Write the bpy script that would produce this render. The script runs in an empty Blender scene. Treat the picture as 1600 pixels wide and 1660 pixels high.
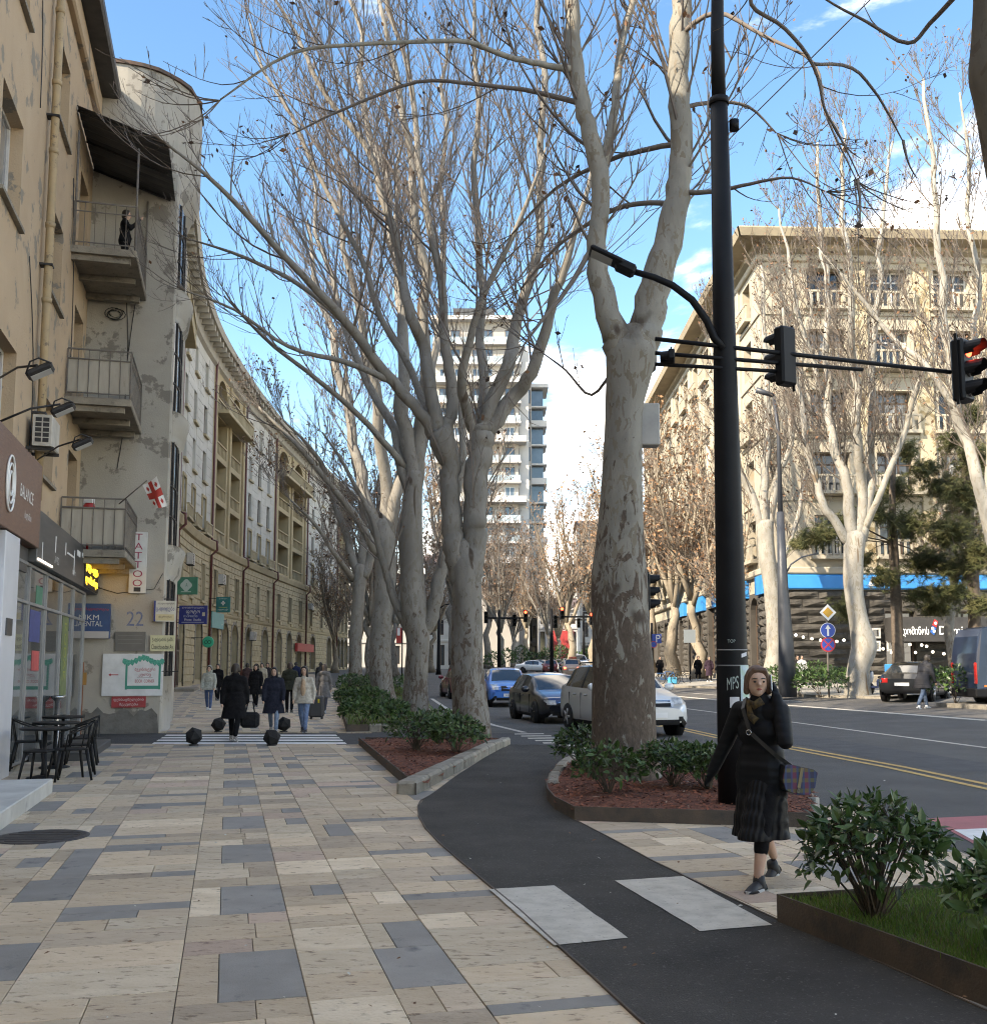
import bpy, math, random
from mathutils import Vector, Matrix, noise as mnoise
from math import sin, cos, pi, radians, sqrt, atan2
random.seed(7)
SC = bpy.context.scene
COL = SC.collection

# ---------------------------------------------------------------- camera
CAMH, FOC, PCX, PCY, PITCH = 1.65, 1650.0, 800.0, 907.0, radians(6)
cd = bpy.data.cameras.new("camera"); cam = bpy.data.objects.new("camera", cd); COL.objects.link(cam)
cam.location = (0, 0, CAMH); cam.rotation_euler = (radians(90) + PITCH, 0, 0)
cd.sensor_fit = 'HORIZONTAL'; cd.sensor_width = 36; cd.lens = FOC / 1600 * 36
cd.shift_y = (PCY - 830) / 1600; cd.clip_end = 6000; cd.clip_start = 0.05
SC.camera = cam

# ---------------------------------------------------------------- sky and sun
SUN_EL, SUN_TRAVEL = radians(33), radians(53)      # travel direction measured from +Y towards +X
W = bpy.data.worlds.new("World"); SC.world = W; W.use_nodes = True
wn, wl = W.node_tree.nodes, W.node_tree.links
wn.clear()
wo = wn.new('ShaderNodeOutputWorld'); wb = wn.new('ShaderNodeBackground'); sky = wn.new('ShaderNodeTexSky')
sky.sky_type = 'NISHITA'; sky.sun_disc = False
sky.sun_elevation = SUN_EL; sky.sun_rotation = SUN_TRAVEL + pi
sky.air_density = 1.0; sky.dust_density = 0.2; sky.ozone_density = 2.0; sky.altitude = 500
wb.inputs[1].default_value = 0.11
# clouds: broken white cumulus, thicker towards the horizon
wtc = wn.new('ShaderNodeTexCoord'); wmap = wn.new('ShaderNodeMapping'); wmap.inputs['Scale'].default_value = (1.0, 1.0, 2.6)
wnz = wn.new('ShaderNodeTexNoise'); wnz.inputs['Scale'].default_value = 2.1; wnz.inputs['Detail'].default_value = 9
wnz.inputs['Roughness'].default_value = 0.58; wnz.inputs['Distortion'].default_value = 0.25
wsep = wn.new('ShaderNodeSeparateXYZ'); wr2 = wn.new('ShaderNodeMapRange')
wr2.inputs[1].default_value = 0.02; wr2.inputs[2].default_value = 0.52; wr2.inputs[3].default_value = 0.05; wr2.inputs[4].default_value = 0.0
wadd = wn.new('ShaderNodeMath'); wadd.operation = 'ADD'
wramp = wn.new('ShaderNodeMapRange'); wramp.interpolation_type = 'SMOOTHSTEP'
wramp.inputs[1].default_value = 0.505; wramp.inputs[2].default_value = 0.66
wmix = wn.new('ShaderNodeMix'); wmix.data_type = 'RGBA'
wmix.inputs[7].default_value = (9.0, 9.0, 9.1, 1)
whs = wn.new('ShaderNodeHueSaturation'); whs.inputs['Saturation'].default_value = 1.2; whs.inputs['Value'].default_value = 0.72
wmap.inputs['Location'].default_value = (18.31, 18.35, 15.02)
wl.new(wtc.outputs['Generated'], wmap.inputs[0]); wl.new(wmap.outputs[0], wnz.inputs['Vector'])
wl.new(wtc.outputs['Generated'], wsep.inputs[0]); wl.new(wsep.outputs[2], wr2.inputs[0])
wl.new(wnz.outputs[0], wadd.inputs[0]); wl.new(wr2.outputs[0], wadd.inputs[1]); wl.new(wadd.outputs[0], wramp.inputs[0])
wl.new(wramp.outputs[0], wmix.inputs[0]); wl.new(sky.outputs[0], whs.inputs['Color']); wl.new(whs.outputs[0], wmix.inputs[6]); wl.new(wmix.outputs[2], wb.inputs[0])
wl.new(wb.outputs[0], wo.inputs[0])

sd = bpy.data.lights.new("sun", 'SUN'); so = bpy.data.objects.new("sun", sd); COL.objects.link(so)
sd.energy = 2.0; sd.angle = radians(0.6); sd.color = (1.0, 0.955, 0.89)
sdir = Vector((sin(SUN_TRAVEL) * cos(SUN_EL), cos(SUN_TRAVEL) * cos(SUN_EL), -sin(SUN_EL)))
so.rotation_euler = sdir.to_track_quat('-Z', 'Y').to_euler(); so.location = (-30, -20, 60)
SC.view_settings.view_transform = 'Standard'; SC.view_settings.look = 'None'
SC.view_settings.exposure = 2.5
SC.view_settings.use_white_balance = True; SC.view_settings.white_balance_temperature = 8000; SC.view_settings.white_balance_tint = 10; SC.view_settings.gamma = 1; SC.view_settings.use_curve_mapping = False
SC.cycles.max_bounces = 4; SC.cycles.diffuse_bounces = 2; SC.cycles.glossy_bounces = 2
SC.cycles.transparent_max_bounces = 6; SC.cycles.transmission_bounces = 3
SC.cycles.caustics_reflective = False; SC.cycles.caustics_refractive = False
SC.cycles.filter_width = 1.1; SC.cycles.use_denoising = True; SC.cycles.use_adaptive_sampling = True; SC.cycles.adaptive_threshold = 0.025

# ---------------------------------------------------------------- layout helpers
def gz(x, y):
    z = 0.012 * max(0.0, y - 42) + 0.03 * min(15.0, max(0.0, x - 6))
    if y > 260: z = min(z, 0.012 * 218 + 0.45)
    return z
def ray(px, py):
    u, v = (px - PCX) / FOC, (PCY - py) / FOC
    return Vector((u, cos(PITCH) - v * sin(PITCH), sin(PITCH) + v * cos(PITCH)))
def at(px, py, Y):
    r = ray(px, py); t = Y / r.y
    return Vector((r.x * t, Y, CAMH + r.z * t))
def G(px, py, dz=0.0):
    r = ray(px, py); t = 2.0
    while t < 400:
        if CAMH + r.z * t <= gz(r.x * t, r.y * t) + dz:
            lo, hi = t - 1.0, t
            for _ in range(24):
                m = (lo + hi) / 2
                if CAMH + r.z * m <= gz(r.x * m, r.y * m) + dz: hi = m
                else: lo = m
            t = hi; break
        t += 1.0
    return Vector((r.x * t, r.y * t, gz(r.x * t, r.y * t) + dz))
def onplane(px, py, o, n):
    r = ray(px, py); c = Vector((0, 0, CAMH)); t = (o - c).dot(n) / r.dot(n)
    return c + r * t

# ---------------------------------------------------------------- materials
MATS = {}
def srgb(r, g, b):
    f = lambda c: c / 12.92 if c <= 0.04045 else ((c + 0.055) / 1.055) ** 2.4
    return (f(r / 255), f(g / 255), f(b / 255))
def M(name, col=(.5, .5, .5), col2=None, rough=.8, metal=0, scale=3.0, detail=6, sharp=None, bump=0.0, bscale=40.0,
      spec=.5, rnd=0.0, emit=None, estr=0, stretch=(1, 1, 1), coat=0, world=False, col3=None, s3=9.0, t3=(.6, .66), alpha=None, trans=0, dist=0.0):
    if name in MATS: return MATS[name]
    m = bpy.data.materials.new(name); m.use_nodes = True; MATS[name] = m
    n, l = m.node_tree.nodes, m.node_tree.links
    b = n['Principled BSDF']
    b.inputs['Roughness'].default_value = rough; b.inputs['Metallic'].default_value = metal
    b.inputs['Specular IOR Level'].default_value = spec
    if coat: b.inputs['Coat Weight'].default_value = coat; b.inputs['Coat Roughness'].default_value = .04
    if trans: b.inputs['Transmission Weight'].default_value = trans
    if emit: b.inputs['Emission Color'].default_value = (*emit, 1); b.inputs['Emission Strength'].default_value = estr
    if alpha is not None: b.inputs['Alpha'].default_value = alpha
    b.inputs['Base Color'].default_value = (*col, 1)
    vec = None
    if col2 or bump or col3:
        if world:
            g = n.new('ShaderNodeNewGeometry'); vec = g.outputs['Position']
        else:
            g = n.new('ShaderNodeTexCoord'); vec = g.outputs['Object']
        if stretch != (1, 1, 1):
            mp = n.new('ShaderNodeMapping'); mp.inputs['Scale'].default_value = stretch
            l.new(vec, mp.inputs[0]); vec = mp.outputs[0]
    out = None
    if col2:
        nz = n.new('ShaderNodeTexNoise'); nz.inputs['Scale'].default_value = scale; nz.inputs['Detail'].default_value = detail
        nz.inputs['Roughness'].default_value = .6; nz.inputs['Distortion'].default_value = dist
        l.new(vec, nz.inputs['Vector'])
        mr = n.new('ShaderNodeMapRange'); a, c = sharp or (.35, .65)
        mr.inputs[1].default_value = a; mr.inputs[2].default_value = c; l.new(nz.outputs[0], mr.inputs[0])
        mx = n.new('ShaderNodeMix'); mx.data_type = 'RGBA'; l.new(mr.outputs[0], mx.inputs[0])
        mx.inputs[6].default_value = (*col, 1); mx.inputs[7].default_value = (*col2, 1)
        out = mx.outputs[2]
    if col3:
        nz = n.new('ShaderNodeTexNoise'); nz.inputs['Scale'].default_value = s3; nz.inputs['Detail'].default_value = 8
        nz.inputs['Roughness'].default_value = .65; l.new(vec, nz.inputs['Vector'])
        mr = n.new('ShaderNodeMapRange'); mr.inputs[1].default_value = t3[0]; mr.inputs[2].default_value = t3[1]
        l.new(nz.outputs[0], mr.inputs[0])
        mx = n.new('ShaderNodeMix'); mx.data_type = 'RGBA'; l.new(mr.outputs[0], mx.inputs[0])
        if out: l.new(out, mx.inputs[6])
        else: mx.inputs[6].default_value = (*col, 1)
        mx.inputs[7].default_value = (*col3, 1); out = mx.outputs[2]
    if rnd:
        oi = n.new('ShaderNodeObjectInfo'); mr = n.new('ShaderNodeMapRange')
        mr.inputs[3].default_value = 1 - rnd; mr.inputs[4].default_value = 1 + rnd; l.new(oi.outputs['Random'], mr.inputs[0])
        hs = n.new('ShaderNodeHueSaturation'); l.new(mr.outputs[0], hs.inputs['Value'])
        if out: l.new(out, hs.inputs['Color'])
        else: hs.inputs['Color'].default_value = (*col, 1)
        out = hs.outputs[0]
    if out: l.new(out, b.inputs['Base Color'])
    if bump:
        nz = n.new('ShaderNodeTexNoise'); nz.inputs['Scale'].default_value = bscale; nz.inputs['Detail'].default_value = 5
        l.new(vec, nz.inputs['Vector'])
        bp = n.new('ShaderNodeBump'); bp.inputs['Strength'].default_value = bump; bp.inputs['Distance'].default_value = .02
        l.new(nz.outputs[0], bp.inputs['Height']); l.new(bp.outputs[0], b.inputs['Normal'])
    return m

def leafmat(name, c1, c2, sub=.25, rough=.45):
    if name in MATS: return MATS[name]
    m = M(name, c1, c2, rough=rough, scale=2.2, sharp=(.3, .7), world=True, spec=.35)
    n, l = m.node_tree.nodes, m.node_tree.links
    b = n['Principled BSDF']; tr = n.new('ShaderNodeBsdfTranslucent'); mx = n.new('ShaderNodeMixShader'); mx.inputs[0].default_value = sub
    src = b.inputs['Base Color'].links[0].from_socket
    l.new(src, tr.inputs[0]); l.new(b.outputs[0], mx.inputs[1]); l.new(tr.outputs[0], mx.inputs[2])
    l.new(mx.outputs[0], n['Material Output'].inputs[0])
    return m

# ---------------------------------------------------------------- mesh builder
class MB:
    def __init__(s, M=None): s.v = []; s.f = []; s.m = []; s.sm = []; s.M = M; s.mi = 0; s.smooth = False
    def vert(s, p):
        s.v.append(tuple(s.M @ Vector(p)) if s.M is not None else tuple(p)); return len(s.v) - 1
    def face(s, idx, mi=None):
        s.f.append(tuple(idx)); s.m.append(s.mi if mi is None else mi); s.sm.append(s.smooth)
    def poly(s, pts, mi=None):
        s.face([s.vert(p) for p in pts], mi)
    def box(s, x0, x1, y0, y1, z0, z1, mi=None):
        i = [s.vert(p) for p in ((x0,y0,z0),(x1,y0,z0),(x1,y1,z0),(x0,y1,z0),(x0,y0,z1),(x1,y0,z1),(x1,y1,z1),(x0,y1,z1))]
        for q in ((0,3,2,1),(4,5,6,7),(0,1,5,4),(1,2,6,5),(2,3,7,6),(3,0,4,7)): s.face([i[k] for k in q], mi)
    def cbox(s, c, sx, sy, sz, mi=None): s.box(c[0]-sx/2, c[0]+sx/2, c[1]-sy/2, c[1]+sy/2, c[2]-sz/2, c[2]+sz/2, mi)
    def rbox(s, x0, x1, y0, y1, z0, z1, b, mi=None, mid=None):
        # chamfered box
        X, Y, Z = (x0, x1), (y0, y1), (z0, z1); cx, cy, cz = (x0+x1)/2, (y0+y1)/2, (z0+z1)/2
        vi = {}
        for i in (0,1):
            for j in (0,1):
                for k in (0,1):
                    sx, sy, sz = (1 if i else -1), (1 if j else -1), (1 if k else -1)
                    vi[i,j,k,'x'] = s.vert((X[i], Y[j]-sy*b, Z[k]-sz*b))
                    vi[i,j,k,'y'] = s.vert((X[i]-sx*b, Y[j], Z[k]-sz*b))
                    vi[i,j,k,'z'] = s.vert((X[i]-sx*b, Y[j]-sy*b, Z[k]))
        for i in (0,1):
            q = [vi[i,0,0,'x'], vi[i,1,0,'x'], vi[i,1,1,'x'], vi[i,0,1,'x']]; s.face(q if i else q[::-1], mi)
            q = [vi[0,i,0,'y'], vi[0,i,1,'y'], vi[1,i,1,'y'], vi[1,i,0,'y']]; s.face(q if i else q[::-1], mi)
            q = [vi[0,0,i,'z'], vi[1,0,i,'z'], vi[1,1,i,'z'], vi[0,1,i,'z']]; s.face(q if i else q[::-1], mi)
        for i in (0,1):
            for j in (0,1):
                f = (i == j)
                q = [vi[i,j,0,'x'], vi[i,j,0,'y'], vi[i,j,1,'y'], vi[i,j,1,'x']]; s.face(q if f else q[::-1], mi)
                q = [vi[i,0,j,'x'], vi[i,1,j,'x'], vi[i,1,j,'z'], vi[i,0,j,'z']]; s.face(q if f else q[::-1], mi)
                q = [vi[0,i,j,'y'], vi[0,i,j,'z'], vi[1,i,j,'z'], vi[1,i,j,'y']]; s.face(q if f else q[::-1], mi)
        for i in (0,1):
            for j in (0,1):
                for k in (0,1):
                    q = [vi[i,j,k,'x'], vi[i,j,k,'y'], vi[i,j,k,'z']]; s.face(q if (i+j+k) % 2 else q[::-1], mi)
    def prism(s, poly, z0, z1, mi=None, top=None):
        n = len(poly); zf0 = z0 if callable(z0) else (lambda x, y: z0); zf1 = z1 if callable(z1) else (lambda x, y: z1)
        a = [s.vert((p[0], p[1], zf0(p[0], p[1]))) for p in poly]; b = [s.vert((p[0], p[1], zf1(p[0], p[1]))) for p in poly]
        s.face(a[::-1], mi); s.face(b, mi if top is None else top)
        for i in range(n): s.face((a[i], a[(i+1)%n], b[(i+1)%n], b[i]), mi)
    def tube(s, pts, radii, n=8, mi=None, caps=True, smooth=True, jit=0.0):
        pts = [Vector(p) for p in pts]; k = len(pts)
        if not isinstance(radii, (list, tuple)): radii = [radii] * k
        up = None; rings = []
        for i, p in enumerate(pts):
            d = (pts[min(i+1, k-1)] - pts[max(i-1, 0)])
            if d.length < 1e-9: d = Vector((0, 0, 1))
            d.normalize()
            if up is None:
                up = d.orthogonal().normalized()
            else:
                up = (up - d * up.dot(d))
                up = up.normalized() if up.length > 1e-6 else d.orthogonal().normalized()
            w = d.cross(up)
            rg = []
            for j in range(n):
                a = 2 * pi * j / n; r = radii[i]
                if jit: r *= 1 + jit * mnoise.noise(Vector((cos(a) * 1.3 + p.x, sin(a) * 1.3 + p.y, p.z * .9)))
                rg.append(s.vert(p + up * (cos(a) * r) + w * (sin(a) * r)))
            rings.append(rg)
        o = s.smooth; s.smooth = smooth
        for i in range(k-1):
            A, B = rings[i], rings[i+1]
            for j in range(n): s.face((A[j], A[(j+1)%n], B[(j+1)%n], B[j]), mi)
        s.smooth = o
        if caps:
            s.face(rings[0][::-1], mi); s.face(rings[-1], mi)
    def lathe(s, prof, c=(0,0,0), n=16, mi=None, smooth=True, axis='z', cap=True):
        rings = []
        for r, h in prof:
            rg = []
            for j in range(n):
                a = 2*pi*j/n
                if axis == 'z': p = (c[0]+cos(a)*r, c[1]+sin(a)*r, c[2]+h)
                elif axis == 'x': p = (c[0]+h, c[1]+cos(a)*r, c[2]+sin(a)*r)
                else: p = (c[0]+sin(a)*r, c[1]+h, c[2]+cos(a)*r)
                rg.append(s.vert(p))
            rings.append(rg)
        o = s.smooth; s.smooth = smooth
        for i in range(len(rings)-1):
            A, B = rings[i], rings[i+1]
            for j in range(n): s.face((A[j], A[(j+1)%n], B[(j+1)%n], B[j]), mi)
        s.smooth = o
        if cap: s.face(rings[0][::-1], mi); s.face(rings[-1], mi)
    def ball(s, c, r, n=10, k=6, mi=None, sc=(1,1,1), jit=0):
        rings = []
        for i in range(1, k):
            a = pi*i/k; rg = []
            for j in range(n):
                b = 2*pi*j/n; d = Vector((sin(a)*cos(b), sin(a)*sin(b), -cos(a)))
                rr = r*(1 + (jit*mnoise.noise(d*2.2+Vector(c)*3) if jit else 0))
                rg.append(s.vert((c[0]+d.x*rr*sc[0], c[1]+d.y*rr*sc[1], c[2]+d.z*rr*sc[2])))
            rings.append(rg)
        a = s.vert((c[0], c[1], c[2]-r*sc[2])); b = s.vert((c[0], c[1], c[2]+r*sc[2]))
        o = s.smooth; s.smooth = True
        for j in range(n):
            s.face((a, rings[0][(j+1)%n], rings[0][j]), mi); s.face((b, rings[-1][j], rings[-1][(j+1)%n]), mi)
        for i in range(len(rings)-1):
            for j in range(n): s.face((rings[i][j], rings[i][(j+1)%n], rings[i+1][(j+1)%n], rings[i+1][j]), mi)
        s.smooth = o
    def add(s, verts, faces, mi=None, T=None):
        o = len(s.v)
        for p in verts: s.vert(T @ Vector(p) if T is not None else p)
        for f in faces: s.face([o + i for i in f], mi)
    def mesh(s, name, mats):
        me = bpy.data.meshes.new(name); me.from_pydata(s.v, [], s.f)
        for m in (mats if isinstance(mats, (list, tuple)) else [mats]): me.materials.append(m)
        if any(s.m): me.polygons.foreach_set('material_index', s.m)
        me.polygons.foreach_set('use_smooth', s.sm)
        me.update(); return me
    def offset(s, d):
        s.v = [(x-d[0], y-d[1], z-d[2]) for x, y, z in s.v]

def tag(o, label=None, cat=None, group=None, kind=None):
    if label: o['label'] = label
    if cat: o['category'] = cat
    if group: o['group'] = group
    if kind: o['kind'] = kind
    return o
def thing(name, label, cat, loc=(0,0,0), rz=0, group=None):
    o = bpy.data.objects.new(name, None); COL.objects.link(o); o.empty_display_size = .2
    o.location = loc; o.rotation_euler = (0, 0, rz); return tag(o, label, cat, group)
def tmat(o): return Matrix.LocRotScale(o.location, o.rotation_euler.to_quaternion(), o.scale)
def part(root, name, mb, mats, world=False, kind=None, label=None):
    me = mb if isinstance(mb, bpy.types.Mesh) else mb.mesh(name, mats)
    o = bpy.data.objects.new(name, me); COL.objects.link(o); o.parent = root
    if world:
        r = root; inv = Matrix.Identity(4); ch = []
        while r is not None: ch.append(r); r = r.parent
        w = Matrix.Identity(4)
        for q in reversed(ch): w = w @ (q.matrix_parent_inverse @ tmat(q) if q.parent else tmat(q))
        o.matrix_parent_inverse = w.inverted()
    return tag(o, label, None, None, kind)
def solo(name, mb, mats, label, cat, loc=None, group=None, kind=None):
    if loc is not None and not isinstance(mb, bpy.types.Mesh): mb.offset(loc)
    me = mb if isinstance(mb, bpy.types.Mesh) else mb.mesh(name, mats)
    o = bpy.data.objects.new(name, me); COL.objects.link(o)
    if loc is not None: o.location = loc
    return tag(o, label, cat, group, kind)
def struct(name, mb, mats, kind='structure'):
    o = bpy.data.objects.new(name, mb.mesh(name, mats)); COL.objects.link(o); o['kind'] = kind; return o
def dup(root, loc, rz=None, label=None, scale=None, group=None):
    def cp(o, par):
        c = o.copy(); COL.objects.link(c); c.parent = par
        for ch in KIDS.get(o.name, []): cp(ch, c)
        return c
    KIDS = {}
    for o in [root] + list(root.children_recursive):
        for c in o.children: KIDS.setdefault(o.name, []).append(c)
    r = cp(root, None); r.location = loc
    if rz is not None: r.rotation_euler = (0, 0, rz)
    if scale is not None: r.scale = (scale,)*3 if not isinstance(scale, tuple) else scale
    if label: r['label'] = label
    if group: r['group'] = group
    return r
def copymesh(src, name, root, M4):
    o = bpy.data.objects.new(name, src); COL.objects.link(o); o.parent = root; o.matrix_local = M4; return o

# ---------------------------------------------------------------- lettering: all strings are turned to outlines in one go
GLY = {}
def prep_text(strings):
    obs = []
    for s_ in strings:
        cu = bpy.data.curves.new('t', 'FONT'); cu.body = s_; cu.size = 1; cu.align_x = 'CENTER'; cu.resolution_u = 3
        if s_ in ('TATTOO',): cu.body = '\n'.join(s_); cu.space_line = .95
        o = bpy.data.objects.new('t', cu); COL.objects.link(o); obs.append(o)
    dg = bpy.context.evaluated_depsgraph_get()
    for s_, o in zip(strings, obs):
        me = bpy.data.meshes.new_from_object(o.evaluated_get(dg))
        vs = [tuple(v.co) for v in me.vertices]; fs = [tuple(p.vertices) for p in me.polygons]
        if vs:
            x0, x1 = min(v[0] for v in vs), max(v[0] for v in vs); y0, y1 = min(v[1] for v in vs), max(v[1] for v in vs)
        else: x0, x1, y0, y1 = 0, 1, 0, 1
        GLY[s_] = (vs, fs, x0, x1, y0, y1)
        bpy.data.meshes.remove(me)
    for o in obs:
        cu = o.data; bpy.data.objects.remove(o); bpy.data.curves.remove(cu)
def lettering(mb, s_, fm, u, v, w, h, d, mi=None):
    """write s_ into the w x h field whose centre is (u, v), lying d in front of surface fm(u, v, d)"""
    vs, fs, x0, x1, y0, y1 = GLY[s_]
    sx, sy = w / max(1e-6, x1 - x0), h / max(1e-6, y1 - y0)
    o = len(mb.v)
    for p in vs: mb.vert(fm(u + (p[0] - (x0 + x1) / 2) * sx, v + (p[1] - (y0 + y1) / 2) * sy, d))
    for f in fs: mb.face([o + i for i in f], mi)
def planefm(o, ud, n):
    o, ud, n = Vector(o), Vector(ud).normalized(), Vector(n).normalized()
    up = Vector((0, 0, 1))
    return lambda u, v, d=0.0: o + ud * u + up * v + n * d

# ---------------------------------------------------------------- facade builder
def wall(mb, fm, U0, U1, V0, V1, ops, reveal=.25, mi=0, rmi=None, du=6.0):
    us = {U0, U1}; vs = {V0, V1}
    for o in ops: us |= {o['u0'], o['u1']}; vs |= {o['v0'], o['v1']}
    us = sorted(x for x in us if U0 <= x <= U1); vs = sorted(x for x in vs if V0 <= x <= V1)
    u2 = []
    for a, b in zip(us, us[1:]):
        k = max(1, int(math.ceil((b - a) / du)))
        u2 += [a + (b - a) * i / k for i in range(k)]
    us = u2 + [us[-1]]
    cache = {}
    def V(u, v):
        if (u, v) not in cache: cache[u, v] = mb.vert(fm(u, v, 0))
        return cache[u, v]
    for a, b in zip(us, us[1:]):
        uc = (a + b) / 2; start = None
        for c, e in zip(vs, vs[1:]):
            vc = (c + e) / 2
            if any(o['u0'] < uc < o['u1'] and o['v0'] < vc < o['v1'] for o in ops): continue
            mb.face((V(a, c), V(b, c), V(b, e), V(a, e)), mi)
    r = mi if rmi is None else rmi
    for o in ops:
        out = outline(o); rv = o.get('rev', reveal)
        for (a, b), (c, e) in zip(out, out[1:] + out[:1]):
            mb.poly((fm(a, b, 0), fm(c, e, 0), fm(c, e, -rv), fm(a, b, -rv)), r)
        if o.get('arch'):
            n = len(out) - 2; arc = out[1:]     # out = [bl, br, arc...]
            mid = len(arc) // 2
            tr, tl = (o['u1'], o['v1']), (o['u0'], o['v1'])
            for (a, b), (c, e) in zip(arc, arc[1:]):
                k = tr if (a + c) / 2 > (o['u0'] + o['u1']) / 2 else tl
                if abs(a - k[0]) + abs(b - k[1]) < 1e-6 or abs(c - k[0]) + abs(e - k[1]) < 1e-6: continue
                mb.poly((fm(c, e, 0), fm(a, b, 0), fm(k[0], k[1], 0)), mi)
            m = arc[mid]
def outline(o, ins=0.0):
    u0, u1, v0, v1 = o['u0'] + ins, o['u1'] - ins, o['v0'] + ins, o['v1'] - ins
    if not o.get('arch'): return [(u0, v0), (u1, v0), (u1, v1), (u0, v1)]
    r = (u1 - u0) / 2; c = (u0 + u1) / 2; k = 10
    rise = min(r, (v1 - v0) * .6)
    return [(u0, v0), (u1, v0)] + [(c + r * cos(pi * i / k), v1 - rise + rise * sin(pi * i / k)) for i in range(k + 1)]
def window(root, fm, o, frame, glass, depth=.2, t=.07, mull=(1,), trans=(), name='window', world=True, proud=.05):
    """frame object with mullions; pane is its child"""
    mb = MB(); out, inn = outline(o), outline(o, t)
    d0, d1 = -depth, -depth + proud
    for i in range(len(out)):
        j = (i + 1) % len(out)
        A, B, C, D = out[i], out[j], inn[j], inn[i]
        mb.poly((fm(*A, d1), fm(*B, d1), fm(*C, d1), fm(*D, d1)))
        mb.poly((fm(*D, d1), fm(*C, d1), fm(*C, d0), fm(*D, d0)))
    w, h = o['u1'] - o['u0'], o['v1'] - o['v0']
    def bar(a, b, c, e):
        mb.poly((fm(a, c, d1), fm(b, c, d1), fm(b, e, d1), fm(a, e, d1)))
        mb.poly((fm(a, c, d0), fm(a, c, d1), fm(a, e, d1), fm(a, e, d0)))
        mb.poly((fm(b, c, d1), fm(b, c, d0), fm(b, e, d0), fm(b, e, d1)))
        mb.poly((fm(a, c, d0), fm(b, c, d0), fm(b, c, d1), fm(a, c, d1)))
    top = o['v1'] - t
    for k in range(1, len(mull) + 1) if mull else ():
        c = o['u0'] + w * k / (len(mull) + 1); bar(c - t/2, c + t/2, o['v0'] + t, top if not o.get('arch') or k * 2 == len(mull) + 1 else o['v1'] - min(w/2, h*.6))
    for q in trans:
        c = o['v0'] + h * q; bar(o['u0'] + t, o['u1'] - t, c - t/2 + .001, c + t/2 + .001)
    win = part(root, name, mb, frame, world=world)
    pb = MB(); pb.poly([fm(a, b, d0 + .012) for a, b in outline(o, t * .5)])
    pane = part(win, 'pane', pb, glass, world=world)
    return win
def fbox(mb, fm, u0, u1, v0, v1, d0, d1, mi=None, ch=0.0):
    """box proud of a facade between depths d0 and d1, with optionally chamfered front"""
    b = [mb.vert(fm(u, v, d0)) for u, v in ((u0,v0),(u1,v0),(u1,v1),(u0,v1))]
    if ch:
        f = [mb.vert(fm(u, v, d1 - ch)) for u, v in ((u0,v0),(u1,v0),(u1,v1),(u0,v1))]
        g = [mb.vert(fm(u, v, d1)) for u, v in ((u0+ch,v0+ch),(u1-ch,v0+ch),(u1-ch,v1-ch),(u0+ch,v1-ch))]
        for i in range(4):
            j = (i+1) % 4; mb.face((b[i], b[j], f[j], f[i]), mi); mb.face((f[i], f[j], g[j], g[i]), mi)
        mb.face(g, mi)
    else:
        f = [mb.vert(fm(u, v, d1)) for u, v in ((u0,v0),(u1,v0),(u1,v1),(u0,v1))]
        for i in range(4):
            j = (i+1) % 4; mb.face((b[i], b[j], f[j], f[i]), mi)
        mb.face(f, mi); mb.face(b[::-1], mi)
def rock(mb, fm, u0, u1, v0, v1, d0, bulge, rg, mi=None):
    """rock-faced block"""
    nu, nv = 4, 3; idx = {}
    o = mb.smooth
    for i in range(nu + 1):
        for j in range(nv + 1):
            e = (i in (0, nu)) or (j in (0, nv))
            a, b = i / nu, j / nv
            prof = (1 - abs(2*a-1)**4) * (1 - abs(2*b-1)**2.2)
            d = d0 + .03 if e else d0 + .03 + bulge * (.55 * prof + rg.uniform(0, .55))
            idx[i, j] = mb.vert(fm(u0 + (u1-u0)*a, v0 + (v1-v0)*b, d))
    mb.smooth = False
    for i in range(nu):
        for j in range(nv): mb.face((idx[i,j], idx[i+1,j], idx[i+1,j+1], idx[i,j+1]), mi)
    ring = [idx[i,0] for i in range(nu+1)] + [idx[nu,j] for j in range(1,nv+1)] + [idx[i,nv] for i in range(nu-1,-1,-1)] + [idx[0,j] for j in range(nv-1,0,-1)]
    mb.smooth = o
    c = [mb.vert(fm(u, v, d0 - .05)) for u, v in ((u0,v0),(u1,v0),(u1,v1),(u0,v1))]
    cor = [idx[0,0], idx[nu,0], idx[nu,nv], idx[0,nv]]
    for i in range(4): mb.face((c[i], c[(i+1)%4], cor[(i+1)%4], cor[i]), mi)
def pieces(root, name, items, maker, mats, nmax=300, key=None, stuffname=None):
    """items -> one object each for the nmax that show largest, the rest joined"""
    items = sorted(items, key=key)
    for it in items[:nmax]:
        mb = MB(); maker(mb, it); part(root, name, mb, mats, world=True)
    if len(items) > nmax:
        mb = MB()
        for it in items[nmax:]: maker(mb, it)
        part(root, stuffname or name + '_rest', mb, mats, world=True, kind='stuff')
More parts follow.
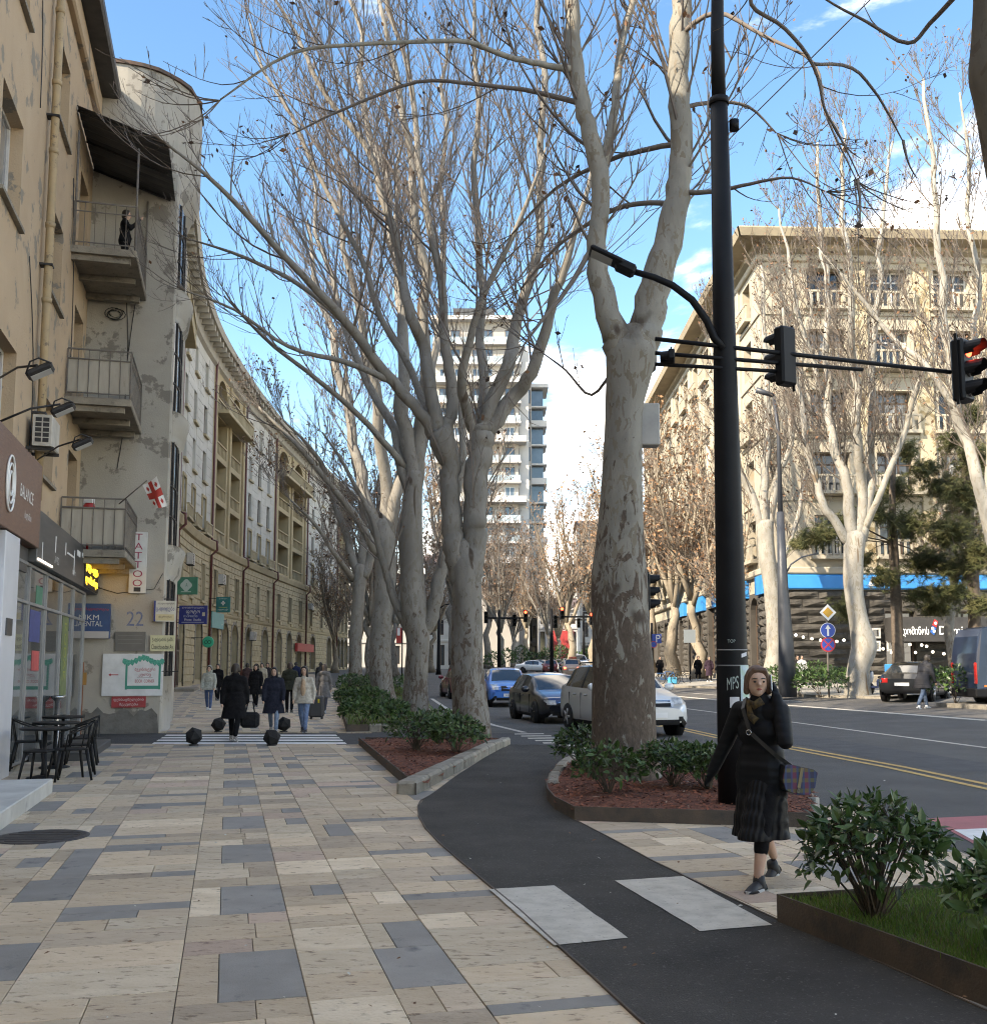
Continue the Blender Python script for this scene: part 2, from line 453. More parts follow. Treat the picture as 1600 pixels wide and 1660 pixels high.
def rows(U0, U1, V0, V1, h, w, ops, gap=.02, rg=random, pad=.0):
    """courses of blocks between openings -> list of (u0,u1,v0,v1)"""
    out = []; n = max(1, round((V1 - V0) / h)); h = (V1 - V0) / n
    for k in range(n):
        a, b = V0 + k*h, V0 + (k+1)*h; cut = []
        for o in ops:
            if o['v0'] - pad < b - .01 and o['v1'] + pad > a + .01:
                p = pad
                if o.get('arch'):
                    r = (o['u1'] - o['u0']) / 2; sp = o['v1'] - min(r, (o['v1'] - o['v0'])*.6)
                    if a > sp:
                        x = max(0.0, 1 - ((a - sp) / max(.01, o['v1'] - sp))**2); q = r * sqrt(x)
                        cut.append(((o['u0'] + o['u1'])/2 - q - p, (o['u0'] + o['u1'])/2 + q + p)); continue
                cut.append((o['u0'] - p, o['u1'] + p))
        cut.sort(); x = U0; segs = []
        for c, d in cut:
            if c > x: segs.append((x, min(c, U1)))
            x = max(x, d)
        if x < U1: segs.append((x, U1))
        for s0, s1 in segs:
            L = s1 - s0
            if L < .12: continue
            m = max(1, round(L / w)); cuts = [s0]
            off = .5 if (k % 2 and m > 1) else 0
            for i in range(1, m + (1 if off else 0)): cuts.append(s0 + L * (i - off) / m)
            cuts.append(s1)
            for p, q in zip(cuts, cuts[1:]):
                if q - p > .1: out.append((p + gap/2, q - gap/2, a + gap/2, b - gap/2))
    return out
# ================================================================ ground, road, paving
prep_text(['TATTOO', '22', 'BALANCE', 'ბალანსი', 'S', 'IKM', 'DENTAL', 'სტომატოლოგია', 'ჭავჭავაძის გამზ.', 'Chavchavadze Av.', 'ბუკინისტური', 'კუთხე',
  'BOOK  CORNER', 'ფეხსაცმელების', 'შეკეთება', 'გადიდება', 'ფოტო', 'EXPRESS', 'Photo  Studio', 'ახალი ფოტო', 'A', 'აფთიაქი', 'ფარმაცია', 'ვალუტის გაცვლა',
  'დომინოს', 'Domino’s', 'P', 'KODAK', 'ლომბარდი', 'MPS', '538', 'TB-024', 'სესხი', 'კაფე', 'ქსეროქსი', 'TAXI', 'TOP', 'ჯორჯია', 'სალარო', 'Photo'])
VPA = math.atan2(430, 1650)                      # the pavement runs 14.6 degrees left of the view
TD = Vector((-sin(VPA), cos(VPA), 0)); ND = Vector((cos(VPA), sin(VPA), 0))
def tn(t, n): return TD * t + ND * n
M_ASPH = M('road asphalt', (.082, .078, .073), (.118, .113, .106), rough=.88, scale=.9, sharp=(.3, .72), bump=.6, bscale=110, col3=(.16, .153, .143), s3=34, t3=(.58, .68), spec=.3)
M_PATH = M('fresh path asphalt', (.042, .039, .035), (.085, .078, .07), rough=.9, scale=1.1, sharp=(.3, .75), bump=.9, bscale=110, col3=(.14, .13, .117), s3=48, t3=(.585, .66), spec=.3)
M_WHITE = M('road paint white', (.54, .50, .43), (.38, .35, .295), rough=.75, scale=7, sharp=(.4, .72), bump=.12, bscale=200, col3=(.25, .235, .21), s3=40, t3=(.60, .68))
M_ZEB = M('zebra paint', (.8, .79, .76), (.62, .61, .58), rough=.7, scale=6)
M_YEL = M('road paint yellow', (.62, .40, .12), (.42, .27, .09), rough=.75, scale=7)
M_PINK = M('red crossing paint', (.44, .15, .15), (.36, .125, .125), rough=.8, scale=3, bump=.3, bscale=120)
M_KERB = M('kerb stone', (.31, .28, .23), (.21, .188, .152), rough=.9, scale=6, bump=.5, bscale=50, col3=(.12, .11, .095), s3=14, t3=(.58, .68), rnd=.12)
M_CORTEN = M('rusty steel edging', (.072, .055, .042), (.10, .072, .052), rough=.75, scale=5, bump=.25, bscale=60, col3=(.05, .042, .037), s3=3, t3=(.5, .65))
M_MULCH = M('bark mulch', (.13, .042, .022), (.23, .08, .044), rough=.95, scale=45, bump=1.0, bscale=70, col3=(.04, .016, .011), s3=30, t3=(.5, .62))
M_SOIL = M('grass soil', (.045, .055, .02), (.09, .08, .035), rough=1, scale=6, bump=.8, bscale=60)
def stone(name, c, c2, c3):
    return M(name, c, c2, rough=.82, scale=2.6, detail=9, sharp=(.33, .68), bump=.45, bscale=34, col3=c3, s3=11, t3=(.57, .66), world=True, rnd=.2, stretch=(1, 2.4, 1), dist=.8, spec=.35)
TILE_M = [stone('travertine tan', (.51, .395, .27), (.58, .465, .335), (.24, .17, .115)),
          stone('travertine cream', (.66, .55, .41), (.55, .44, .31), (.25, .19, .13)),
          stone('travertine pink', (.56, .42, .325), (.50, .375, .285), (.27, .19, .145)),
          stone('travertine brown', (.41, .325, .235), (.50, .40, .295), (.20, .145, .10)),
          M('basalt grey', (.24, .226, .206), (.29, .274, .25), rough=.8, scale=3, bump=.3, bscale=120, col3=(.13, .13, .135), s3=5, t3=(.58, .72), world=True, rnd=.1, spec=.35)]

# the sheet that carries everything, out to the horizon
mb = MB(); xs = [-1500, -300, -60, 6, 21, 60, 300, 1500]; ys = [-100, 0, 42, 110, 260, 700, 3000]
idx = {(i, j): mb.vert((x, y, gz(x, y) - .07)) for i, x in enumerate(xs) for j, y in enumerate(ys)}
for i in range(len(xs)-1):
    for j in range(len(ys)-1): mb.face((idx[i,j], idx[i+1,j], idx[i+1,j+1], idx[i,j+1]))
struct('ground', mb, M('ground earth', (.11, .105, .095), (.15, .14, .125), rough=1, scale=.3))
mb = MB(); xs = [-26, -12, -6, 0, 3, 6, 9, 12, 15, 18, 21, 40]; ys = [-40, 0, 10, 20, 30, 42, 50, 60, 75, 90, 110, 140, 180, 220, 260]
idx = {(i, j): mb.vert((x, y, gz(x, y))) for i, x in enumerate(xs) for j, y in enumerate(ys)}
for i in range(len(xs)-1):
    for j in range(len(ys)-1): mb.face((idx[i,j], idx[i+1,j], idx[i+1,j+1], idx[i,j+1]))
ROAD = struct('road', mb, M_ASPH)

def stripe(mb, pts, w, dz, dash=None, sub=1.5):
    """painted line along world points, following the ground"""
    pts = [Vector((p[0], p[1], 0)) for p in pts]; fine = []
    for a, b in zip(pts, pts[1:]):
        k = max(1, int((b - a).length / sub)); fine += [a.lerp(b, i / k) for i in range(k)]
    fine.append(pts[-1]); run = 0; L = []
    for i, p in enumerate(fine):
        d = (fine[min(i+1, len(fine)-1)] - fine[max(i-1, 0)]).normalized(); q = Vector((-d.y, d.x, 0)) * w / 2
        a, b = p - q, p + q
        L.append((mb.vert((a.x, a.y, gz(a.x, a.y) + dz)), mb.vert((b.x, b.y, gz(b.x, b.y) + dz))))
    for i in range(len(L)-1):
        mb.face((L[i][0], L[i+1][0], L[i+1][1], L[i][1]))
def line(px, w, mat, dz=.006, name='lane_line', dpx=()):
    mb = MB(); pts = [G(*p) for p in px] + [Vector((x, y, 0)) for x, y in dpx]; stripe(mb, pts, w, dz)
    o = part(ROAD, name, mb, mat); return o
y0 = [G(1104, 1182), G(1172, 1197), G(1285, 1213.5), G(1450, 1244), G(1600, 1276)]
y0 = [Vector((3.2, 34, 0))] + y0 + [y0[-1] + (y0[-1] - y0[-2]) * 3]
for off in (-.13, .13):
    mb = MB(); stripe(mb, [p + Vector((off, 0, 0)) for p in y0], .11, .006); part(ROAD, 'yellow_centre_line', mb, M_YEL)
line([(1095, 1147), (1172, 1157), (1290, 1172), (1600, 1213)], .12, M_WHITE)
line([(1095, 1129), (1172, 1136), (1300, 1145.5), (1600, 1168.5)], .3, M_WHITE)
line([(1095, 1122), (1172, 1128), (1300, 1138)], .12, M_WHITE)
line([(700, 1133), (733, 1153), (800, 1176), (850, 1188)], .16, M_WHITE, name='edge_line')
a, b = G(855, 1189.5), G(985, 1228); mb = MB()
for k in range(9):
    p, q = a.lerp(b, k / 9), a.lerp(b, (k + .55) / 9)
    mb = MB(); c = (p + q) / 2
    mb.poly([(c.x + u, c.y + v, gz(c.x, c.y) + .006) for u, v in ((-.36, -.22), (.36, -.10), (.36, .22), (-.36, .10))]); part(ROAD, 'dash_mark', mb, M_WHITE)
# far crossing at the junction
for k in range(9):
    mb = MB(); x = -.5 + k * .95; y = 92 + k * .35; mb.poly([(x + u, y + v, gz(x + u, y + v) + .006) for u, v in ((0, 0), (.5, 0), (.9, 4), (.4, 4))]); part(ROAD, 'crossing_bar', mb, M_ZEB)
# worn wheel tracks and a patch of newer asphalt
mb = MB(); stripe(mb, [G(1060, 1175), G(1172, 1187), G(1300, 1199), G(1600, 1250)], 1.2, .003)
part(ROAD, 'tar_patch', mb, M('tar patch', (.05, .05, .052), (.075, .074, .074), rough=.85, scale=2, bump=.4, bscale=150))
# red crossing
mb = MB(); q = [G(1499, 1330), G(1600, 1316), None, G(1545, 1392)]
A, B, D = q[0], q[1], q[3]
e = Vector((1, .12, 0)).normalized()
P1, P2 = Vector((4.72, 11.3, 0)), Vector((4.30, 8.6, 0))
def rq(p, q, L, dz): return [(v.x, v.y, gz(v.x, v.y) + dz) for v in (q, q + e * L, p + e * L, p)]
mb.poly(rq(P1, P2, 9, .006)); RC = part(ROAD, 'red_crossing', mb, M_PINK)
for a_, b_ in ((.30, .52), (.74, .96)):
    mb = MB(); mb.poly(rq(P1.lerp(P2, a_) + e * .05, P1.lerp(P2, b_) + e * .05, 8.9, .010)); part(ROAD, 'crossing_bar', mb, M_ZEB)

# bike path, laid over the paving
PL1 = [G(674, 1292), G(815, 1215)]                # planter kerb ends
pathL = [Vector((1.75, 1.2, 0)), Vector((1.2, 2.9, 0))] + [G(*p) for p in ((1032, 1660), (960, 1592), (894, 1532), (843, 1484), (793, 1442), (745, 1401), (712, 1372), (690, 1348), (679, 1328), (677, 1312), (682, 1302), (695, 1295))]
pathR = [Vector((4.3, 1.2, 0)), Vector((3.2, 3.0, 0))] + [G(*p) for p in ((1600, 1650), (1430, 1572), (1262, 1500), (1160, 1452), (1060, 1403), (1000, 1370), (932, 1334), (900, 1316), (888, 1300), (886, 1285), (891, 1266), (905, 1248), (924, 1232))]
def sheet(mb, left, right, z, skirt=.05, mi=0):
    n = 28
    def rs(P):
        L = [0]
        for a, b in zip(P, P[1:]): L.append(L[-1] + (b - a).length)
        out = []
        for i in range(n + 1):
            s_ = L[-1] * i / n; k = max(j for j in range(len(L)) if L[j] <= s_ + 1e-9); k = min(k, len(P) - 2)
            out.append(P[k].lerp(P[k+1], (s_ - L[k]) / max(1e-9, L[k+1] - L[k])))
        return out
    A, B = rs(left), rs(right)
    va = [mb.vert((p.x, p.y, gz(p.x, p.y) + z)) for p in A]; vb = [mb.vert((p.x, p.y, gz(p.x, p.y) + z)) for p in B]
    ca = [mb.vert((p.x, p.y, -skirt)) for p in A]; cb = [mb.vert((p.x, p.y, -skirt)) for p in B]
    for i in range(n):
        mb.face((va[i], vb[i], vb[i+1], va[i+1]), mi); mb.face((ca[i], va[i], va[i+1], ca[i+1]), mi); mb.face((vb[i], cb[i], cb[i+1], vb[i+1]), mi)
mb = MB(); kend = G(815, 1215)
PATHL = pathL + [pathL[-1].lerp(kend, t) + Vector((-.06, 0, 0)) for t in (.3, .6, 1)] + [Vector((.2, 21.6, 0))]
PATHR = pathR + [Vector((1.35, 18.6, 0)), Vector((1.55, 21.2, 0))]
sheet(mb, PATHL, PATHR, .030); PATH = struct('bike_path', mb, M_PATH)
# steel edging strip on either side of the path
def ribbon(mb, pts, w, z0, z1):
    pts = [Vector((p.x, p.y, 0)) for p in pts]; L = []
    for i, p in enumerate(pts):
        d = (pts[min(i+1, len(pts)-1)] - pts[max(i-1, 0)]).normalized(); q = Vector((-d.y, d.x, 0)) * w / 2
        L.append([mb.vert((*(p - q).xy, z0)), mb.vert((*(p + q).xy, z0)), mb.vert((*(p + q).xy, z1)), mb.vert((*(p - q).xy, z1))])
    for a, b in zip(L, L[1:]):
        for k in range(4): mb.face((a[k], b[k], b[(k+1)%4], a[(k+1)%4]))
    mb.face(L[0]); mb.face(L[-1][::-1])
for P in (pathL, pathR[:9]):
    mb = MB(); ribbon(mb, P, .012, -.04, .036); part(PATH, 'edging_strip', mb, M_CORTEN)
for q in (((793, 1442), (898, 1436), (1019, 1521), (897, 1533)), ((997, 1428), (1108, 1421), (1252, 1500), (1135, 1510))):
    P = [G(*p, dz=.034) for p in q]; mb = MB()
    n = 10; g = {}
    for i in range(n+1):
        for j in range(n+1):
            v = (P[0].lerp(P[1], i/n)).lerp(P[3].lerp(P[2], i/n), j/n)
            if i in (0, n) or j in (0, n): v += Vector((random.uniform(-.004, .004), random.uniform(-.004, .004), 0))
            g[i, j] = mb.vert((v.x, v.y, .035))
    for i in range(n):
        for j in range(n): mb.face((g[i,j], g[i,j+1], g[i+1,j+1], g[i+1,j]))
    part(PATH, 'crossing_bar', mb, M_WHITE)

# side street crossing
SS = MB(); SS.poly([(-14, 21.83, .004), (1.2, 21.83, .004), (1.2, 25.45, .004), (-14, 25.45, .004)])
SIDE = struct('side_street', SS, M('side street asphalt', (.045, .045, .047), (.065, .064, .064), rough=.9, scale=1.2, bump=.5, bscale=150))
zl, zr = [G(245, 1207.5), G(272, 1190.5)], [G(563, 1207.5), G(543, 1190.5)]
for k in range(4):
    a_, b_ = (k + .08) / 4, (k + .66) / 4; mb = MB()
    p = [zl[0].lerp(zl[1], a_), zr[0].lerp(zr[1], a_), zr[0].lerp(zr[1], b_), zl[0].lerp(zl[1], b_)]
    mb.poly([(v.x, v.y, .009) for v in p]); part(SIDE, 'zebra_bar', mb, M_ZEB)

# ---- paving slabs
def inpoly(p, P):
    c = False; n = len(P)
    for i in range(n):
        a, b = P[i], P[(i+1) % n]
        if (a[1] > p[1]) != (b[1] > p[1]) and p[0] < (b[0]-a[0])*(p[1]-a[1])/(b[1]-a[1]) + a[0]: c = not c
    return c
def clip(P, a, b, c):            # keep a x + b y <= c
    out = []
    for i in range(len(P)):
        p, q = P[i], P[(i+1) % len(P)]; dp, dq = a*p[0]+b*p[1]-c, a*q[0]+b*q[1]-c
        if dp <= 0: out.append(p)
        if dp * dq < 0: t = dp/(dp-dq); out.append((p[0]+(q[0]-p[0])*t, p[1]+(q[1]-p[1])*t))
    return out
rg = random.Random(11)
beige = lambda: rg.choice((0, 0, 1, 1, 2, 3, 0, 1, 0, 3))
def column(n0, w, kind, t0, t1):
    out = []; t = t0 + rg.uniform(0, .3); 
    while t < t1:
        def put(h, cells):
            x = 0
            for f, m in cells: out.append((n0 + x*w, n0 + (x+f)*w, t, t + h, m)); x += f
        if kind == 0:
            r = rg.random()
            if r < .15: h = rg.choice((.15, .2)); put(h, [(1, 4)])
            elif r < .28: h = .2; f = rg.choice((.4, .6)); put(h, [(f, beige()), (1-f, 4)] if rg.random() < .6 else [(f, 4), (1-f, beige())])
            elif r < .75: h = rg.choice((.42, .5, .34)); put(h, [(1, beige())])
            else: h = rg.choice((.3, .38)); f = rg.choice((.4, .5, .6)); put(h, [(f, beige()), (1-f, beige())])
            t += h
        elif kind == 1:
            for h, c in ((.88, [(.32, beige()), (.68, 4)]), (.30, [(.62, beige()), (.38, beige())]), (.36, [(.66, beige()), (.34, beige())]), (.28, [(.6, beige()), (.4, beige())])):
                put(h, c); t += h
        elif kind == 2:
            r = rg.random()
            if r < .22: h = rg.choice((.36, .44)); put(h, [(.5, beige()), (.5, 4)])
            elif r < .3: h = .18; put(h, [(1, 4)])
            else: h = rg.choice((.3, .44, .55)); put(h, [(1, beige())])
            t += h
        else:
            r = rg.random()
            if r < .15: h = rg.choice((.6, .75)); put(h, [(1, 4)] if rg.random() < .3 else [(.36, beige()), (.64, 4)])
            elif r < .5: h = .4; f = .5; put(h, [(f, beige()), (1-f, beige())])
            else: h = rg.choice((.36, .5, .66)); put(h, [(1, beige())])
            t += h
    return out
bounds = []; n = -1.02 - 2.27 * 4; k = 0
while n < 8.5:
    w = (.82, .63, .43, .39)[k % 4]; bounds.append((n, w, k % 4)); n += w; k += 1
PAVE = bpy.data.objects.new('pavement', None); COL.objects.link(PAVE); PAVE['kind'] = 'structure'
PP = [(p.x, p.y) for p in PATHL] + [(p.x, p.y) for p in PATHR[::-1]]
slabs = []
for n0, w, kd in bounds:
    for (a, b, c, d, m) in column(n0, w, kd, -4.0, 118):
        P = [tn(c, a), tn(c, b), tn(d, b), tn(d, a)]; P = [(v.x, v.y) for v in P]
        cx, cy = sum(p[0] for p in P)/4, sum(p[1] for p in P)/4
        if cy < 1.5 or cy > 108: continue
        offA = (cx + 10.3) * ND.x + (cy - 25) * ND.y
        if cy < 21.9:
            if offA < -1.0 or cx > 4.35 + max(0, cy - 8) * .0: continue
            if cy > 13.2 and cx > -.2: continue
            if cy > 12.6 and cx > .3: continue
            P = clip(P, 0, 1, 21.78)
            if cy < 12: P = clip(P, 1, 0, 4.12)
            if all(inpoly(q, PP) for q in P): continue
        else:
            P = clip(P, 0, -1, -25.5)
            if cy < 24.8: continue
            if cx > -2.9 - (cy - 25.5) * .185 or offA < -9 + min(0, -(cy - 60) * .02) : continue
        if len(P) < 3: continue
        slabs.append((P, m))
def slab(mb, it):
    P, m = it; cx, cy = sum(p[0] for p in P)/len(P), sum(p[1] for p in P)/len(P)
    z = gz(cx, cy) + .022 + rg.uniform(-.0018, .0018); g, ch = .0025, .0022
    def ins(p, d):
        v = Vector((p[0]-cx, p[1]-cy)); L = v.length
        # move along local axes so that joints stay parallel
        tt, nn = v.x*TD.x + v.y*TD.y, v.x*ND.x + v.y*ND.y
        tt -= math.copysign(min(d, abs(tt)), tt); nn -= math.copysign(min(d, abs(nn)), nn)
        return (cx + TD.x*tt + ND.x*nn, cy + TD.y*tt + ND.y*nn)
    far = cy > 30
    zg = lambda q: gz(q[0], q[1]) - gz(cx, cy)
    lo = [mb.vert((*ins(p, g), z - .05 + zg(p))) for p in P]; md = [mb.vert((*ins(p, g), z - ch + zg(p))) for p in P]; hi = [mb.vert((*ins(p, g + ch), z + zg(p))) for p in P]
    n = len(P)
    for i in range(n):
        j = (i+1) % n; mb.face((lo[i], lo[j], md[j], md[i]), m); mb.face((md[i], md[j], hi[j], hi[i]), m)
    mb.face(hi, m)
def vis(it):
    P = it[0]; cx, cy = sum(p[0] for p in P)/len(P), sum(p[1] for p in P)/len(P)
    A = abs(sum(P[i][0]*P[(i+1)%len(P)][1] - P[(i+1)%len(P)][0]*P[i][1] for i in range(len(P))))/2
    return (0 if (abs(cx) < cy*.52 and cy > 4.6) else 1000) - A / (cy ** 3) * 100
pieces(PAVE, 'paving_slab', slabs, slab, TILE_M, 300, vis, 'small_paving_slabs')

# ---- planters
def edging(root, pts, z0, z1, t=.014, name='steel_edging'):
    mb = MB(); ribbon(mb, pts, t, z0, z1); return part(root, name, mb, M_CORTEN, world=True)
def kerbrow(root, a, b, n, w, z0, z1, inner, mat=None, name='kerbstone', zf=None):
    """row of n kerb stones from a to b, bevelled, inner = unit vector to the inside"""
    a, b = Vector((a[0], a[1], 0)), Vector((b[0], b[1], 0)); L = (b - a).length / n; d = (b - a).normalized()
    q = Vector((inner[0], inner[1], 0)).normalized()
    for i in range(n):
        p = a + d * L * i; zz = zf(p.x, p.y) if zf else 0
        fr = Matrix(((d.x, q.x, 0, p.x), (d.y, q.y, 0, p.y), (0, 0, 1, zz), (0, 0, 0, 1)))
        mb = MB(fr); mb.rbox(.006, L - .006, rg.uniform(-.008, .008), w, z0, z1 + rg.uniform(-.006, .006), .035)
        part(root, name, mb, mat or M_KERB, world=True)
def mulch(root, poly, z, n, mat=None, zone=None):
    """bumpy mulch surface and loose chips lying on it"""
    xs = [p[0] for p in poly]; ys = [p[1] for p in poly]; st = .14
    mb = MB(); ids = {}
    nx, ny = int((max(xs)-min(xs))/st)+2, int((max(ys)-min(ys))/st)+2
    def vid(i, j):
        if (i, j) not in ids:
            x, y = min(xs)+i*st, min(ys)+j*st
            ids[i, j] = mb.vert((x, y, z + .035*mnoise.noise(Vector((x*1.1, y*1.1, 3))) + .012*mnoise.noise(Vector((x*6, y*6, 1)))))
        return ids[i, j]
    mb.smooth = True
    for i in range(nx):
        for j in range(ny):
            if inpoly((min(xs)+(i+.5)*st, min(ys)+(j+.5)*st), poly): mb.face((vid(i,j), vid(i+1,j), vid(i+1,j+1), vid(i,j+1)))
    part(root, 'mulch_bed', mb, mat or M_MULCH, world=True)
    ch = MB()
    for _ in range(n):
        for _t in range(20):
            x, y = rg.uniform(min(xs), max(xs)), rg.uniform(min(ys), max(ys))
            if inpoly((x, y), poly): break
        a_ = rg.uniform(0, 2*pi); L, w = rg.uniform(.012, .05), rg.uniform(.004, .013); t = rg.uniform(-.35, .35)
        u, v = Vector((cos(a_), sin(a_), t)) * L, Vector((-sin(a_), cos(a_), rg.uniform(-.4, .4))) * w
        c = Vector((x, y, z + .035*mnoise.noise(Vector((x*1.1, y*1.1, 3))) + rg.uniform(.005, .022)))
        mi = 0 if rg.random() < .6 else (1 if rg.random() < .93 else 2)
        ch.poly((c-u-v, c+u-v*.6, c+u+v*.6, c-u+v), mi)
    part(root, 'mulch_chips', ch, [M('chip red', (.27, .088, .046), rough=.95), M('chip dark', (.075, .026, .018), rough=.95), M('chip pale', (.38, .27, .2), rough=.9)], world=True, kind='stuff')
def inner_poly(pts, d=.05):
    c = sum((Vector((p[0], p[1])) for p in pts), Vector((0, 0))) / len(pts)
    return [((p[0]-c.x)*(1-d)+c.x, (p[1]-c.y)*(1-d)+c.y) for p in pts]
# planter with the twin plane tree
a1, b1, c1 = G(582, 1209), G(674, 1292), G(815, 1215)
p1 = thing('planter_bed', 'triangular red mulch bed with stone kerb and steel edge beside the zebra crossing', 'planter', (a1 + b1 + c1) / 3)
d1 = Vector((.35, 21.6, 0)); e1 = Vector((-2.7, 21.75, 0))
edging(p1, [a1, b1], -.02, .17); edging(p1, [e1, d1], -.02, .16)
kd = (c1 - b1).normalized(); kin = Vector((-kd.y, kd.x, 0))
kerbrow(p1, b1 + kin*.0, c1, 9, .26, -.03, .19, kin)
kerbrow(p1, c1 + Vector((.02, .05, 0)), d1 + Vector((.02, 0, 0)), 2, .22, -.03, .17, (-1, .1))
mulch(p1, [(a1.x, a1.y), (b1.x + .02, b1.y + .1), (c1.x - .06, c1.y + .1), (d1.x, d1.y), (e1.x, e1.y)], .13, 2600)
# planter with the big plane tree and the signal mast
P2 = [G(*p) for p in ((924, 1238), (905, 1251), (891, 1268), (886, 1286), (888, 1301), (900, 1316), (932, 1334), (1060, 1338), (1200, 1342), (1326, 1346))]
p2 = thing('planter_bed', 'mulch bed with curved steel edge around the big plane tree', 'planter', G(1050, 1300))
P2b = P2 + [Vector((3.95, 12.6, 0)), Vector((3.55, 14.2, 0)), Vector((2.4, 16.6, 0)), Vector((1.55, 18.4, 0))]
edging(p2, P2[3:], -.02, .17)
P2k = [P2[3], P2[2], P2[1], P2[0], P2b[-1], P2b[-2], P2b[-3], P2b[-4], P2[-1]]
for i, (a_, b_) in enumerate(zip(P2k, P2k[1:])):
    dd = (b_ - a_).normalized(); inn = Vector((dd.y, -dd.x, 0))
    kerbrow(p2, a_, b_, max(1, round((b_ - a_).length / .9)), .17, -.03, .165 if i < 6 else .10, inn)
mulch(p2, inner_poly([(p.x, p.y) for p in P2b], .025), .13, 5200)
# grass bed in the right foreground
g3 = [G(1262, 1502), G(1600, 1640), Vector((3.35, 3.1, 0)), Vector((5.4, 3.1, 0)), Vector((4.05, 7.35, 0)), Vector((2.95, 7.0, 0))]
g3[4] = Vector((4.02, 7.1, 0))
p3 = thing('planter_bed', 'grass bed with rusty steel edging in the right foreground', 'planter', g3[0])
edging(p3, [g3[5], g3[0], g3[1], g3[2]], -.02, .20); edging(p3, [g3[5], g3[4], g3[3]], -.02, .20)
# long grass bed beyond the side street
g4 = [G(562, 1188), G(640, 1187), G(706, 1166), G(692, 1140), G(640, 1114), G(556, 1110), G(546, 1126), G(551, 1150)]
p4 = thing('planter_bed', 'long grass bed with clipped bushes beyond the zebra crossing', 'planter', g4[0])
edging(p4, [g4[0], g4[7], g4[6]], -.02, .22); edging(p4, [g4[0], G(597, 1187.5)], -.02, .2)
kerbrow(p4, G(597, 1187.5), g4[1], 2, .2, -.03, .2, (0, 1)); 
for a_, b_ in zip(g4[1:4], g4[2:5]):
    dd = (b_ - a_).normalized(); kerbrow(p4, a_, b_, max(2, int((b_-a_).length / 1.5)), .2, -.03, .17, (-dd.y, dd.x))
def grass(root, poly, z, n, h, mat, wid=.004, near=None):
    xs = [p[0] for p in poly]; ys = [p[1] for p in poly]
    mb = MB(); k = len(poly); cx, cy = sum(xs)/k, sum(ys)/k
    mb.poly([(p[0], p[1], z + gz(p[0], p[1])) for p in poly]); part(root, 'soil', mb, M_SOIL, world=True)
    mb = MB()
    for _ in range(n):
        for _t in range(20):
            x, y = rg.uniform(min(xs), max(xs)), rg.uniform(min(ys), max(ys))
            if inpoly((x, y), poly): break
        d = mnoise.noise(Vector((x*1.3, y*1.3, 5)))
        if d < -.35 and rg.random() < .6: continue
        a_ = rg.uniform(0, 2*pi); hh = h * rg.uniform(.5, 1.15) * (1 + .5*d); le = rg.uniform(.2, .9)*hh
        zz = z + gz(x, y); u = Vector((-sin(a_), cos(a_), 0))*wid; t = Vector((cos(a_)*le, sin(a_)*le, hh)); b_ = Vector((x, y, zz)); m_ = b_ + t*.5 + Vector((0, 0, .12*hh))
        mi = 0 if rg.random() < .75 else 1
        mb.poly((b_-u, b_+u, m_+u*.8, m_-u*.8), mi); mb.poly((m_-u*.8, m_+u*.8, b_+t), mi)
    part(root, 'grass', mb, mat, world=True, kind='stuff')
GRASS = [leafmat('grass green', (.10, .18, .028), (.14, .23, .04), .3, .6), leafmat('grass dry', (.15, .16, .045), (.20, .18, .07), .3, .7)]
grass(p3, [(p.x, p.y) for p in g3], .15, 42000, .055, GRASS, .0022)
grass(p4, [(p.x, p.y) for p in g4], .15, 9000, .10, GRASS, .012)

# right-hand pavement across the road
rk = [Vector((16.2, 160, 0)), Vector((14.6, 105, 0)), G(1071, 1114), G(1170, 1117), G(1255, 1129), G(1330, 1131.5), G(1440, 1133.5)]
rk2 = rk + [rk[-1] + Vector((1.2, 2.8, 0)), Vector((24.5, 45, 0)), Vector((60, 45, 0))]
mb = MB(); xsn = 8
RS = bpy.data.objects.new('sidewalk', None); COL.objects.link(RS); RS['kind'] = 'structure'
far = [Vector((40, 160, 0)), Vector((40, 105, 0)), Vector((42, 62, 0)), Vector((45, 60, 0)), Vector((48, 58, 0)), Vector((50, 56, 0)), Vector((54, 54, 0)), Vector((56, 52, 0)), Vector((58, 50, 0)), Vector((60, 49, 0))]
va = []
for p, q in zip(rk2, far):
    va.append([mb.vert((v.x, v.y, gz(v.x, v.y) + .11)) for v in (p.lerp(q, t) for t in (0, .1, .2, .4, .7, 1))])
for A_, B_ in zip(va, va[1:]):
    for i in range(5): mb.face((A_[i], A_[i+1], B_[i+1], B_[i]))
part(RS, 'pavement_slab', mb, M('concrete pavement', (.25, .235, .205), (.33, .31, .27), rough=.9, scale=1.4, bump=.3, bscale=60), world=True)
for a_, b_ in zip(rk2[1:-1], rk2[2:-1]):
    dd = (b_ - a_).normalized(); n_ = max(1, int((b_-a_).length / 2.2))
    kerbrow(RS, a_, b_, n_, .25, -.1, .13, (-dd.y, dd.x), zf=gz)
# second little island in front of the van
isl = [G(1518, 1146), G(1600, 1151), G(1640, 1146), G(1545, 1137)]
mb = MB(); mb.prism([(p.x, p.y) for p in isl[::1]], lambda x, y: gz(x, y) - .05, lambda x, y: gz(x, y) + .14)
struct('traffic_island', mb, M_KERB)
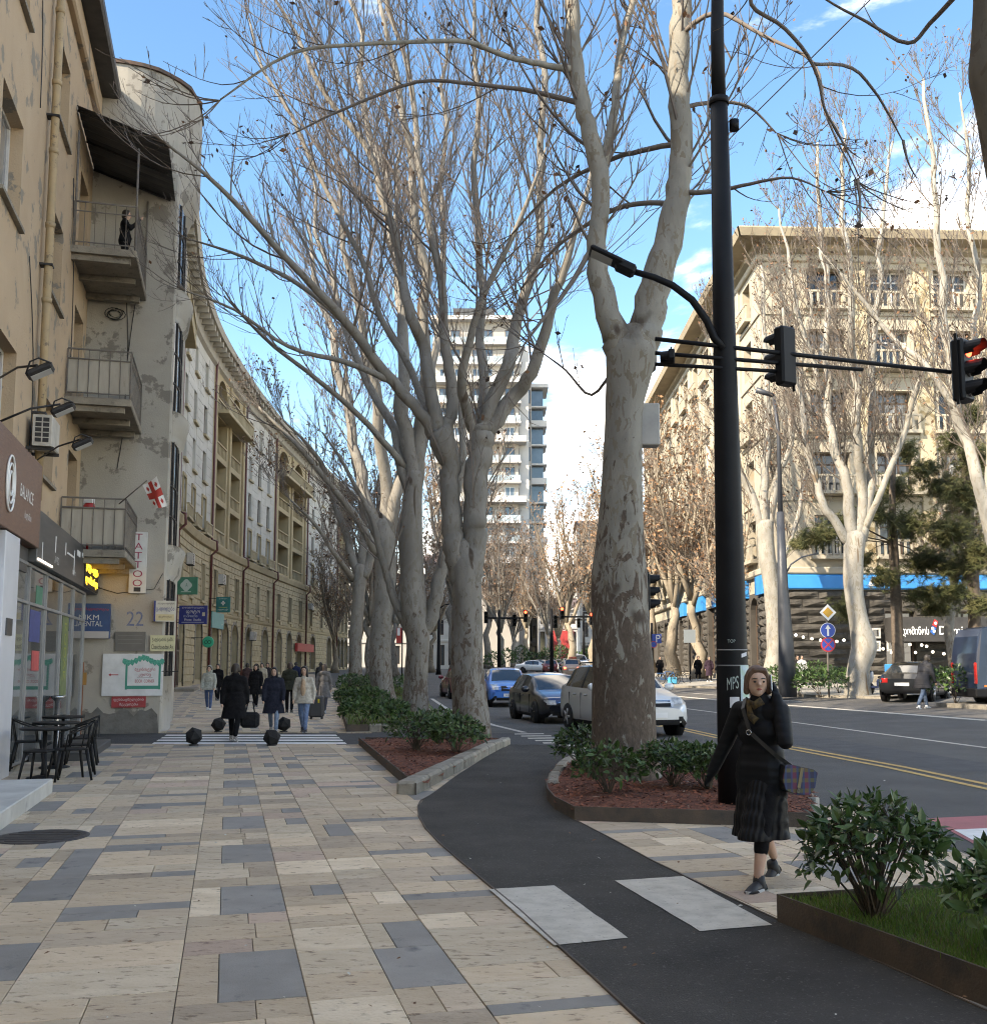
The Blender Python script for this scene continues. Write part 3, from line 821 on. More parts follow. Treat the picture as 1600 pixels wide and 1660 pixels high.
# manhole cover
c = G(66, 1361); mb = MB(); mb.lathe([(.44, -.02), (.44, .026), (.40, .031)], (0, 0, 0), 32)
for k in range(-3, 4): mb.box(-sqrt(.36**2-(k*.1)**2), sqrt(.36**2-(k*.1)**2), k*.1-.02, k*.1+.02, .031, .035)
solo('manhole_cover', mb, M('cast iron', (.055, .05, .048), (.09, .08, .075), rough=.6, metal=.6, scale=12), 'round cast iron manhole cover set in the paving', 'manhole cover', None).location = c
# ================================================================ left side: stuccoed house, stair tower, crescent
OA = Vector((-10.3, 25, 0))
def fmA(s, z, d=0.0): return OA + TD * s + ND * d + Vector((0, 0, z))
def fmT(u, v, d=0.0): return OA + ND * u + Vector((0, 0, v)) - TD * d      # front of the tower, faces back along the street
def onA(px, py, off=0.0):
    p = onplane(px, py, OA + ND * off, ND); q = p - OA; return q.dot(TD), p.z
def onT(px, py, d=0.0):
    p = onplane(px, py, OA - TD * d, TD); q = p - OA; return q.dot(ND), p.z
def stucco(name, c, c2, c3, s3=1.4, t3=(.60, .635), rough=.92):
    return M(name, c, c2, rough=rough, scale=.8, detail=8, sharp=(.3, .72), bump=.35, bscale=30, col3=c3, s3=s3, t3=t3, dist=.6)
M_STA = stucco('ochre stucco', (.43, .31, .20), (.48, .36, .24), (.25, .215, .17), 1.7, (.575, .60))
M_STT = stucco('tower plaster', (.42, .39, .335), (.34, .315, .27), (.22, .20, .17), 1.6, (.57, .60))
M_STY = stucco('pale yellow plaster', (.52, .44, .26), (.46, .39, .24), (.3, .26, .17), 1.0, (.62, .68))
M_GLS = M('window glass', (.018, .021, .024), (.035, .04, .045), rough=.06, scale=.5, spec=.9)
M_GLD = M('dim glass', (.03, .034, .038), (.075, .08, .082), rough=.1, scale=.35, spec=.8)
M_CUR = M('curtained glass', (.25, .25, .24), (.12, .12, .12), rough=.12, scale=1.2, spec=.8, stretch=(3, 3, .3))
M_FRW = M('white window frame', (.62, .61, .59), (.5, .49, .47), rough=.5, scale=4)
M_FRB = M('brown window frame', (.10, .065, .045), rough=.6)
M_FRG = M('grey window frame', (.22, .22, .21), rough=.5)
M_IRON = M('dark iron', (.028, .028, .03), (.05, .047, .045), rough=.55, metal=.5, scale=9)
M_RAIL = M('weathered railing', (.13, .125, .12), (.2, .17, .14), rough=.7, metal=.3, scale=8)
M_CONC = M('stained concrete', (.28, .25, .2), (.20, .175, .14), rough=.95, scale=2, bump=.4, bscale=30, col3=(.13, .11, .085), s3=5, t3=(.55, .68))
M_PANEL = M('faded balcony panel', (.40, .37, .31), (.33, .30, .25), rough=.85, scale=2.2, stretch=(3, 3, .5), col3=(.2, .17, .13), s3=5, t3=(.62, .74))
M_PIPEY = M('yellow drain pipe', (.40, .29, .16), (.33, .25, .15), rough=.7, scale=5, col3=(.16, .12, .085), s3=6, t3=(.58, .66))

ha = thing('stucco_house', 'ochre stuccoed apartment house with peeling plaster and drain pipe at left edge', 'building', fmA(-10, 0))
opsA = []
for k in range(-3, 1):
    s0 = k * 4.35
    for v0, v1 in ((5.4, 7.05), (9.15, 10.95), (12.85, 14.6)):
        opsA.append(dict(u0=s0 - 5.75 if k else -5.55, u1=s0 - 4.1 if k else -4.0, v0=v0, v1=v1))
for v0, v1 in ((4.3, 6.65), (7.8, 10.1), (11.3, 13.4)): opsA.append(dict(u0=-1.95, u1=-.55, v0=v0, v1=v1))
opsA = [o for o in opsA if not (o['v0'] == 5.4 and abs(o['u0'] + 10.1) < .2)] + [dict(u0=-10.5, u1=-8.1, v0=5.4, v1=7.05)]
mb = MB(); wall(mb, fmA, -45, 0, 3.2, 16.4, opsA, .32)
mb.poly((fmA(-45, -.2), fmA(-45, 3.2), fmA(0, 3.2), fmA(0, -.2)))
for a_, b_ in ((-45, 0),):
    mb.poly((fmA(a_, 0, -12), fmA(b_, 0, -12), fmA(b_, 16.4, -12), fmA(a_, 16.4, -12)))
    mb.poly((fmA(a_, 0, 0), fmA(a_, 0, -12), fmA(a_, 16.4, -12), fmA(a_, 16.4, 0))); mb.poly((fmA(b_, 0, 0), fmA(b_, 0, -12), fmA(b_, 16.4, -12), fmA(b_, 16.4, 0)))
part(ha, 'wall', mb, M_STA, world=True)
# pitched roof with dark boarded eaves
mb = MB()
E0 = [(.55, 16.35), (.6, 16.42), (.6, 16.6), (-5.5, 20.4), (-12.4, 16.5), (-12.4, 16.35)]
for (d0, z0), (d1, z1) in zip(E0, E0[1:] + E0[:1]): mb.poly((fmA(-46, z0, d0), fmA(.2, z0, d0), fmA(.2, z1, d1), fmA(-46, z1, d1)))
mb.poly([fmA(.2, z, d) for d, z in E0]); mb.poly([fmA(-46, z, d) for d, z in E0[::-1]])
part(ha, 'roof', mb, M('dark roof sheet', (.05, .046, .045), (.075, .07, .066), rough=.6, scale=3), world=True)
mb = MB(); fbox(mb, fmA, -46, 0, 15.75, 16.34, 0, .16, ch=.05); part(ha, 'cornice', mb, M_STA, world=True)
for i, o in enumerate(opsA):
    door = o['u0'] > -2.5
    w = window(ha, fmA, o, M_FRG if i % 2 else M_FRW, M('dark door', (.02, .03, .025), rough=.5) if door and o['v0'] < 5 else (M_GLS if i % 3 else M_CUR), .26, .065, mull=(1,) if not door else (1,), trans=(.68,) if door else ())
# projecting sills
    if not door:
        mb = MB(); fbox(mb, fmA, o['u0'] - .06, o['u1'] + .06, o['v0'] - .07, o['v0'] - .005, -.1, .09); part(w, 'sill', mb, M_CONC, world=True)
# drain pipe with collars and brackets
mb = MB(); mb.tube([fmA(-6.42, z, .15) for z in (4.75, 8, 12, 16.3)], .078, 12)
for z in (5.7, 7.2, 8.6, 10.1, 11.6, 13.0, 14.5, 15.8): mb.tube([fmA(-6.42, z - .05, .15), fmA(-6.42, z + .05, .15)], [.088, .098], 12)
dp = part(ha, 'drain_pipe', mb, M_PIPEY, world=True)
for z in (6.4, 9.3, 12.3, 15.1):
    mb = MB(); fbox(mb, fmA, -6.52, -6.32, z - .02, z + .02, 0, .24); part(dp, 'bracket', mb, M_IRON, world=True)
# loose cables down the wall
for s_, z0, z1, sag in ((-7.6, 9.0, 5.1, .5), (-3.2, 12.6, 7.9, .3), (-8.0, 15.2, 12.0, .2)):
    mb = MB(); mb.tube([fmA(s_ + sag * sin(pi * t / 10) + .12 * t / 10 * 6, z0 + (z1 - z0) * t / 10, .03) for t in range(11)], .011, 4); part(ha, 'cable', mb, M_IRON, world=True)

# balconies
def balcony(zf, h, panel, canopy=False):
    b = thing('balcony', 'x', 'balcony', fmA(-1.4, zf, 0))
    s0, s1, D = -2.95, -.06, 1.42
    mb = MB(); fbox(mb, fmA, s0, s1, zf - .16, zf, .0, D, ch=.02); part(b, 'slab', mb, M_CONC, world=True)
    for k in range(3):
        mb = MB(); fbox(mb, fmA, s0 + .1 + k * 1.25, s0 + .25 + k * 1.25, zf - .3, zf - .165, 0, D - .15); part(b, 'slab_beam', mb, M_CONC, world=True)
    run = [(s0 + .03, .04), (s0 + .03, D - .04), (s1 - .03, D - .04)]
    for z in (zf + .1, zf + h - .22, zf + h):
        mb = MB(); mb.tube([fmA(*((run[0][0], z)), run[0][1]), fmA(run[1][0], z, run[1][1]), fmA(run[2][0], z, run[2][1])], .022 if z > zf + .9 else .016, 6, smooth=False); part(b, 'rail', mb, M_RAIL, world=True)
    n = 7
    for (a_, c_), (e_, f_), n in zip(run, run[1:], (6, 13)):
        for k in range(n + 1):
            if k == 0 and n == 13: continue
            t = k / n; s_, d_ = a_ + (e_ - a_) * t, c_ + (f_ - c_) * t
            mb = MB(); r = .019 if k in (0, n) else .009; mb.tube([fmA(s_, zf, d_), fmA(s_, zf + h, d_)], r, 4, smooth=False); part(b, 'baluster', mb, M_RAIL, world=True)
    if panel:
        for i, ((a_, c_), (e_, f_)) in enumerate(zip(run, run[1:])):
            mb = MB(); q = .022
            P = [fmA(a_ + (q if i == 0 else q), zf + .13, c_ - (q if i else 0)), fmA(e_ + (q if i == 0 else -q), zf + .13, f_ - q)]
            mb.poly([P[0], P[1], P[1] + Vector((0, 0, h - .36)), P[0] + Vector((0, 0, h - .36))])
            P2_ = [p + (TD * .006 if i == 0 else ND * -.006) for p in P]
            mb.poly([P2_[1], P2_[0], P2_[0] + Vector((0, 0, h - .36)), P2_[1] + Vector((0, 0, h - .36))])
            part(b, 'screen_panel', mb, M_PANEL, world=True)
    if canopy:
        for s_, d_ in ((s0 + .05, .06), (s0 + .05, D - .05), (s1 - .05, D - .05)):
            mb = MB(); mb.tube([fmA(s_, zf, d_), fmA(s_, zf + 2.75 - d_ * .2, d_)], .028, 6); part(b, 'canopy_post', mb, M_RAIL, world=True)
        mb = MB(); n = 40; A_, B_ = [], []
        for k in range(n + 1):
            t = k / n; s_ = s0 - .15 + (s1 - s0 + 2.0) * t; w_ = .02 * sin(k * 2.2)
            A_.append(mb.vert(fmA(s_, zf + 3.25 + w_ , .02))); B_.append(mb.vert(fmA(s_, zf + 2.62 + w_, D + .62)))
        for k in range(n): mb.face((A_[k], A_[k+1], B_[k+1], B_[k]))
        part(b, 'canopy', mb, M('dark corrugated sheet', (.045, .045, .048), (.07, .068, .068), rough=.6, scale=3), world=True)
        for t in (.0, .5, 1.0):
            mb = MB(); s_ = s0 + (s1 - s0) * t; mb.tube([fmA(s_, zf + 3.2, .02), fmA(s_, zf + 2.6, D + .5)], .03, 5); part(b, 'canopy_rafter', mb, M_IRON, world=True)
    return b
b1 = balcony(11.15, 1.05, False, True); b1['label'] = 'top balcony under a dark corrugated canopy with bar railing'
b2 = balcony(7.65, 1.1, True); b2['label'] = 'middle balcony with pale screened railing below the canopied one'
b3 = balcony(4.22, 1.15, True); b3['label'] = 'lowest balcony with grey screened railing above the yellow lit sign'
for b in (b1, b2, b3): b['group'] = 'balconies of the stucco house'
# stored things on the lowest balcony
mb = MB(); p = fmA(-2.45, 4.22, .55); mb.ball((0, 0, .98), .15, 10, 8, sc=(1, .8, 1.1), jit=.2); mb.tube([(0, 0, .0), (0, 0, .9)], .03, 6); mb.box(-.1, .1, -.08, .08, 1.1, 1.22, 1)
solo('boxing_glove', mb, [M('red leather', (.36, .02, .02), rough=.4), M('white cuff', (.6, .58, .55))], 'red boxing glove standing above the railing of the lowest balcony', 'glove').location = p
# air conditioner
def aircon(name, fm, u, v, label, w=.82, h=.56, dp=.3, group=None, d=.12):
    o = thing(name, label, 'air conditioner', fm(u, v, 0), 0, group)
    mb = MB(); fbox(mb, fm, u - w/2, u + w/2, v, v + h, d, d + dp, ch=.02); part(o, 'case', mb, M('ac casing', (.52, .5, .46), (.42, .4, .37), rough=.6, scale=4), world=True)
    mb = MB()
    for k in range(6): fbox(mb, fm, u - w*.40, u + w*.12, v + .06 + k*h*.145, v + .06 + k*h*.145 + h*.1, d + dp, d + dp + .006)
    part(o, 'grille', mb, M_IRON, world=True)
    for t in (-.3, .3):
        mb = MB(); fbox(mb, fm, u + t*w - .02, u + t*w + .02, v - .05, v - .002, 0, d + dp); part(o, 'bracket', mb, M_IRON, world=True)
    return o
# the unit hangs with its end grille towards the camera
s_, z_ = onA(64, 722, .25)
ac = thing('air_conditioner', 'dirty white outdoor air conditioner beside the drain pipe', 'air conditioner', fmA(s_, z_, .1))
mb = MB(); fbox(mb, fmA, s_, s_ + .8, z_, z_ + .58, .12, .46, ch=.02); part(ac, 'case', mb, M('ac casing old', (.5, .47, .42), (.38, .35, .3), rough=.6, scale=4), world=True)
mb = MB()
fx = lambda u, v, d=0: fmA(s_ - d, z_ + v, .12 + u)
for i in range(2):
    for k in range(5): fbox(mb, fx, .045 + i*.13, .15 + i*.13, .07 + k*.095, .145 + k*.095, 0, .006)
part(ac, 'grille', mb, M_IRON, world=True)
for t in (.1, .7):
    mb = MB(); fbox(mb, fmA, s_ + t - .02, s_ + t + .02, z_ - .06, z_ - .002, 0, .48); part(ac, 'bracket', mb, M_IRON, world=True)

# ---- shop front: wood sign, metal sign, glazing
sh = thing('corner_shop', 'glazed shop front under a wood sign and a dark metal sign', 'shop front', fmA(-8, 0, .4))
M_WOOD = M('sign wood', (.20, .105, .066), (.14, .072, .047), rough=.5, scale=3.2, stretch=(2, 2, 14), bump=.15, bscale=20, col3=(.09, .045, .03), s3=4, t3=(.62, .68))
mb = MB(); fbox(mb, fmA, -17, -8.45, 3.62, 5.02, 0, .56, ch=.01); sg = part(sh, 'wood_sign', mb, M_WOOD, world=True)
M_LET = M('white letters', (.75, .75, .73), rough=.45)
u0, v0 = onA(38, 808, .57); mb = MB(); lettering(mb, 'BALANCE', fmA, -9.75, 4.32, 1.05, .2, .575); part(sg, 'lettering', mb, M_LET, world=True)
mb = MB(); lettering(mb, 'ბალანსი', fmA, -9.6, 3.98, .55, .15, .575); part(sg, 'lettering', mb, M_LET, world=True)
# spiral emblem
for k in range(3):
    mb = MB(); pts = []
    for i in range(31):
        a_ = pi * 2 * i / 30 - .5; r = .13 + k * .085
        pts.append(fmA(-11.0 + r * cos(a_) * .95, 4.28 + r * 1.35 * sin(a_), .578))
    mb.tube(pts, .017, 6); part(sg, 'emblem_ring', mb, M_LET, world=True)
M_DKM = M('brushed dark metal', (.085, .088, .092), (.12, .122, .125), rough=.42, metal=.7, scale=1.5, stretch=(.6, .6, 5))
mb = MB(); fbox(mb, fmA, -8.43, -.1, 3.4, 4.3, 0, .53, ch=.008); sg2 = part(sh, 'metal_sign', mb, M_DKM, world=True)
mb = MB(); fbox(mb, fmA, -17, -8.46, 3.2, 3.6, 0, .40); part(sh, 'soffit', mb, M_DKM, world=True)
# pale marks on the metal sign
for q, (u, v, w, h) in enumerate(((-7.95, 3.62, .03, .32), (-6.6, 3.9, .05, .3), (-5.4, 3.95, .05, .25), (-4.7, 3.9, .9, .035), (-4.2, 3.8, .05, .5), (-3.6, 4.05, .45, .12), (-2.8, 4.08, .5, .1))):
    mb = MB(); fbox(mb, fmA, u - w/2, u + w/2, v - h/2, v + h/2, .531, .54); part(sg2, 'mark', mb, M_LET, world=True)
for u, v, w, h, t in ((-6.4, 3.62, .5, .14, 'კაფე'), (-4.2, 3.58, .5, .16, 'სალარო')):
    mb = MB(); lettering(mb, t, fmA, u, v, w, h, .535); part(sg2, 'lettering', mb, M_LET, world=True)
mb = MB(); fbox(mb, fmA, -8.35, -6.9, 3.44, 3.47, .531, .545); part(sg2, 'light_strip', mb, M('led strip', (.8, .8, .8), emit=(1, .95, .9), estr=1.2), world=True)
M_LED = M('yellow led', (.8, .45, .05), emit=(1, .56, .04), estr=2.3)
mb = MB(); fbox(mb, fmA, -2.6, -.2, 3.43, 4.06, .531, .55); led = part(sh, 'led_panel', mb, M_IRON, world=True)
for v, t in ((3.90, 'ვალუტის გაცვლა'), (3.60, 'ლომბარდი')):
    mb = MB(); lettering(mb, t, fmA, -1.38, v, 2.2, .24, .553); part(led, 'lettering', mb, M_LED, world=True)
# glazing
M_SHOP = M('shop glass', (.035, .04, .042), (.13, .14, .14), rough=.03, scale=.55, spec=1.0, col3=(.15, .145, .135), s3=1.1, t3=(.6, .7), stretch=(1, 1, .35))
M_ALU = M('aluminium', (.34, .345, .35), (.26, .265, .27), rough=.4, metal=.4, scale=2)
ug = [-9.95, -8.2, -6.5, -4.7, -3.0, -1.2]
for a_, b_ in zip(ug, ug[1:]):
    o = dict(u0=a_, u1=b_, v0=.06, v1=3.38)
    window(sh, lambda u, v, d=0: fmA(u, v, d + .42), o, M_ALU, M_SHOP, .06, .05, mull=(), trans=(.8,), name='shop_window')
mb = MB(); fbox(mb, fmA, -11.0, -9.98, -.05, 3.6, .0, .55, ch=.01); part(sh, 'white_pier', mb, M('white panel', (.60, .61, .64), (.54, .55, .58), rough=.35, scale=1.5), world=True)
mb = MB(); fbox(mb, fmA, -17, -11.02, -.05, 3.2, .0, .42, ch=.01); part(sh, 'pier', mb, M('white panel', (.6, .61, .64)), world=True)
mb = MB(); fbox(mb, fmA, -10.75, -10.35, 2.1, 2.35, .551, .57); part(sh, 'small_plaque', mb, M_DKM, world=True)
# posters and boards in the shop windows
for u, v, w, h, c in ((-7.4, 2.35, 1.0, .55, (.03, .045, .16)), (-7.2, 1.75, .7, .35, (.35, .05, .05)), (-3.9, 1.9, .8, 1.7, (.10, .13, .05)), (-7.1, 2.9, .6, .35, (.03, .14, .09))):
    mb = MB(); fbox(mb, fmA, u - w/2, u + w/2, v - h/2, v + h/2, .372, .38); part(sh, 'window_poster', mb, M('poster%.2f' % c[0] + '%.2f' % u, c, tuple(x * 1.5 for x in c), rough=.5, scale=5), world=True)
mb = MB(); lettering(mb, 'KODAK', lambda u, v, d=0: fmA(-3.9 + v * 1, 1.95 - u, d), 0, 0, 1.2, .28, .385); part(sh, 'lettering', mb, M('lettering olive', (.35, .37, .1)), world=True)
# white stone step and dark platform
mb = MB(); fbox(mb, fmA, -19, -12.35, -.05, .2, .45, 1.52, ch=.012); solo('stone_step', mb, M('pale marble', (.55, .54, .5), (.42, .41, .38), rough=.6, scale=2, col3=(.3, .29, .27), s3=3, t3=(.6, .75)), 'white stone entrance step in the left foreground', 'step', fmA(-14, 0, 1))
mb = MB(); fbox(mb, fmA, -7.7, -4.3, -.05, .16, .43, 1.4, ch=.012); solo('stone_step', mb, M_DKM, 'dark grey entrance platform behind the cafe chairs', 'step', fmA(-6, 0, 1))
# sign lamps on long arms
for k, (s0, s1, z0, px) in enumerate(((-9.9, -9.5, 5.05, (0, 612, 60, 592)), (-8.9, -8.9, 5.0, (0, 683, 98, 655)), (-8.3, -8.3, 4.9, (55, 745, 130, 712)))):
    o_ = (.62, .66, .9)[k]
    a_ = onplane(px[0], px[1], OA + ND * .5, ND) if k < 2 else onplane(px[0] + 6, px[1], OA + ND * .35, ND); b_ = onplane(px[2], px[3], OA + ND * 1.25, ND)
    lab = ('upper', 'middle', 'lowest')[k]
    t = thing('sign_lamp', f'black floodlight on a long arm over the shop sign, {lab} of three', 'lamp', a_, 0, 'floodlights over the shop sign')
    mb = MB(); mb.tube([a_, a_.lerp(b_, .5) + Vector((0, 0, .06)), b_], .016, 6); part(t, 'arm', mb, M_IRON, world=True)
    R = Matrix.Translation(b_) @ Matrix.Rotation(VPA, 4, 'Z') @ Matrix.Rotation(-.5, 4, 'Y')
    mb = MB(R); mb.rbox(-.17, .17, -.13, .13, -.13, -.04, .03); hd = part(t, 'lamp_head', mb, M_IRON, world=True)
    mb = MB(R); mb.box(-.13, .13, -.1, .1, -.137, -.131); part(hd, 'lens', mb, M('lamp lens', (.5, .5, .48), rough=.1), world=True)
    mb = MB(R); mb.tube([(-.16, -.135, -.09), (-.05, -.14, .03), (.06, -.14, .03), (.17, -.135, -.09)], .012, 5); part(t, 'yoke', mb, M_IRON, world=True)

# ---- stair tower
tw = thing('stair_tower', 'tall weathered plaster stair tower with rounded dark window bay', 'building', fmT(1, 0))
mb = MB()
base = [(-.6, 0), (2.08, 0), (2.12, .05), (2.12, 6), (-.6, 6)]     # (n, t)
def tp(n, t, z): return OA + ND * n + TD * t + Vector((0, 0, z))
for (a_, b_), (c_, e_) in zip(base, base[1:] + base[:1]):
    N_ = 8
    for k in range(N_): mb.poly((tp(a_, b_, -.1 + 14.6*k/N_), tp(c_, e_, -.1 + 14.6*k/N_), tp(c_, e_, -.1 + 14.6*(k+1)/N_), tp(a_, b_, -.1 + 14.6*(k+1)/N_)))
up = [(-.6, -.02), (.75, -.02)] + [(.75 + 1.95 * sin(a_), 1.93 - 1.95 * cos(a_)) for a_ in [pi/2*i/8 for i in range(1, 9)]] + [(2.72, 2.6), (2.5, 3.2), (2.12, 3.4), (2.12, 6), (-.6, 6)]
up = [(.75 + (n_ - .75) * .92 if n_ > .75 else n_, t_) for n_, t_ in up]
lo_ = [(min(n_, 2.10), max(t_, .001)) for n_, t_ in up]
mb.smooth = False
levels = [(13.9, 0), (14.5, .8), (14.8, 1.0), (16.0, 1), (17.35, 1)]
rings = []
for z, f in levels: rings.append([mb.vert(tp(a_[0]*(1-f) + b_[0]*f, a_[1]*(1-f) + b_[1]*f, z)) for a_, b_ in zip(lo_, up)])
for A_, B_ in zip(rings, rings[1:]):
    for i in range(len(up)): mb.face((A_[i], A_[(i+1) % len(up)], B_[(i+1) % len(up)], B_[i]))
mb.face(rings[-1])
part(tw, 'wall', mb, M_STT, world=True)
mb = MB(); rim = [(n_ + (.05 if n_ > .6 else 0) + .03*sin(n_*9 + t_*7), t_ - (.05 if t_ < 1 else 0)) for n_, t_ in up]
mb.prism([tuple(tp(n_, t_, 0))[:2] for n_, t_ in rim], 17.352, 17.45); part(tw, 'roof_edge', mb, M('rusty roof edge', (.13, .075, .05), (.09, .07, .06), rough=.8, scale=4), world=True)
rw = MB(); rw.prism([tuple(tp(n_, t_, 0))[:2] for n_, t_ in ((-9, 6.02), (-.62, 6.02), (-.62, 22), (-9, 22))], -.1, 15.5); part(tw, 'sun_block_wing', rw, M_STT, world=True)  # unseen wing added to close the gap and stop a sun streak
# rounded bay with window strips and lips
def bay(r, k, n=10): return [(2.06 + r * sin(pi*i/n), 1.55 - 1.25 * cos(pi*i/n)) for i in range(n + 1)]
M_BAYG = M('dark bay glass', (.02, .022, .025), (.05, .052, .055), rough=.12, scale=1.3, spec=.8)
zz = [(1.4, 3.9), (4.7, 7.5), (8.2, 10.7), (11.5, 13.9)]
bands = [(.0, 1.4), (3.9, 4.7), (7.5, 8.2), (10.7, 11.5)]
for z0, z1 in zz:
    P = bay(.17, 0); mb = MB()
    for (a_, b_), (c_, e_) in zip(P, P[1:]): mb.poly((tp(a_, b_, z0), tp(c_, e_, z0), tp(c_, e_, z1), tp(a_, b_, z1)))
    w = part(tw, 'bay_window', mb, M_BAYG, world=True)
    for i in (0, 2, 4, 6, 8, 10):
        mb = MB(); mb.tube([tp(P[i][0] + .01, P[i][1], z0), tp(P[i][0] + .01, P[i][1], z1)], .03, 4, smooth=False); part(w, 'mullion', mb, M_IRON, world=True)
    for z in (z0 + .8, z0 + 1.6):
        mb = MB(); mb.tube([tp(a_ + .01, b_, z) for a_, b_ in P], .022, 4, smooth=False); part(w, 'transom', mb, M_IRON, world=True)
for z0, z1 in bands:
    mb = MB(); rr = [(z0 - .05, .2), (z0 + .12, .34), (z1 - .25, .40), (z1 - .05, .46), (z1 + .05, .40)] if z0 > 1 else [(z0 - .1, .2), (z1, .2)]
    R = []
    for z, r in rr: R.append([mb.vert(tp(a_, b_, z)) for a_, b_ in bay(r, 0)])
    mb.smooth = True
    for A_, B_ in zip(R, R[1:]):
        for i in range(10): mb.face((A_[i], A_[i+1], B_[i+1], B_[i]))
    mb.smooth = False; mb.face(R[0]); mb.face(R[-1][::-1]); part(tw, 'bay_band', mb, M_STT, world=True)
# crumbling patch of bare render at the foot
mb = MB(); pts = [(.35 + i * .14, .55 + .33 * mnoise.noise(Vector((i * .7, 2, 0)))) for i in range(13)]
P = [fmT(.3, -.05, .03), fmT(2.07, -.05, .03)] + [fmT(u, max(.2, v), .02) for u, v in pts[::-1]]
mb.poly(P); part(tw, 'bare_render', mb, M('grey render', (.2, .19, .17), (.14, .13, .115), rough=.95, scale=4, bump=.6, bscale=25), world=True)
# painted number
M_BLUEP = M('blue paint worn', (.10, .13, .25), (.2, .22, .28), rough=.8, scale=14)
u, v = onT(219, 1003); mb = MB(); lettering(mb, '22', fmT, u, v, .40, .36, .004); part(tw, 'painted_number', mb, M_BLUEP, world=True)
# wires on the tower
for P in ([(205, 470), (208, 560), (200, 700), (190, 760)], [(228, 440), (215, 520), (206, 590)], [(150, 950), (190, 962), (250, 955), (264, 930)]):
    mb = MB(); mb.tube([fmT(*onT(*q), .02) for q in P], .011, 4); part(tw, 'wire', mb, M_IRON, world=True)
mb = MB(); rgw = random.Random(5); pts = []
for i in range(110): a_ = i * .47; r = .15 + .05 * sin(i * .31) + .02 * rgw.random(); pts.append(fmT(onT(187, 510)[0] + r * cos(a_) * 1.2, onT(187, 510)[1] + r * sin(a_) * .8, .05 + .03 * rgw.random()))
mb.tube(pts, .007, 3); part(tw, 'cable_coil', mb, M_IRON, world=True)

# ---- signs on the tower
def board(name, label, fm, u0, u1, v0, v1, d0, d1, col, texts=(), cat='sign', border=None, extra=None, loc=None):
    o = thing(name, label, cat, fm((u0+u1)/2, v0, d0))
    mb = MB(); fbox(mb, fm, u0, u1, v0, v1, d0, d1); part(o, 'panel', mb, M('sign ' + name + label[:14], col, tuple(min(1, c * .82) for c in col), rough=.5, scale=3), world=True)
    for (t, cu, cv, w, h, c) in texts:
        W_, H_ = u1 - u0, v1 - v0; mb = MB()
        if t is None: fbox(mb, fm, u0 + W_*(cu - w/2), u0 + W_*(cu + w/2), v0 + H_*(cv - h/2), v0 + H_*(cv + h/2), d1 + .001, d1 + .004)
        else: lettering(mb, t, fm, u0 + W_*cu, v0 + H_*cv, W_*w, H_*h, d1 + .006)
        part(o, 'field' if t is None else 'lettering', mb, M('ink%.2f%.2f%.2f' % c, c, rough=.55), world=True)
    return o
def rect(px0, py0, px1, py1, f=onT, d=0.0):
    a_, b_ = f(px0, py0, d), f(px1, py1, d); return a_[0], b_[0], b_[1], a_[1]
W_ = (.62, .61, .58); NAVY = (.025, .035, .19); RED = (.42, .03, .035); BLK = (.02, .02, .02); GRN = (.03, .25, .18)
r = rect(212, 862, 236, 962, onT, .1); board('vertical_sign', 'tall narrow white sign reading TATTOO on the tower', fmT, *r, .02, .12, W_, [('TATTOO', .5, .54, .55, .86, (.3, .03, .07)), (None, .5, .06, .4, .07, BLK)])
r = rect(167, 1060, 263, 1128, onT, .08)
bk = board('shop_board', 'white board with arrow and green ornamental frame reading BOOK CORNER', fmT, *r, .03, .07, (.66, .67, .67),
      [('ბუკინისტური', .70, .62, .34, .1, RED), ('კუთხე', .70, .50, .2, .09, RED), ('BOOK  CORNER', .70, .35, .32, .075, RED), (None, .70, .43, .26, .012, (.3, .3, .3)), (None, .19, .5, .15, .02, RED), (None, .395, .46, .035, .62, GRN), (None, .945, .46, .035, .62, GRN), (None, .67, .2, .52, .08, GRN)])
mb = MB(); u0, u1, v0, v1 = r
mb.poly([fmT(u0 + (u1-u0)*.1, (v0+v1)/2, .076), fmT(u0 + (u1-u0)*.14, (v0+v1)/2 - .035, .076), fmT(u0 + (u1-u0)*.14, (v0+v1)/2 + .035, .076)]); part(bk, 'arrow_head', mb, M('ink red', RED), world=True)
for i in range(11):   # leafy crest over the frame
    mb = MB(); cu, cv = u0 + (u1-u0)*(.36 + .062*i), v0 + (v1-v0)*(.83 + .05*cos((i-5)*.9) + .03*(1-abs(i-5)/5))
    mb.poly([fmT(cu + .055*cos(a_), cv + .06*sin(a_)*(1 + .5*(k % 2)), .075 + .0004*i) for k, a_ in enumerate([2*pi*j/9 for j in range(9)])]); part(bk, 'crest_leaf', mb, M('ornament green', GRN, (.1, .4, .3), scale=30), world=True)
r = rect(181, 1129.5, 236, 1147, onT, .06); board('repair_sign', 'small red sign with white lettering under the BOOK CORNER board', fmT, *r, .02, .05, (.38, .04, .045), [('ფეხსაცმელების', .5, .7, .88, .3, W_), ('შეკეთება', .5, .27, .55, .3, W_)])
r = rect(187, 1024, 235, 1056, onT, .05); board('stone_plaque', 'grey stone plaque below the painted number 22', fmT, *r, .01, .045, (.14, .13, .115), [(None, .5, .8, .8, .02, (.2, .19, .17)), (None, .5, .6, .8, .02, (.2, .19, .17)), (None, .5, .4, .8, .02, (.2, .19, .17))])
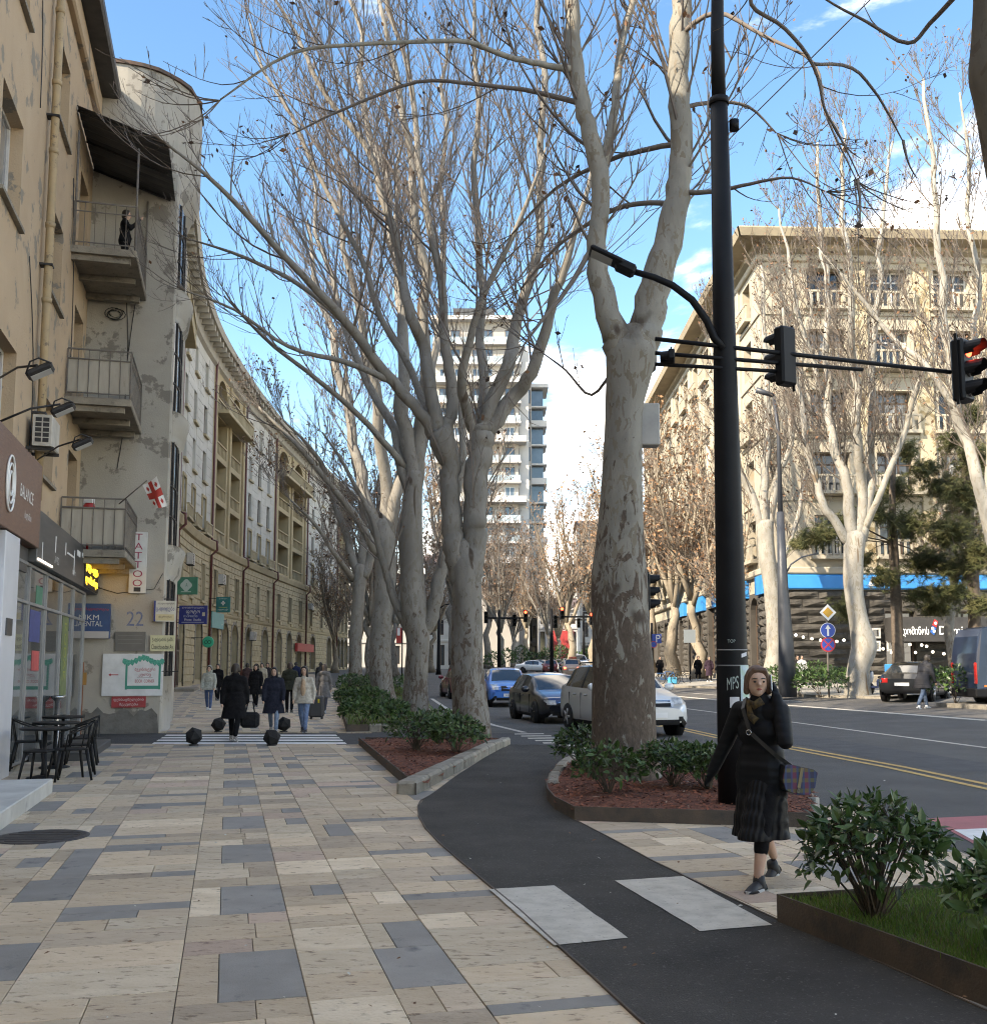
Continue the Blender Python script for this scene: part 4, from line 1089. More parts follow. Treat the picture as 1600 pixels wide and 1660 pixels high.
r = rect(122, 978, 177, 1035, onT, .25); board('dental_sign', 'blue dental clinic sign with red top line beside the shop glazing', fmT, *r, .05, .22, (.03, .075, .20), [('სტომატოლოგია', .5, .83, .9, .1, RED), ('IKM', .48, .6, .4, .15, W_), ('DENTAL', .45, .42, .68, .15, W_), (None, .5, .1, .96, .2, (.45, .42, .4))])
r = rect(112, 984, 121, 1016, onT, .12); board('letter_board', 'narrow pale board with a blue S beside the dental sign', fmT, *r, .02, .1, (.42, .4, .36), [('S', .5, .5, .7, .5, (.08, .13, .35))])
# signs projecting beyond the tower
r = rect(244, 1030, 283, 1056, onT, .12); st = board('street_plate', 'cream street name plate reading Chavchavadze Av.', fmT, *r, .05, .09, (.62, .59, .36), [('ჭავჭავაძის გამზ.', .5, .72, .86, .3, BLK), ('Chavchavadze Av.', .5, .28, .9, .3, BLK)])
r = rect(250, 974, 284, 1008, onT, .12); hs = board('hanging_sign', 'white and cream projecting sign above the street name plate', fmT, *r, .03, .16, (.6, .58, .5), [('ახალი ფოტო', .55, .86, .78, .13, BLK), ('გადიდება', .53, .6, .84, .26, NAVY), (None, .53, .2, .85, .3, (.55, .47, .28)), ('ქსეროქსი', .53, .22, .6, .12, BLK), (None, .045, .5, .08, 1, NAVY)])
mb = MB(); mb.tube([fmT(2.1, r[3] + .05, .1), fmT(r[1] - .05, r[3] + .05, .1)], .015, 5); part(hs, 'bracket', mb, M_IRON, world=True)
mb = MB(); mb.tube([fmT(2.1, v0 + .6, .06), fmT(2.5, v0 + .6, .06)], .015, 5); part(st, 'bracket', mb, M_IRON, world=True)
# flag on the lowest balcony
fa, fb = onplane(193, 817, OA - TD * 2.9, TD), onplane(238, 779, OA - TD * 3.3, TD)
fl = thing('flag', 'white flag with red crosses on a slanted pole at the lowest balcony', 'flag', fa)
mb = MB(); mb.tube([fa, fb], .014, 6); part(fl, 'pole', mb, M_RAIL, world=True)
# cloth hangs from the upper half of the pole
c0, c1 = fa.lerp(fb, .88), fb
C00, C10 = onplane(233, 782, OA - TD * 3.2, TD), onplane(254, 772, OA - TD * 3.3, TD)
C01, C11 = onplane(249, 824, OA - TD * 3.2, TD), onplane(271, 819, OA - TD * 3.3, TD)
C00 = onplane(231, 786, OA - TD * 3.2, TD)
def cloth(u, v):
    p = C00.lerp(C10, u).lerp(C01.lerp(C11, u), v); return p + TD * (.05 * sin(u * 5 + v * 3) * (.3 + v)) + Vector((0, 0, -.03 * sin(u * pi)))
n = 24; g = {}; mb = MB(); mb.smooth = True
for i in range(n+1):
    for j in range(n+1): g[i, j] = mb.vert(cloth(i/n, j/n))
def redcell(u, v):
    if abs(u - .5) < .105 or abs(v - .5) < .105: return 1
    for a_ in (.21, .79):
        for b_ in (.21, .79):
            if (abs(u-a_) < .035 and abs(v-b_) < .1) or (abs(v-b_) < .035 and abs(u-a_) < .1): return 1
    return 0
for i in range(n):
    for j in range(n): mb.face((g[i,j], g[i+1,j], g[i+1,j+1], g[i,j+1]), redcell((i+.5)/n, (j+.5)/n))
part(fl, 'cloth', mb, [M('flag white', (.66, .64, .62), rough=.8), M('flag red', (.42, .04, .03), rough=.8)], world=True)

# ---- the crescent
KP = [(-15.6, 46), (-18.6, 58), (-19.7, 63.5), (-20.9, 72), (-21.7, 84), (-22.0, 97), (-21.8, 120), (-20.6, 144)]
cv = []
for i in range(len(KP) - 1):
    p0, p1_, p2_, p3_ = (Vector(KP[max(0, i-1)]), Vector(KP[i]), Vector(KP[i+1]), Vector(KP[min(len(KP)-1, i+2)]))
    for k in range(12):
        t = k/12; cv.append(.5*((2*p1_) + (-p0+p2_)*t + (2*p0-5*p1_+4*p2_-p3_)*t*t + (-p0+3*p1_-3*p2_+p3_)*t**3))
cv.append(Vector(KP[-1])); cl = [0.0]
for a_, b_ in zip(cv, cv[1:]): cl.append(cl[-1] + (b_-a_).length)
UB = cl[-1]
def fmB(u, v, d=0.0):
    import bisect
    k = min(max(bisect.bisect_right(cl, u) - 1, 0), len(cv) - 2)
    t = (u - cl[k]) / (cl[k+1] - cl[k]); p = cv[k].lerp(cv[k+1], t)
    # smoothly turning normal
    ta = (cv[min(k+1, len(cv)-1)] - cv[max(k-1, 0)]).normalized(); tb = (cv[min(k+2, len(cv)-1)] - cv[k]).normalized(); tt = ta.lerp(tb, t).normalized()
    return Vector((p.x + tt.y * d, p.y - tt.x * d, v))
def uOfY(Y):
    for i in range(len(cv)-1):
        if cv[i].y <= Y <= cv[i+1].y: return cl[i] + (Y - cv[i].y) / (cv[i+1].y - cv[i].y) * (cl[i+1]-cl[i])
    return UB
pipesB = [uOfY(y) for y in (61.5, 75.5, 88, 101, 118, 136)]
baysB = list(zip([0, uOfY(49)] + pipesB, [uOfY(49)] + pipesB + [UB]))
kinds = ['w', 'l', 'w', 'l', 'w', 'l', 'w', 'l']
cr = thing('crescent_building', 'long curved apartment block, white upper floors over a yellow rusticated base', 'building', fmB(30, 0))
M_BW = M('crescent white stone', (.50, .485, .44), (.43, .415, .37), rough=.9, scale=.5, bump=.15, bscale=20, col3=(.35, .33, .29), s3=.9, t3=(.55, .7))
M_BY = M('crescent yellow stone', (.43, .36, .235), (.36, .30, .195), rough=.9, scale=.6, bump=.2, bscale=20, col3=(.3, .245, .14), s3=1.3, t3=(.58, .7))
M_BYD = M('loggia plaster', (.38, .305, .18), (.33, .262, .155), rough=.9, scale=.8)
M_MAR = M('maroon pipe', (.10, .025, .024), rough=.5)
zrow = [(11.5, 13.75), (14.95, 17.15), (18.35, 20.5), (21.75, 23.7)]
opsW, opsL, ops1, ops2 = [], [], [], []
for (a_, b_), k in zip(baysB, kinds):
    L = b_ - a_
    if k == 'w':
        for c in (.2, .5, .8):
            for q, (v0, v1) in enumerate(zrow): opsW.append(dict(u0=a_ + L*c - .62, u1=a_ + L*c + .62, v0=v0, v1=v1, row=q))
    else:
        for c in (.28, .72):
            for q, (v0, v1) in enumerate(zrow): opsL.append(dict(u0=a_ + L*c - L*.15, u1=a_ + L*c + L*.15, v0=v0 - .3, v1=v1 + .45, arch=(q == 3), rev=1.3, row=q))
    for c in (.17, .5, .83):
        if k == 'w': ops2.append(dict(u0=a_ + L*c - .6, u1=a_ + L*c + .6, v0=6.35, v1=9.0))
        else:
            ops2.append(dict(u0=a_ + L*c - .78, u1=a_ + L*c - .08, v0=6.35, v1=9.0)); ops2.append(dict(u0=a_ + L*c + .08, u1=a_ + L*c + .78, v0=6.35, v1=9.0))
    for c in (.24, .76) if k == 'w' else (.2, .5, .8):
        g0 = gz(*fmB(a_ + L*c, 0).xy)
        ops1.append(dict(u0=a_ + L*c - 1.25, u1=a_ + L*c + 1.25, v0=g0 + .35, v1=4.95 + g0 * .35, arch=True, rev=.5))
mb = MB()
for (a_, b_), k in zip(baysB, kinds):
    inb = lambda L_: [o for o in L_ if a_ - .01 <= o['u0'] and o['u1'] <= b_ + .01]
    wall(mb, fmB, a_, b_, -.5, 10.4, inb(ops1) + inb(ops2), .3, 1, du=2.0)
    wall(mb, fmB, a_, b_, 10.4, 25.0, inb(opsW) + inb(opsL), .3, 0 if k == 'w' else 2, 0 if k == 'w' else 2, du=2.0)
# end walls and back
for u in (0, UB): mb.poly((fmB(u, -1), fmB(u, -1, -14), fmB(u, 25, -14), fmB(u, 25)), 0)
k = 30
for i in range(k): mb.poly((fmB(UB*i/k, -1, -14), fmB(UB*(i+1)/k, -1, -14), fmB(UB*(i+1)/k, 25, -14), fmB(UB*i/k, 25, -14)), 0)
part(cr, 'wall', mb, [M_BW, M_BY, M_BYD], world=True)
def band(v0, v1, d, mat, name, u0=0, u1=None, ch=.06, step=2.5):
    mb = MB(); u1 = UB if u1 is None else u1; k = max(2, int((u1-u0)/step)); R = []
    for i in range(k + 1):
        u = u0 + (u1-u0)*i/k
        R.append([mb.vert(fmB(u, v, dd)) for v, dd in ((v0, 0), (v0 + ch, d*.55), (v1 - ch, d), (v1, d), (v1, 0))])
    for A_, B_ in zip(R, R[1:]):
        for j in range(4): mb.face((A_[j], B_[j], B_[j+1], A_[j+1]))
    mb.face(R[0]); mb.face(R[-1][::-1])
    return part(cr, name, mb, mat, world=True)
band(10.35, 10.9, .38, M_BY, 'string_course'); band(5.55, 5.78, .12, M_BY, 'string_course')
# roof cornice and eaves
mb = MB(); k = 45; R = []
for i in range(k + 1):
    u = UB*i/k; R.append([mb.vert(fmB(u, v, d)) for v, d in ((24.4, 0), (24.55, .25), (24.95, .35), (25.35, .45), (25.4, 1.25), (25.75, 1.4), (25.8, 1.35), (27.6, -5.5), (25.0, -14))])
for A_, B_ in zip(R, R[1:]):
    for j in range(8): mb.face((A_[j], B_[j], B_[j+1], A_[j+1]), 1 if j >= 6 else 0)
part(cr, 'cornice', mb, [M('cornice stone', (.40, .37, .31), (.33, .305, .26), rough=.9, scale=1), M('roof tin', (.16, .11, .095), (.12, .09, .08), rough=.6, scale=1)], world=True)
mods = [i * 1.25 + 6 for i in range(int((UB - 6) / 1.25))]
def mkmod(mb, u): fbox(mb, fmB, u - .16, u + .16, 25.0, 25.38, .3, 1.12)
pieces(cr, 'modillion', mods, mkmod, M('cornice stone', ()), 60, lambda u: u)
# block courses
items = []
for (a_, b_), k in zip(baysB, kinds):
    a2 = a_
    inb = lambda L_: [o for o in L_ if a_ - .01 <= o['u0'] and o['u1'] <= b_ + .01]
    items += rows(a2 + .12, b_ - .12, .6, 5.5, .49, 1.25, inb(ops1), .07, pad=.2)
    items += rows(a2 + .12, b_ - .12, 5.85, 10.3, .49, 1.25, inb(ops2), .07, pad=.14)
pieces(cr, 'rusticated_block', items, lambda mb, it: fbox(mb, fmB, *it, .0, .07, ch=.025), M_BY, 300, lambda it: it[0] + (8 if it[3] < 1 else 0), 'rusticated_blocks_far')
items = []
for (a_, b_), k in zip(baysB, kinds):
    if k == 'w' and b_ > 4: items += rows(a_ + .2, b_ - .2, 10.95, 24.3, .66, 2.1, [o for o in opsW if a_ <= o['u0'] and o['u1'] <= b_], .03, pad=.16)
pieces(cr, 'facing_panel', items, lambda mb, it: fbox(mb, fmB, *it, .0, .022, ch=.008), M_BW, 300, lambda it: it[0], 'facing_panels_far')
rgB = random.Random(3)
for o in opsW + ops2:
    if o['u0'] < 2: continue
    w = window(cr, fmB, o, M_FRW if rgB.random() < .5 else M_FRB, rgB.choice((M_GLS, M_GLD, M_GLS, M_CUR)), .24, .08, mull=(1,), trans=(.7,))
    if o.get('row') == 0 or o['v0'] < 10:
        mb = MB(); t = .16
        for u0, u1, v0, v1 in ((o['u0']-t, o['u0'], o['v0'], o['v1']), (o['u1'], o['u1']+t, o['v0'], o['v1']), (o['u0']-t, o['u1']+t, o['v1'], o['v1']+.2)): fbox(mb, fmB, u0, u1, v0, v1, 0, .11)
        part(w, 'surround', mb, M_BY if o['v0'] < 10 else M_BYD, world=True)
    mb = MB(); fbox(mb, fmB, o['u0'] - .2, o['u1'] + .2, o['v0'] - .16, o['v0'] - .004, 0, .2); part(w, 'sill', mb, M_BY, world=True)
    if o.get('row') == 0:      # balconette
        mb = MB(); fbox(mb, fmB, o['u0'] - .5, o['u1'] + .5, o['v0'] - .5, o['v0'] - .35, .0, .55); fbox(mb, fmB, o['u0'] - .5, o['u1'] + .5, o['v0'] + .33, o['v0'] + .43, .38, .55)
        for i in range(7): uu = o['u0'] - .42 + i*(o['u1'] - o['u0'] + .84)/6; fbox(mb, fmB, uu - .06, uu + .06, o['v0'] - .35, o['v0'] + .33, .41, .52)
        part(w, 'balustrade', mb, M_BY, world=True)
for o in opsL:
    if o['u0'] < 2: continue
    w = window(cr, fmB, o, M_FRW if rgB.random() < .4 else M_FRB, rgB.choice((M_GLS, M_GLD, M_CUR)), 1.25, .12, mull=(1, 1), trans=(.72,))
    mb = MB(); fbox(mb, fmB, o['u0'], o['u1'], o['v0'] + .85, o['v0'] + .97, -.22, .05)
    for i in range(8): uu = o['u0'] + .1 + i*(o['u1'] - o['u0'] - .2)/7; fbox(mb, fmB, uu - .07, uu + .07, o['v0'], o['v0'] + .85, -.16, -.02)
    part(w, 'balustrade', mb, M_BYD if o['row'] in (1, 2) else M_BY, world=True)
# projecting top balconies of the loggia bays
for (a_, b_), k in zip(baysB, kinds):
    if k == 'l' and b_ > 4:
        L = b_ - a_; mb = MB(); u0, u1, v = a_ + L*.08, b_ - L*.08, 21.3
        fbox(mb, fmB, u0, u1, v - .28, v, 0, 1.0, ch=.04); fbox(mb, fmB, u0, u1, v + .9, v + 1.03, .82, 1.0)
        n_ = int((u1-u0)/.5)
        for i in range(n_ + 1): uu = u0 + .1 + i*(u1-u0-.2)/n_; fbox(mb, fmB, uu - .07, uu + .07, v, v + .9, .85, .97)
        part(cr, 'balcony', mb, M_BY, world=True)
        for c in (.06, .5, .94):
            mb = MB(); fbox(mb, fmB, a_ + L*c - .3, a_ + L*c + .3, 10.9, 24.4, 0, .16, ch=.03); part(cr, 'pilaster', mb, M_BYD, world=True)
for o in ops1:
    if o['u0'] < 2: continue
    w = window(cr, fmB, o, M_FRG, rgB.choice((M_GLS, M_GLD)), .45, .12, mull=(1,), trans=(.62,), name='arched_window')
    mb = MB(); A_, B_ = outline(o), outline(o, -.24)
    for i in range(1, len(A_) - 0):
        j = (i + 1) % len(A_)
        mb.poly((fmB(*A_[i], .1), fmB(*A_[j], .1), fmB(*B_[j], .1), fmB(*B_[i], .1))); mb.poly((fmB(*B_[i], .1), fmB(*B_[j], .1), fmB(*B_[j], 0), fmB(*B_[i], 0)))
    part(w, 'surround', mb, M_CONC, world=True)
for u in [uOfY(49)] + pipesB:
    mb = MB(); mb.tube([fmB(u, 25.2, .3), fmB(u, 24.2, .16), fmB(u, 11.1, .16), fmB(u, 10.95, .55), fmB(u, 10.3, .58), fmB(u, 9.9, .18), fmB(u, .3, .18)], .085, 8); part(cr, 'drain_pipe', mb, M_MAR, world=True)
# signs and air conditioners on the crescent
def fmS(px, Y):      # a frame facing the camera, standing out from the crescent wall
    c_ = at(px, 1000, Y); return lambda u, v, d=0.0: Vector((c_.x + u, Y - d, v))
def csign(name, label, px0, py0, px1, py1, Y, col, texts, dp=.14):
    f = fmS((px0+px1)/2, Y); a_, b_ = at(px0, py0, Y), at(px1, py1, Y); h = (b_.x - a_.x)/2
    o = board(name, label, f, -h, h, b_.z, a_.z, 0, dp, col, texts)
    mb = MB(); mb.tube([f(-h - .55, a_.z - .1, dp/2), f(-h, a_.z - .1, dp/2)], .025, 5); mb.tube([f(-h - .55, b_.z + .1, dp/2), f(-h, b_.z + .1, dp/2)], .025, 5); part(o, 'bracket', mb, M_IRON, world=True)
    return o
csign('projecting_sign', 'green projecting sign with a pale bear-shaped emblem high on the crescent', 284, 936, 319, 964, 57.5, (.05, .20, .13), [('A', .52, .55, .1, .2, (.05, .2, .14)), (None, .5, .16, .45, .06, (.3, .4, .35))])
o_ = [o for o in COL.objects if o.name.startswith('projecting_sign')][-1]; f = fmS(301.5, 57.5); q = at(301.5, 950, 57.5).z
mb = MB(); mb.poly([f(.3*cos(a_)*(1 + .12*cos(4*a_)), q + .03 + .32*sin(a_)*(1 + .1*cos(4*a_)), .143) for a_ in [2*pi*i/24 for i in range(24)]]); part(o_, 'emblem', mb, M('sign emblem', (.4, .48, .44)), world=True)
csign('projecting_sign', 'dark blue photo studio sign reading EXPRESS', 292, 982, 336, 1012, 56.5, NAVY, [('ვალუტის გაცვლა', .5, .88, .8, .1, W_), ('ფოტო', .5, .64, .5, .24, W_), ('EXPRESS', .42, .42, .5, .1, (.4, .45, .5)), ('Photo  Studio', .5, .24, .6, .12, W_), (None, .5, .1, .8, .02, W_), (None, .88, .53, .1, .2, (.5, .45, .3))])
csign('pharmacy_sign', 'teal projecting pharmacy sign with a white cross', 351, 968, 373, 993, 74, (.02, .17, .16), [(None, .5, .6, .3, .1, W_), (None, .5, .6, .12, .28, W_), ('ფარმაცია', .5, .88, .6, .08, W_), ('აფთიაქი', .5, .17, .75, .14, W_), (None, .5, .33, .6, .025, (.5, .5, .1))])
fq = fmB; u0 = uOfY(76); bb = board('pharmacy_board', 'teal and yellow pharmacy board on the wall beside the cross sign', fmB, u0 + .2, u0 + 4.6, 4.55, 5.75, .1, .2, (.10, .32, .33), [('სესხი', .85, .3, .14, .14, W_), (None, .42, .5, .3, .45, (.55, .4, .05)), (None, .16, .5, .1, .75, W_)])
# round green sign, red bank sign
f = fmS(339, 60); z_ = at(339, 1041, 60).z; mb = MB(); mb.lathe([(.33, 0), (.33, .1), (.30, .12)], (0, 0, 0), 28, axis='y'); 
o = thing('round_sign', 'round green sign with two dark rings on a bracket', 'sign', f(0, z_)); o.rotation_euler = (0, 0, pi); part(o, 'disc', mb, M('mint green', (.02, .36, .21), rough=.4))
for s in (-.1, .1):
    mb = MB(); mb.tube([(s + .09*cos(2*pi*i/16), .13, .09*sin(2*pi*i/16)) for i in range(17)], .02, 5); part(o, 'ring', mb, M('dark green', (.01, .1, .06)))
mb = MB(); mb.tube([(.3, .05, .25), (1.0, .05, .25)], .02, 5); part(o, 'bracket', mb, M_IRON)
u0 = uOfY(112); board('bank_sign', 'red shop sign with white lettering at the far end of the crescent', fmB, u0, u0 + 9, 3.3, 4.2, .2, .5, (.42, .04, .04), [('სესხი', .3, .5, .3, .4, W_), (None, .75, .5, .3, .5, W_)])
for i, (Y, v, lb) in enumerate(((66.5, 8.3, 'white air conditioner high beside the first maroon pipe of the crescent'), (79, 8.0, 'white air conditioner above the teal pharmacy board'), (92, 4.0, 'white air conditioner between two arched windows of the crescent'), (120, 8.3, 'white air conditioner at the far end of the crescent'))):
    aircon('air_conditioner', fmB, uOfY(Y), v, lb, 1.0, .75, .4, 'air conditioners on the crescent', .1)
# entrance doors, steps and a ramp at the near end of the crescent
for Y, w in ((59.8, 1.3), (63, 1.2)):
    u = uOfY(Y); g0 = gz(*fmB(u, 0).xy); o = dict(u0=u - w/2, u1=u + w/2, v0=g0 + .15, v1=g0 + 3.1)
    w_ = window(cr, lambda a_, b_, d=0: fmB(a_, b_, d + .14), o, M_FRB, M('dark door', ()), .03, .1, mull=(1,), trans=(.75,), name='door')
mb = MB(); u = uOfY(60); fbox(mb, fmB, u - 2, u + 2, -.1, gz(-18, 60) + .17, 0, 1.6, ch=.02); part(cr, 'step', mb, M_CONC, world=True)
# ================================================================ right corner building, tower block, far street
RC0 = Vector((16.2, 60, 0)); UF = Vector((cos(radians(2.5)), sin(radians(2.5)), 0)); NF = Vector((sin(radians(2.5)), -cos(radians(2.5)), 0))
def fmF(u, v, d=0.0): return RC0 + UF * u + NF * d + Vector((0, 0, v))        # front, faces the camera
def fmL(u, v, d=0.0): return RC0 + Vector((.012, 1, 0)).normalized() * u + Vector((-1, 0, 0)) * d + Vector((0, 0, v))   # side along the avenue
cb = thing('corner_building', 'cream corner apartment block with blue band above dark rough stone base', 'building', fmF(2, 0))
M_CR = M('cream stone', (.43, .385, .305), (.37, .33, .26), rough=.9, scale=.5, bump=.15, bscale=20, col3=(.38, .30, .19), s3=1.0, t3=(.58, .72))
M_ORN = M('ornamented stone', (.46, .39, .27), (.26, .20, .11), rough=.95, scale=2.6, sharp=(.52, .60), bump=.8, bscale=6)
M_RCK = M('rough basalt', (.05, .046, .041), (.085, .078, .068), rough=.95, scale=3, bump=.7, bscale=18, rnd=.18)
M_BLU = M('blue band', (.02, .24, .62), (.03, .28, .68), rough=.45, scale=1)
H1, H2 = 6.15, 28.0
WF, WL = 44.0, 52.0
def col_ops(cs, w, base=8.3, st=3.82, n=5, h=2.35, rev=.7): return [dict(u0=c - w/2, u1=c + w/2, v0=base + st*k, v1=base + st*k + h, rev=rev, row=k) for c in cs for k in range(n)]
cF = [4.1 + 3.95*i for i in range(10)]; cL = [3.4 + 4.4*i for i in range(11)]
oF = col_ops(cF, 2.3); oL = col_ops(cL, 1.9)
gF = [dict(u0=c - .9, u1=c + .9, v0=1.4, v1=4.9) for c in (7.9, 11.85, 19.7, 27.6, 35.5)]
gL = [dict(u0=c - 1.0, u1=c + 1.0, v0=1.7, v1=5.9, arch=True, rev=.6) if i != 3 else dict(u0=c - 1.3, u1=c + 1.3, v0=.6, v1=6.0, rev=1.0) for i, c in enumerate(cL)]
mb = MB()
wall(mb, fmF, 0, WF, -.5, H1, gF, .5, 1); wall(mb, fmF, 0, WF, H1, H2 - 1.2, oF, .7, 0)
wall(mb, fmL, 0, WL, -.5, H1, gL, .5, 1); wall(mb, fmL, 0, WL, H1, H2 - 1.2, oL, .7, 0)
q = [fmF(WF, 0), fmF(WF, 0) + Vector((0, 30, 0)), fmL(WL, 0) + Vector((15, 0, 0)), fmL(WL, 0)]
for a_, b_ in zip(q, q[1:]): mb.poly((a_, b_, b_ + Vector((0, 0, H2)), a_ + Vector((0, 0, H2))), 0)
part(cb, 'wall', mb, [M_CR, M('base wall', (.07, .062, .053), rough=.95)], world=True)
def bandC(fm, L, v0, v1, d, mat, name='string_course', u0=None):
    mb = MB(); fbox(mb, fm, -d if u0 is None else u0, L, v0, v1, 0, d, ch=min(.08, d*.3)); return part(cb, name, mb, mat, world=True)
bandC(fmF, WF, 7.08, 7.5, .3, M_CR, u0=-.31); bandC(fmL, WL, 7.08, 7.5, .302, M_CR, u0=.0)
bandC(fmF, WF, .0, 1.15, .22, M_CONC, 'plinth', u0=-.23); bandC(fmL, WL, .0, 1.15, .223, M_CONC, 'plinth', u0=0)
bandC(fmF, WF, 26.3, 26.7, .2, M_CR, u0=-.21); bandC(fmL, WL, 26.3, 26.7, .203, M_CR, u0=0)
bandC(fmF, WF, 6.18, 7.06, .26, M_BLU, 'blue_band', u0=-.27)
for a_, b_ in ((0.0, 2.0), (4.6, 9.2), (11.0, 15.2), (18.6, 23), (27, 31.5)):
    mb = MB(); fbox(mb, fmL, a_, b_, 5.95, 7.06, 0, .28); part(cb, 'blue_band', mb, M_BLU, world=True)
# eaves: deep cornice
mb = MB(); prof = [(26.8, 0), (27.0, .35), (27.25, .4), (27.3, 1.5), (27.75, 1.65), (27.85, 1.6), (30.5, -8)]
def crn(u, v, d, side): return fmF(u if u > 0 else -d, v, d) if side == 'F' else fmL(u if u > 0 else -d * 1.0, v, d)
for side, L in (('F', WF), ('L', WL)):
    for (v0, d0), (v1, d1) in zip(prof, prof[1:]):
        mb.poly((crn(0, v0, d0, side), crn(L, v0, d0, side), crn(L, v1, d1, side), crn(0, v1, d1, side)))
part(cb, 'cornice', mb, M('eaves stone', (.36, .30, .21), (.28, .235, .17), rough=.9, scale=1), world=True)
mb = MB(); mb.tube([fmF(20, 28.6, 0), fmF(WF, 28.6, 0)], .04, 4); mb.tube([fmF(20, 29.2, 0), fmF(WF, 29.2, 0)], .04, 4)
for i in range(12): mb.tube([fmF(20 + i*2.1, 27.8, 0), fmF(20 + i*2.1, 29.2, 0)], .04, 4)
part(cb, 'roof_railing', mb, M_RAIL, world=True)
# rock-faced base
rgC = random.Random(9); items = []
for a in rows(.05, WF - 10, 1.2, 6.1, .49, 2.0, gF, .06, pad=.05): items.append((fmF, a))
for a in rows(.05, 44, 1.2, 5.9, .49, .95, gL, .06, pad=.3): items.append((fmL, a))
pieces(cb, 'rough_stone', items, lambda mb, it: rock(mb, it[0], *it[1], .0, .2, rgC), M_RCK, 300, lambda it: it[1][0] * (1 if it[0] is fmF else .8), 'rough_stones_far')
for fm, ops, L in ((fmF, oF, WF), (fmL, oL, WL)):
    for o in ops:
        w = window(cb, fm, o, rgC.choice((M_FRW, M_FRB, M_FRB)), rgC.choice((M_GLS, M_GLD, M_CUR, M_GLS)), .6, .1, mull=(1, 1) if fm is fmF else (1,), trans=(.72,))
        if o['row'] in (0, 2, 4) or fm is fmF:
            mb = MB(); u0, u1, v = o['u0'] - .35, o['u1'] + .35, o['v0'] - .12
            D = .85 if fm is fmF and o['row'] in (1, 3) else .35
            fbox(mb, fm, u0, u1, v - .2, v, 0, D + .1); fbox(mb, fm, u0, u1, v + .85, v + .97, D - .1, D + .05)
            n_ = 7
            for i in range(n_ + 1): uu = u0 + .1 + i*(u1-u0-.2)/n_; fbox(mb, fm, uu - .065, uu + .065, v, v + .85, D - .07, D + .03)
            part(w, 'balustrade', mb, M_CR, world=True)
    for o in (gF if fm is fmF else gL):
        window(cb, fm, o, M_FRB, M_GLS, .4, .12, mull=(1,), trans=(.6,), name='shop_window' if fm is fmF else 'arched_window')
    # ornamented pilasters between the bays
    cs = cF if fm is fmF else cL
    for a_, b_ in zip(cs, cs[1:]):
        m_ = (a_ + b_)/2
        mb = MB(); fbox(mb, fm, m_ - .5, m_ + .5, 7.5, 26.3, 0, .16, ch=.04); pl = part(cb, 'pilaster', mb, M_ORN if fm is fmF else M_CR, world=True)
        if fm is fmL:
            mb = MB(); mb.tube([fm(m_ - .0, 8.6, .3), fm(m_, 18.0, .3)], .28, 10); part(cb, 'column', mb, M_CR, world=True)
    mb = MB()
    for k in range(1, 5): fbox(mb, fm, .0, L, 8.3 + 3.82*k - .62, 8.3 + 3.82*k - .40, 0, .1)
    part(cb, 'floor_moulding', mb, M_CR, world=True)
# pale logo on the blue band
lo = [onplane(x, y, RC0 + NF * .3, NF) for x, y in ((1407, 949), (1414, 934), (1417, 934), (1425, 949))]
for tri in (((1407, 949.5), (1414.5, 933.5), (1414, 946)), ((1416, 933.5), (1425, 949.5), (1416.5, 946)), ((1408, 950), (1424, 950), (1415.5, 947))):
    mb = MB(); mb.poly([onplane(x, y, RC0 + NF * .275, NF) for x, y in tri]); part(cb, 'logo_facet', mb, M_LET, world=True)
# pizza shop: dark canopy box with lettering
def fmP(u, v, d=0.0): return RC0 + UF * u + NF * (1.6 + d) + Vector((0, 0, v))
a_, b_ = onplane(1452, 1000, RC0 + NF * 1.6, NF), onplane(1452, 1040, RC0 + NF * 1.6, NF); u0 = (a_ - RC0).dot(UF)
ps = thing('pizza_shop_sign', 'dark fascia with white pizza shop lettering and red and blue domino logo', 'sign', fmP(u0 + 4, b_.z))
mb = MB(); fbox(mb, fmP, u0, u0 + 11, b_.z, a_.z, -1.6, 0); part(ps, 'fascia', mb, M('dark fascia', (.035, .033, .032), (.05, .047, .045), rough=.6, scale=2), world=True)
def pr(x0, y0, x1, y1):
    p, q = onplane(x0, y0, RC0 + NF * 1.6, NF) - RC0, onplane(x1, y1, RC0 + NF * 1.6, NF) - RC0; return p.dot(UF), q.dot(UF), q.z, p.z
M_SGN = M('lit white letters', (.8, .8, .8), emit=(1, 1, 1), estr=.25)
for t, r in (('დომინოს', (1462, 1016, 1506, 1033)), ('Domino’s', (1522, 1015, 1590, 1029))):
    q = pr(*r); mb = MB(); lettering(mb, t, fmP, (q[0]+q[1])/2, (q[2]+q[3])/2, q[1]-q[0], q[3]-q[2], .03); part(ps, 'lettering', mb, M_SGN, world=True)
q = pr(1507, 1004, 1521, 1030); cx, cy, w, h = (q[0]+q[1])/2, (q[2]+q[3])/2, q[1]-q[0], q[3]-q[2]
def tile_logo(name, pts, mat):
    mb = MB(); P = [fmP(cx + a*w/2, cy + b*h/2, .05) for a, b in pts]; Q = [fmP(cx + a*w/2, cy + b*h/2, 0) for a, b in pts]
    mb.poly(P)
    for i in range(len(P)): mb.poly((P[i], P[(i+1) % len(P)], Q[(i+1) % len(P)], Q[i]))
    return part(ps, name, mb, mat, world=True)
tile_logo('logo_half', [(.2, 1), (1, .72), (.55, -.02), (-.45, .25)], M('logo red', (.5, .03, .03), rough=.4)); tile_logo('logo_half', [(-.5, .18), (.5, -.1), (-.15, -1), (-1, -.62)], M('logo blue', (.02, .12, .42), rough=.4))
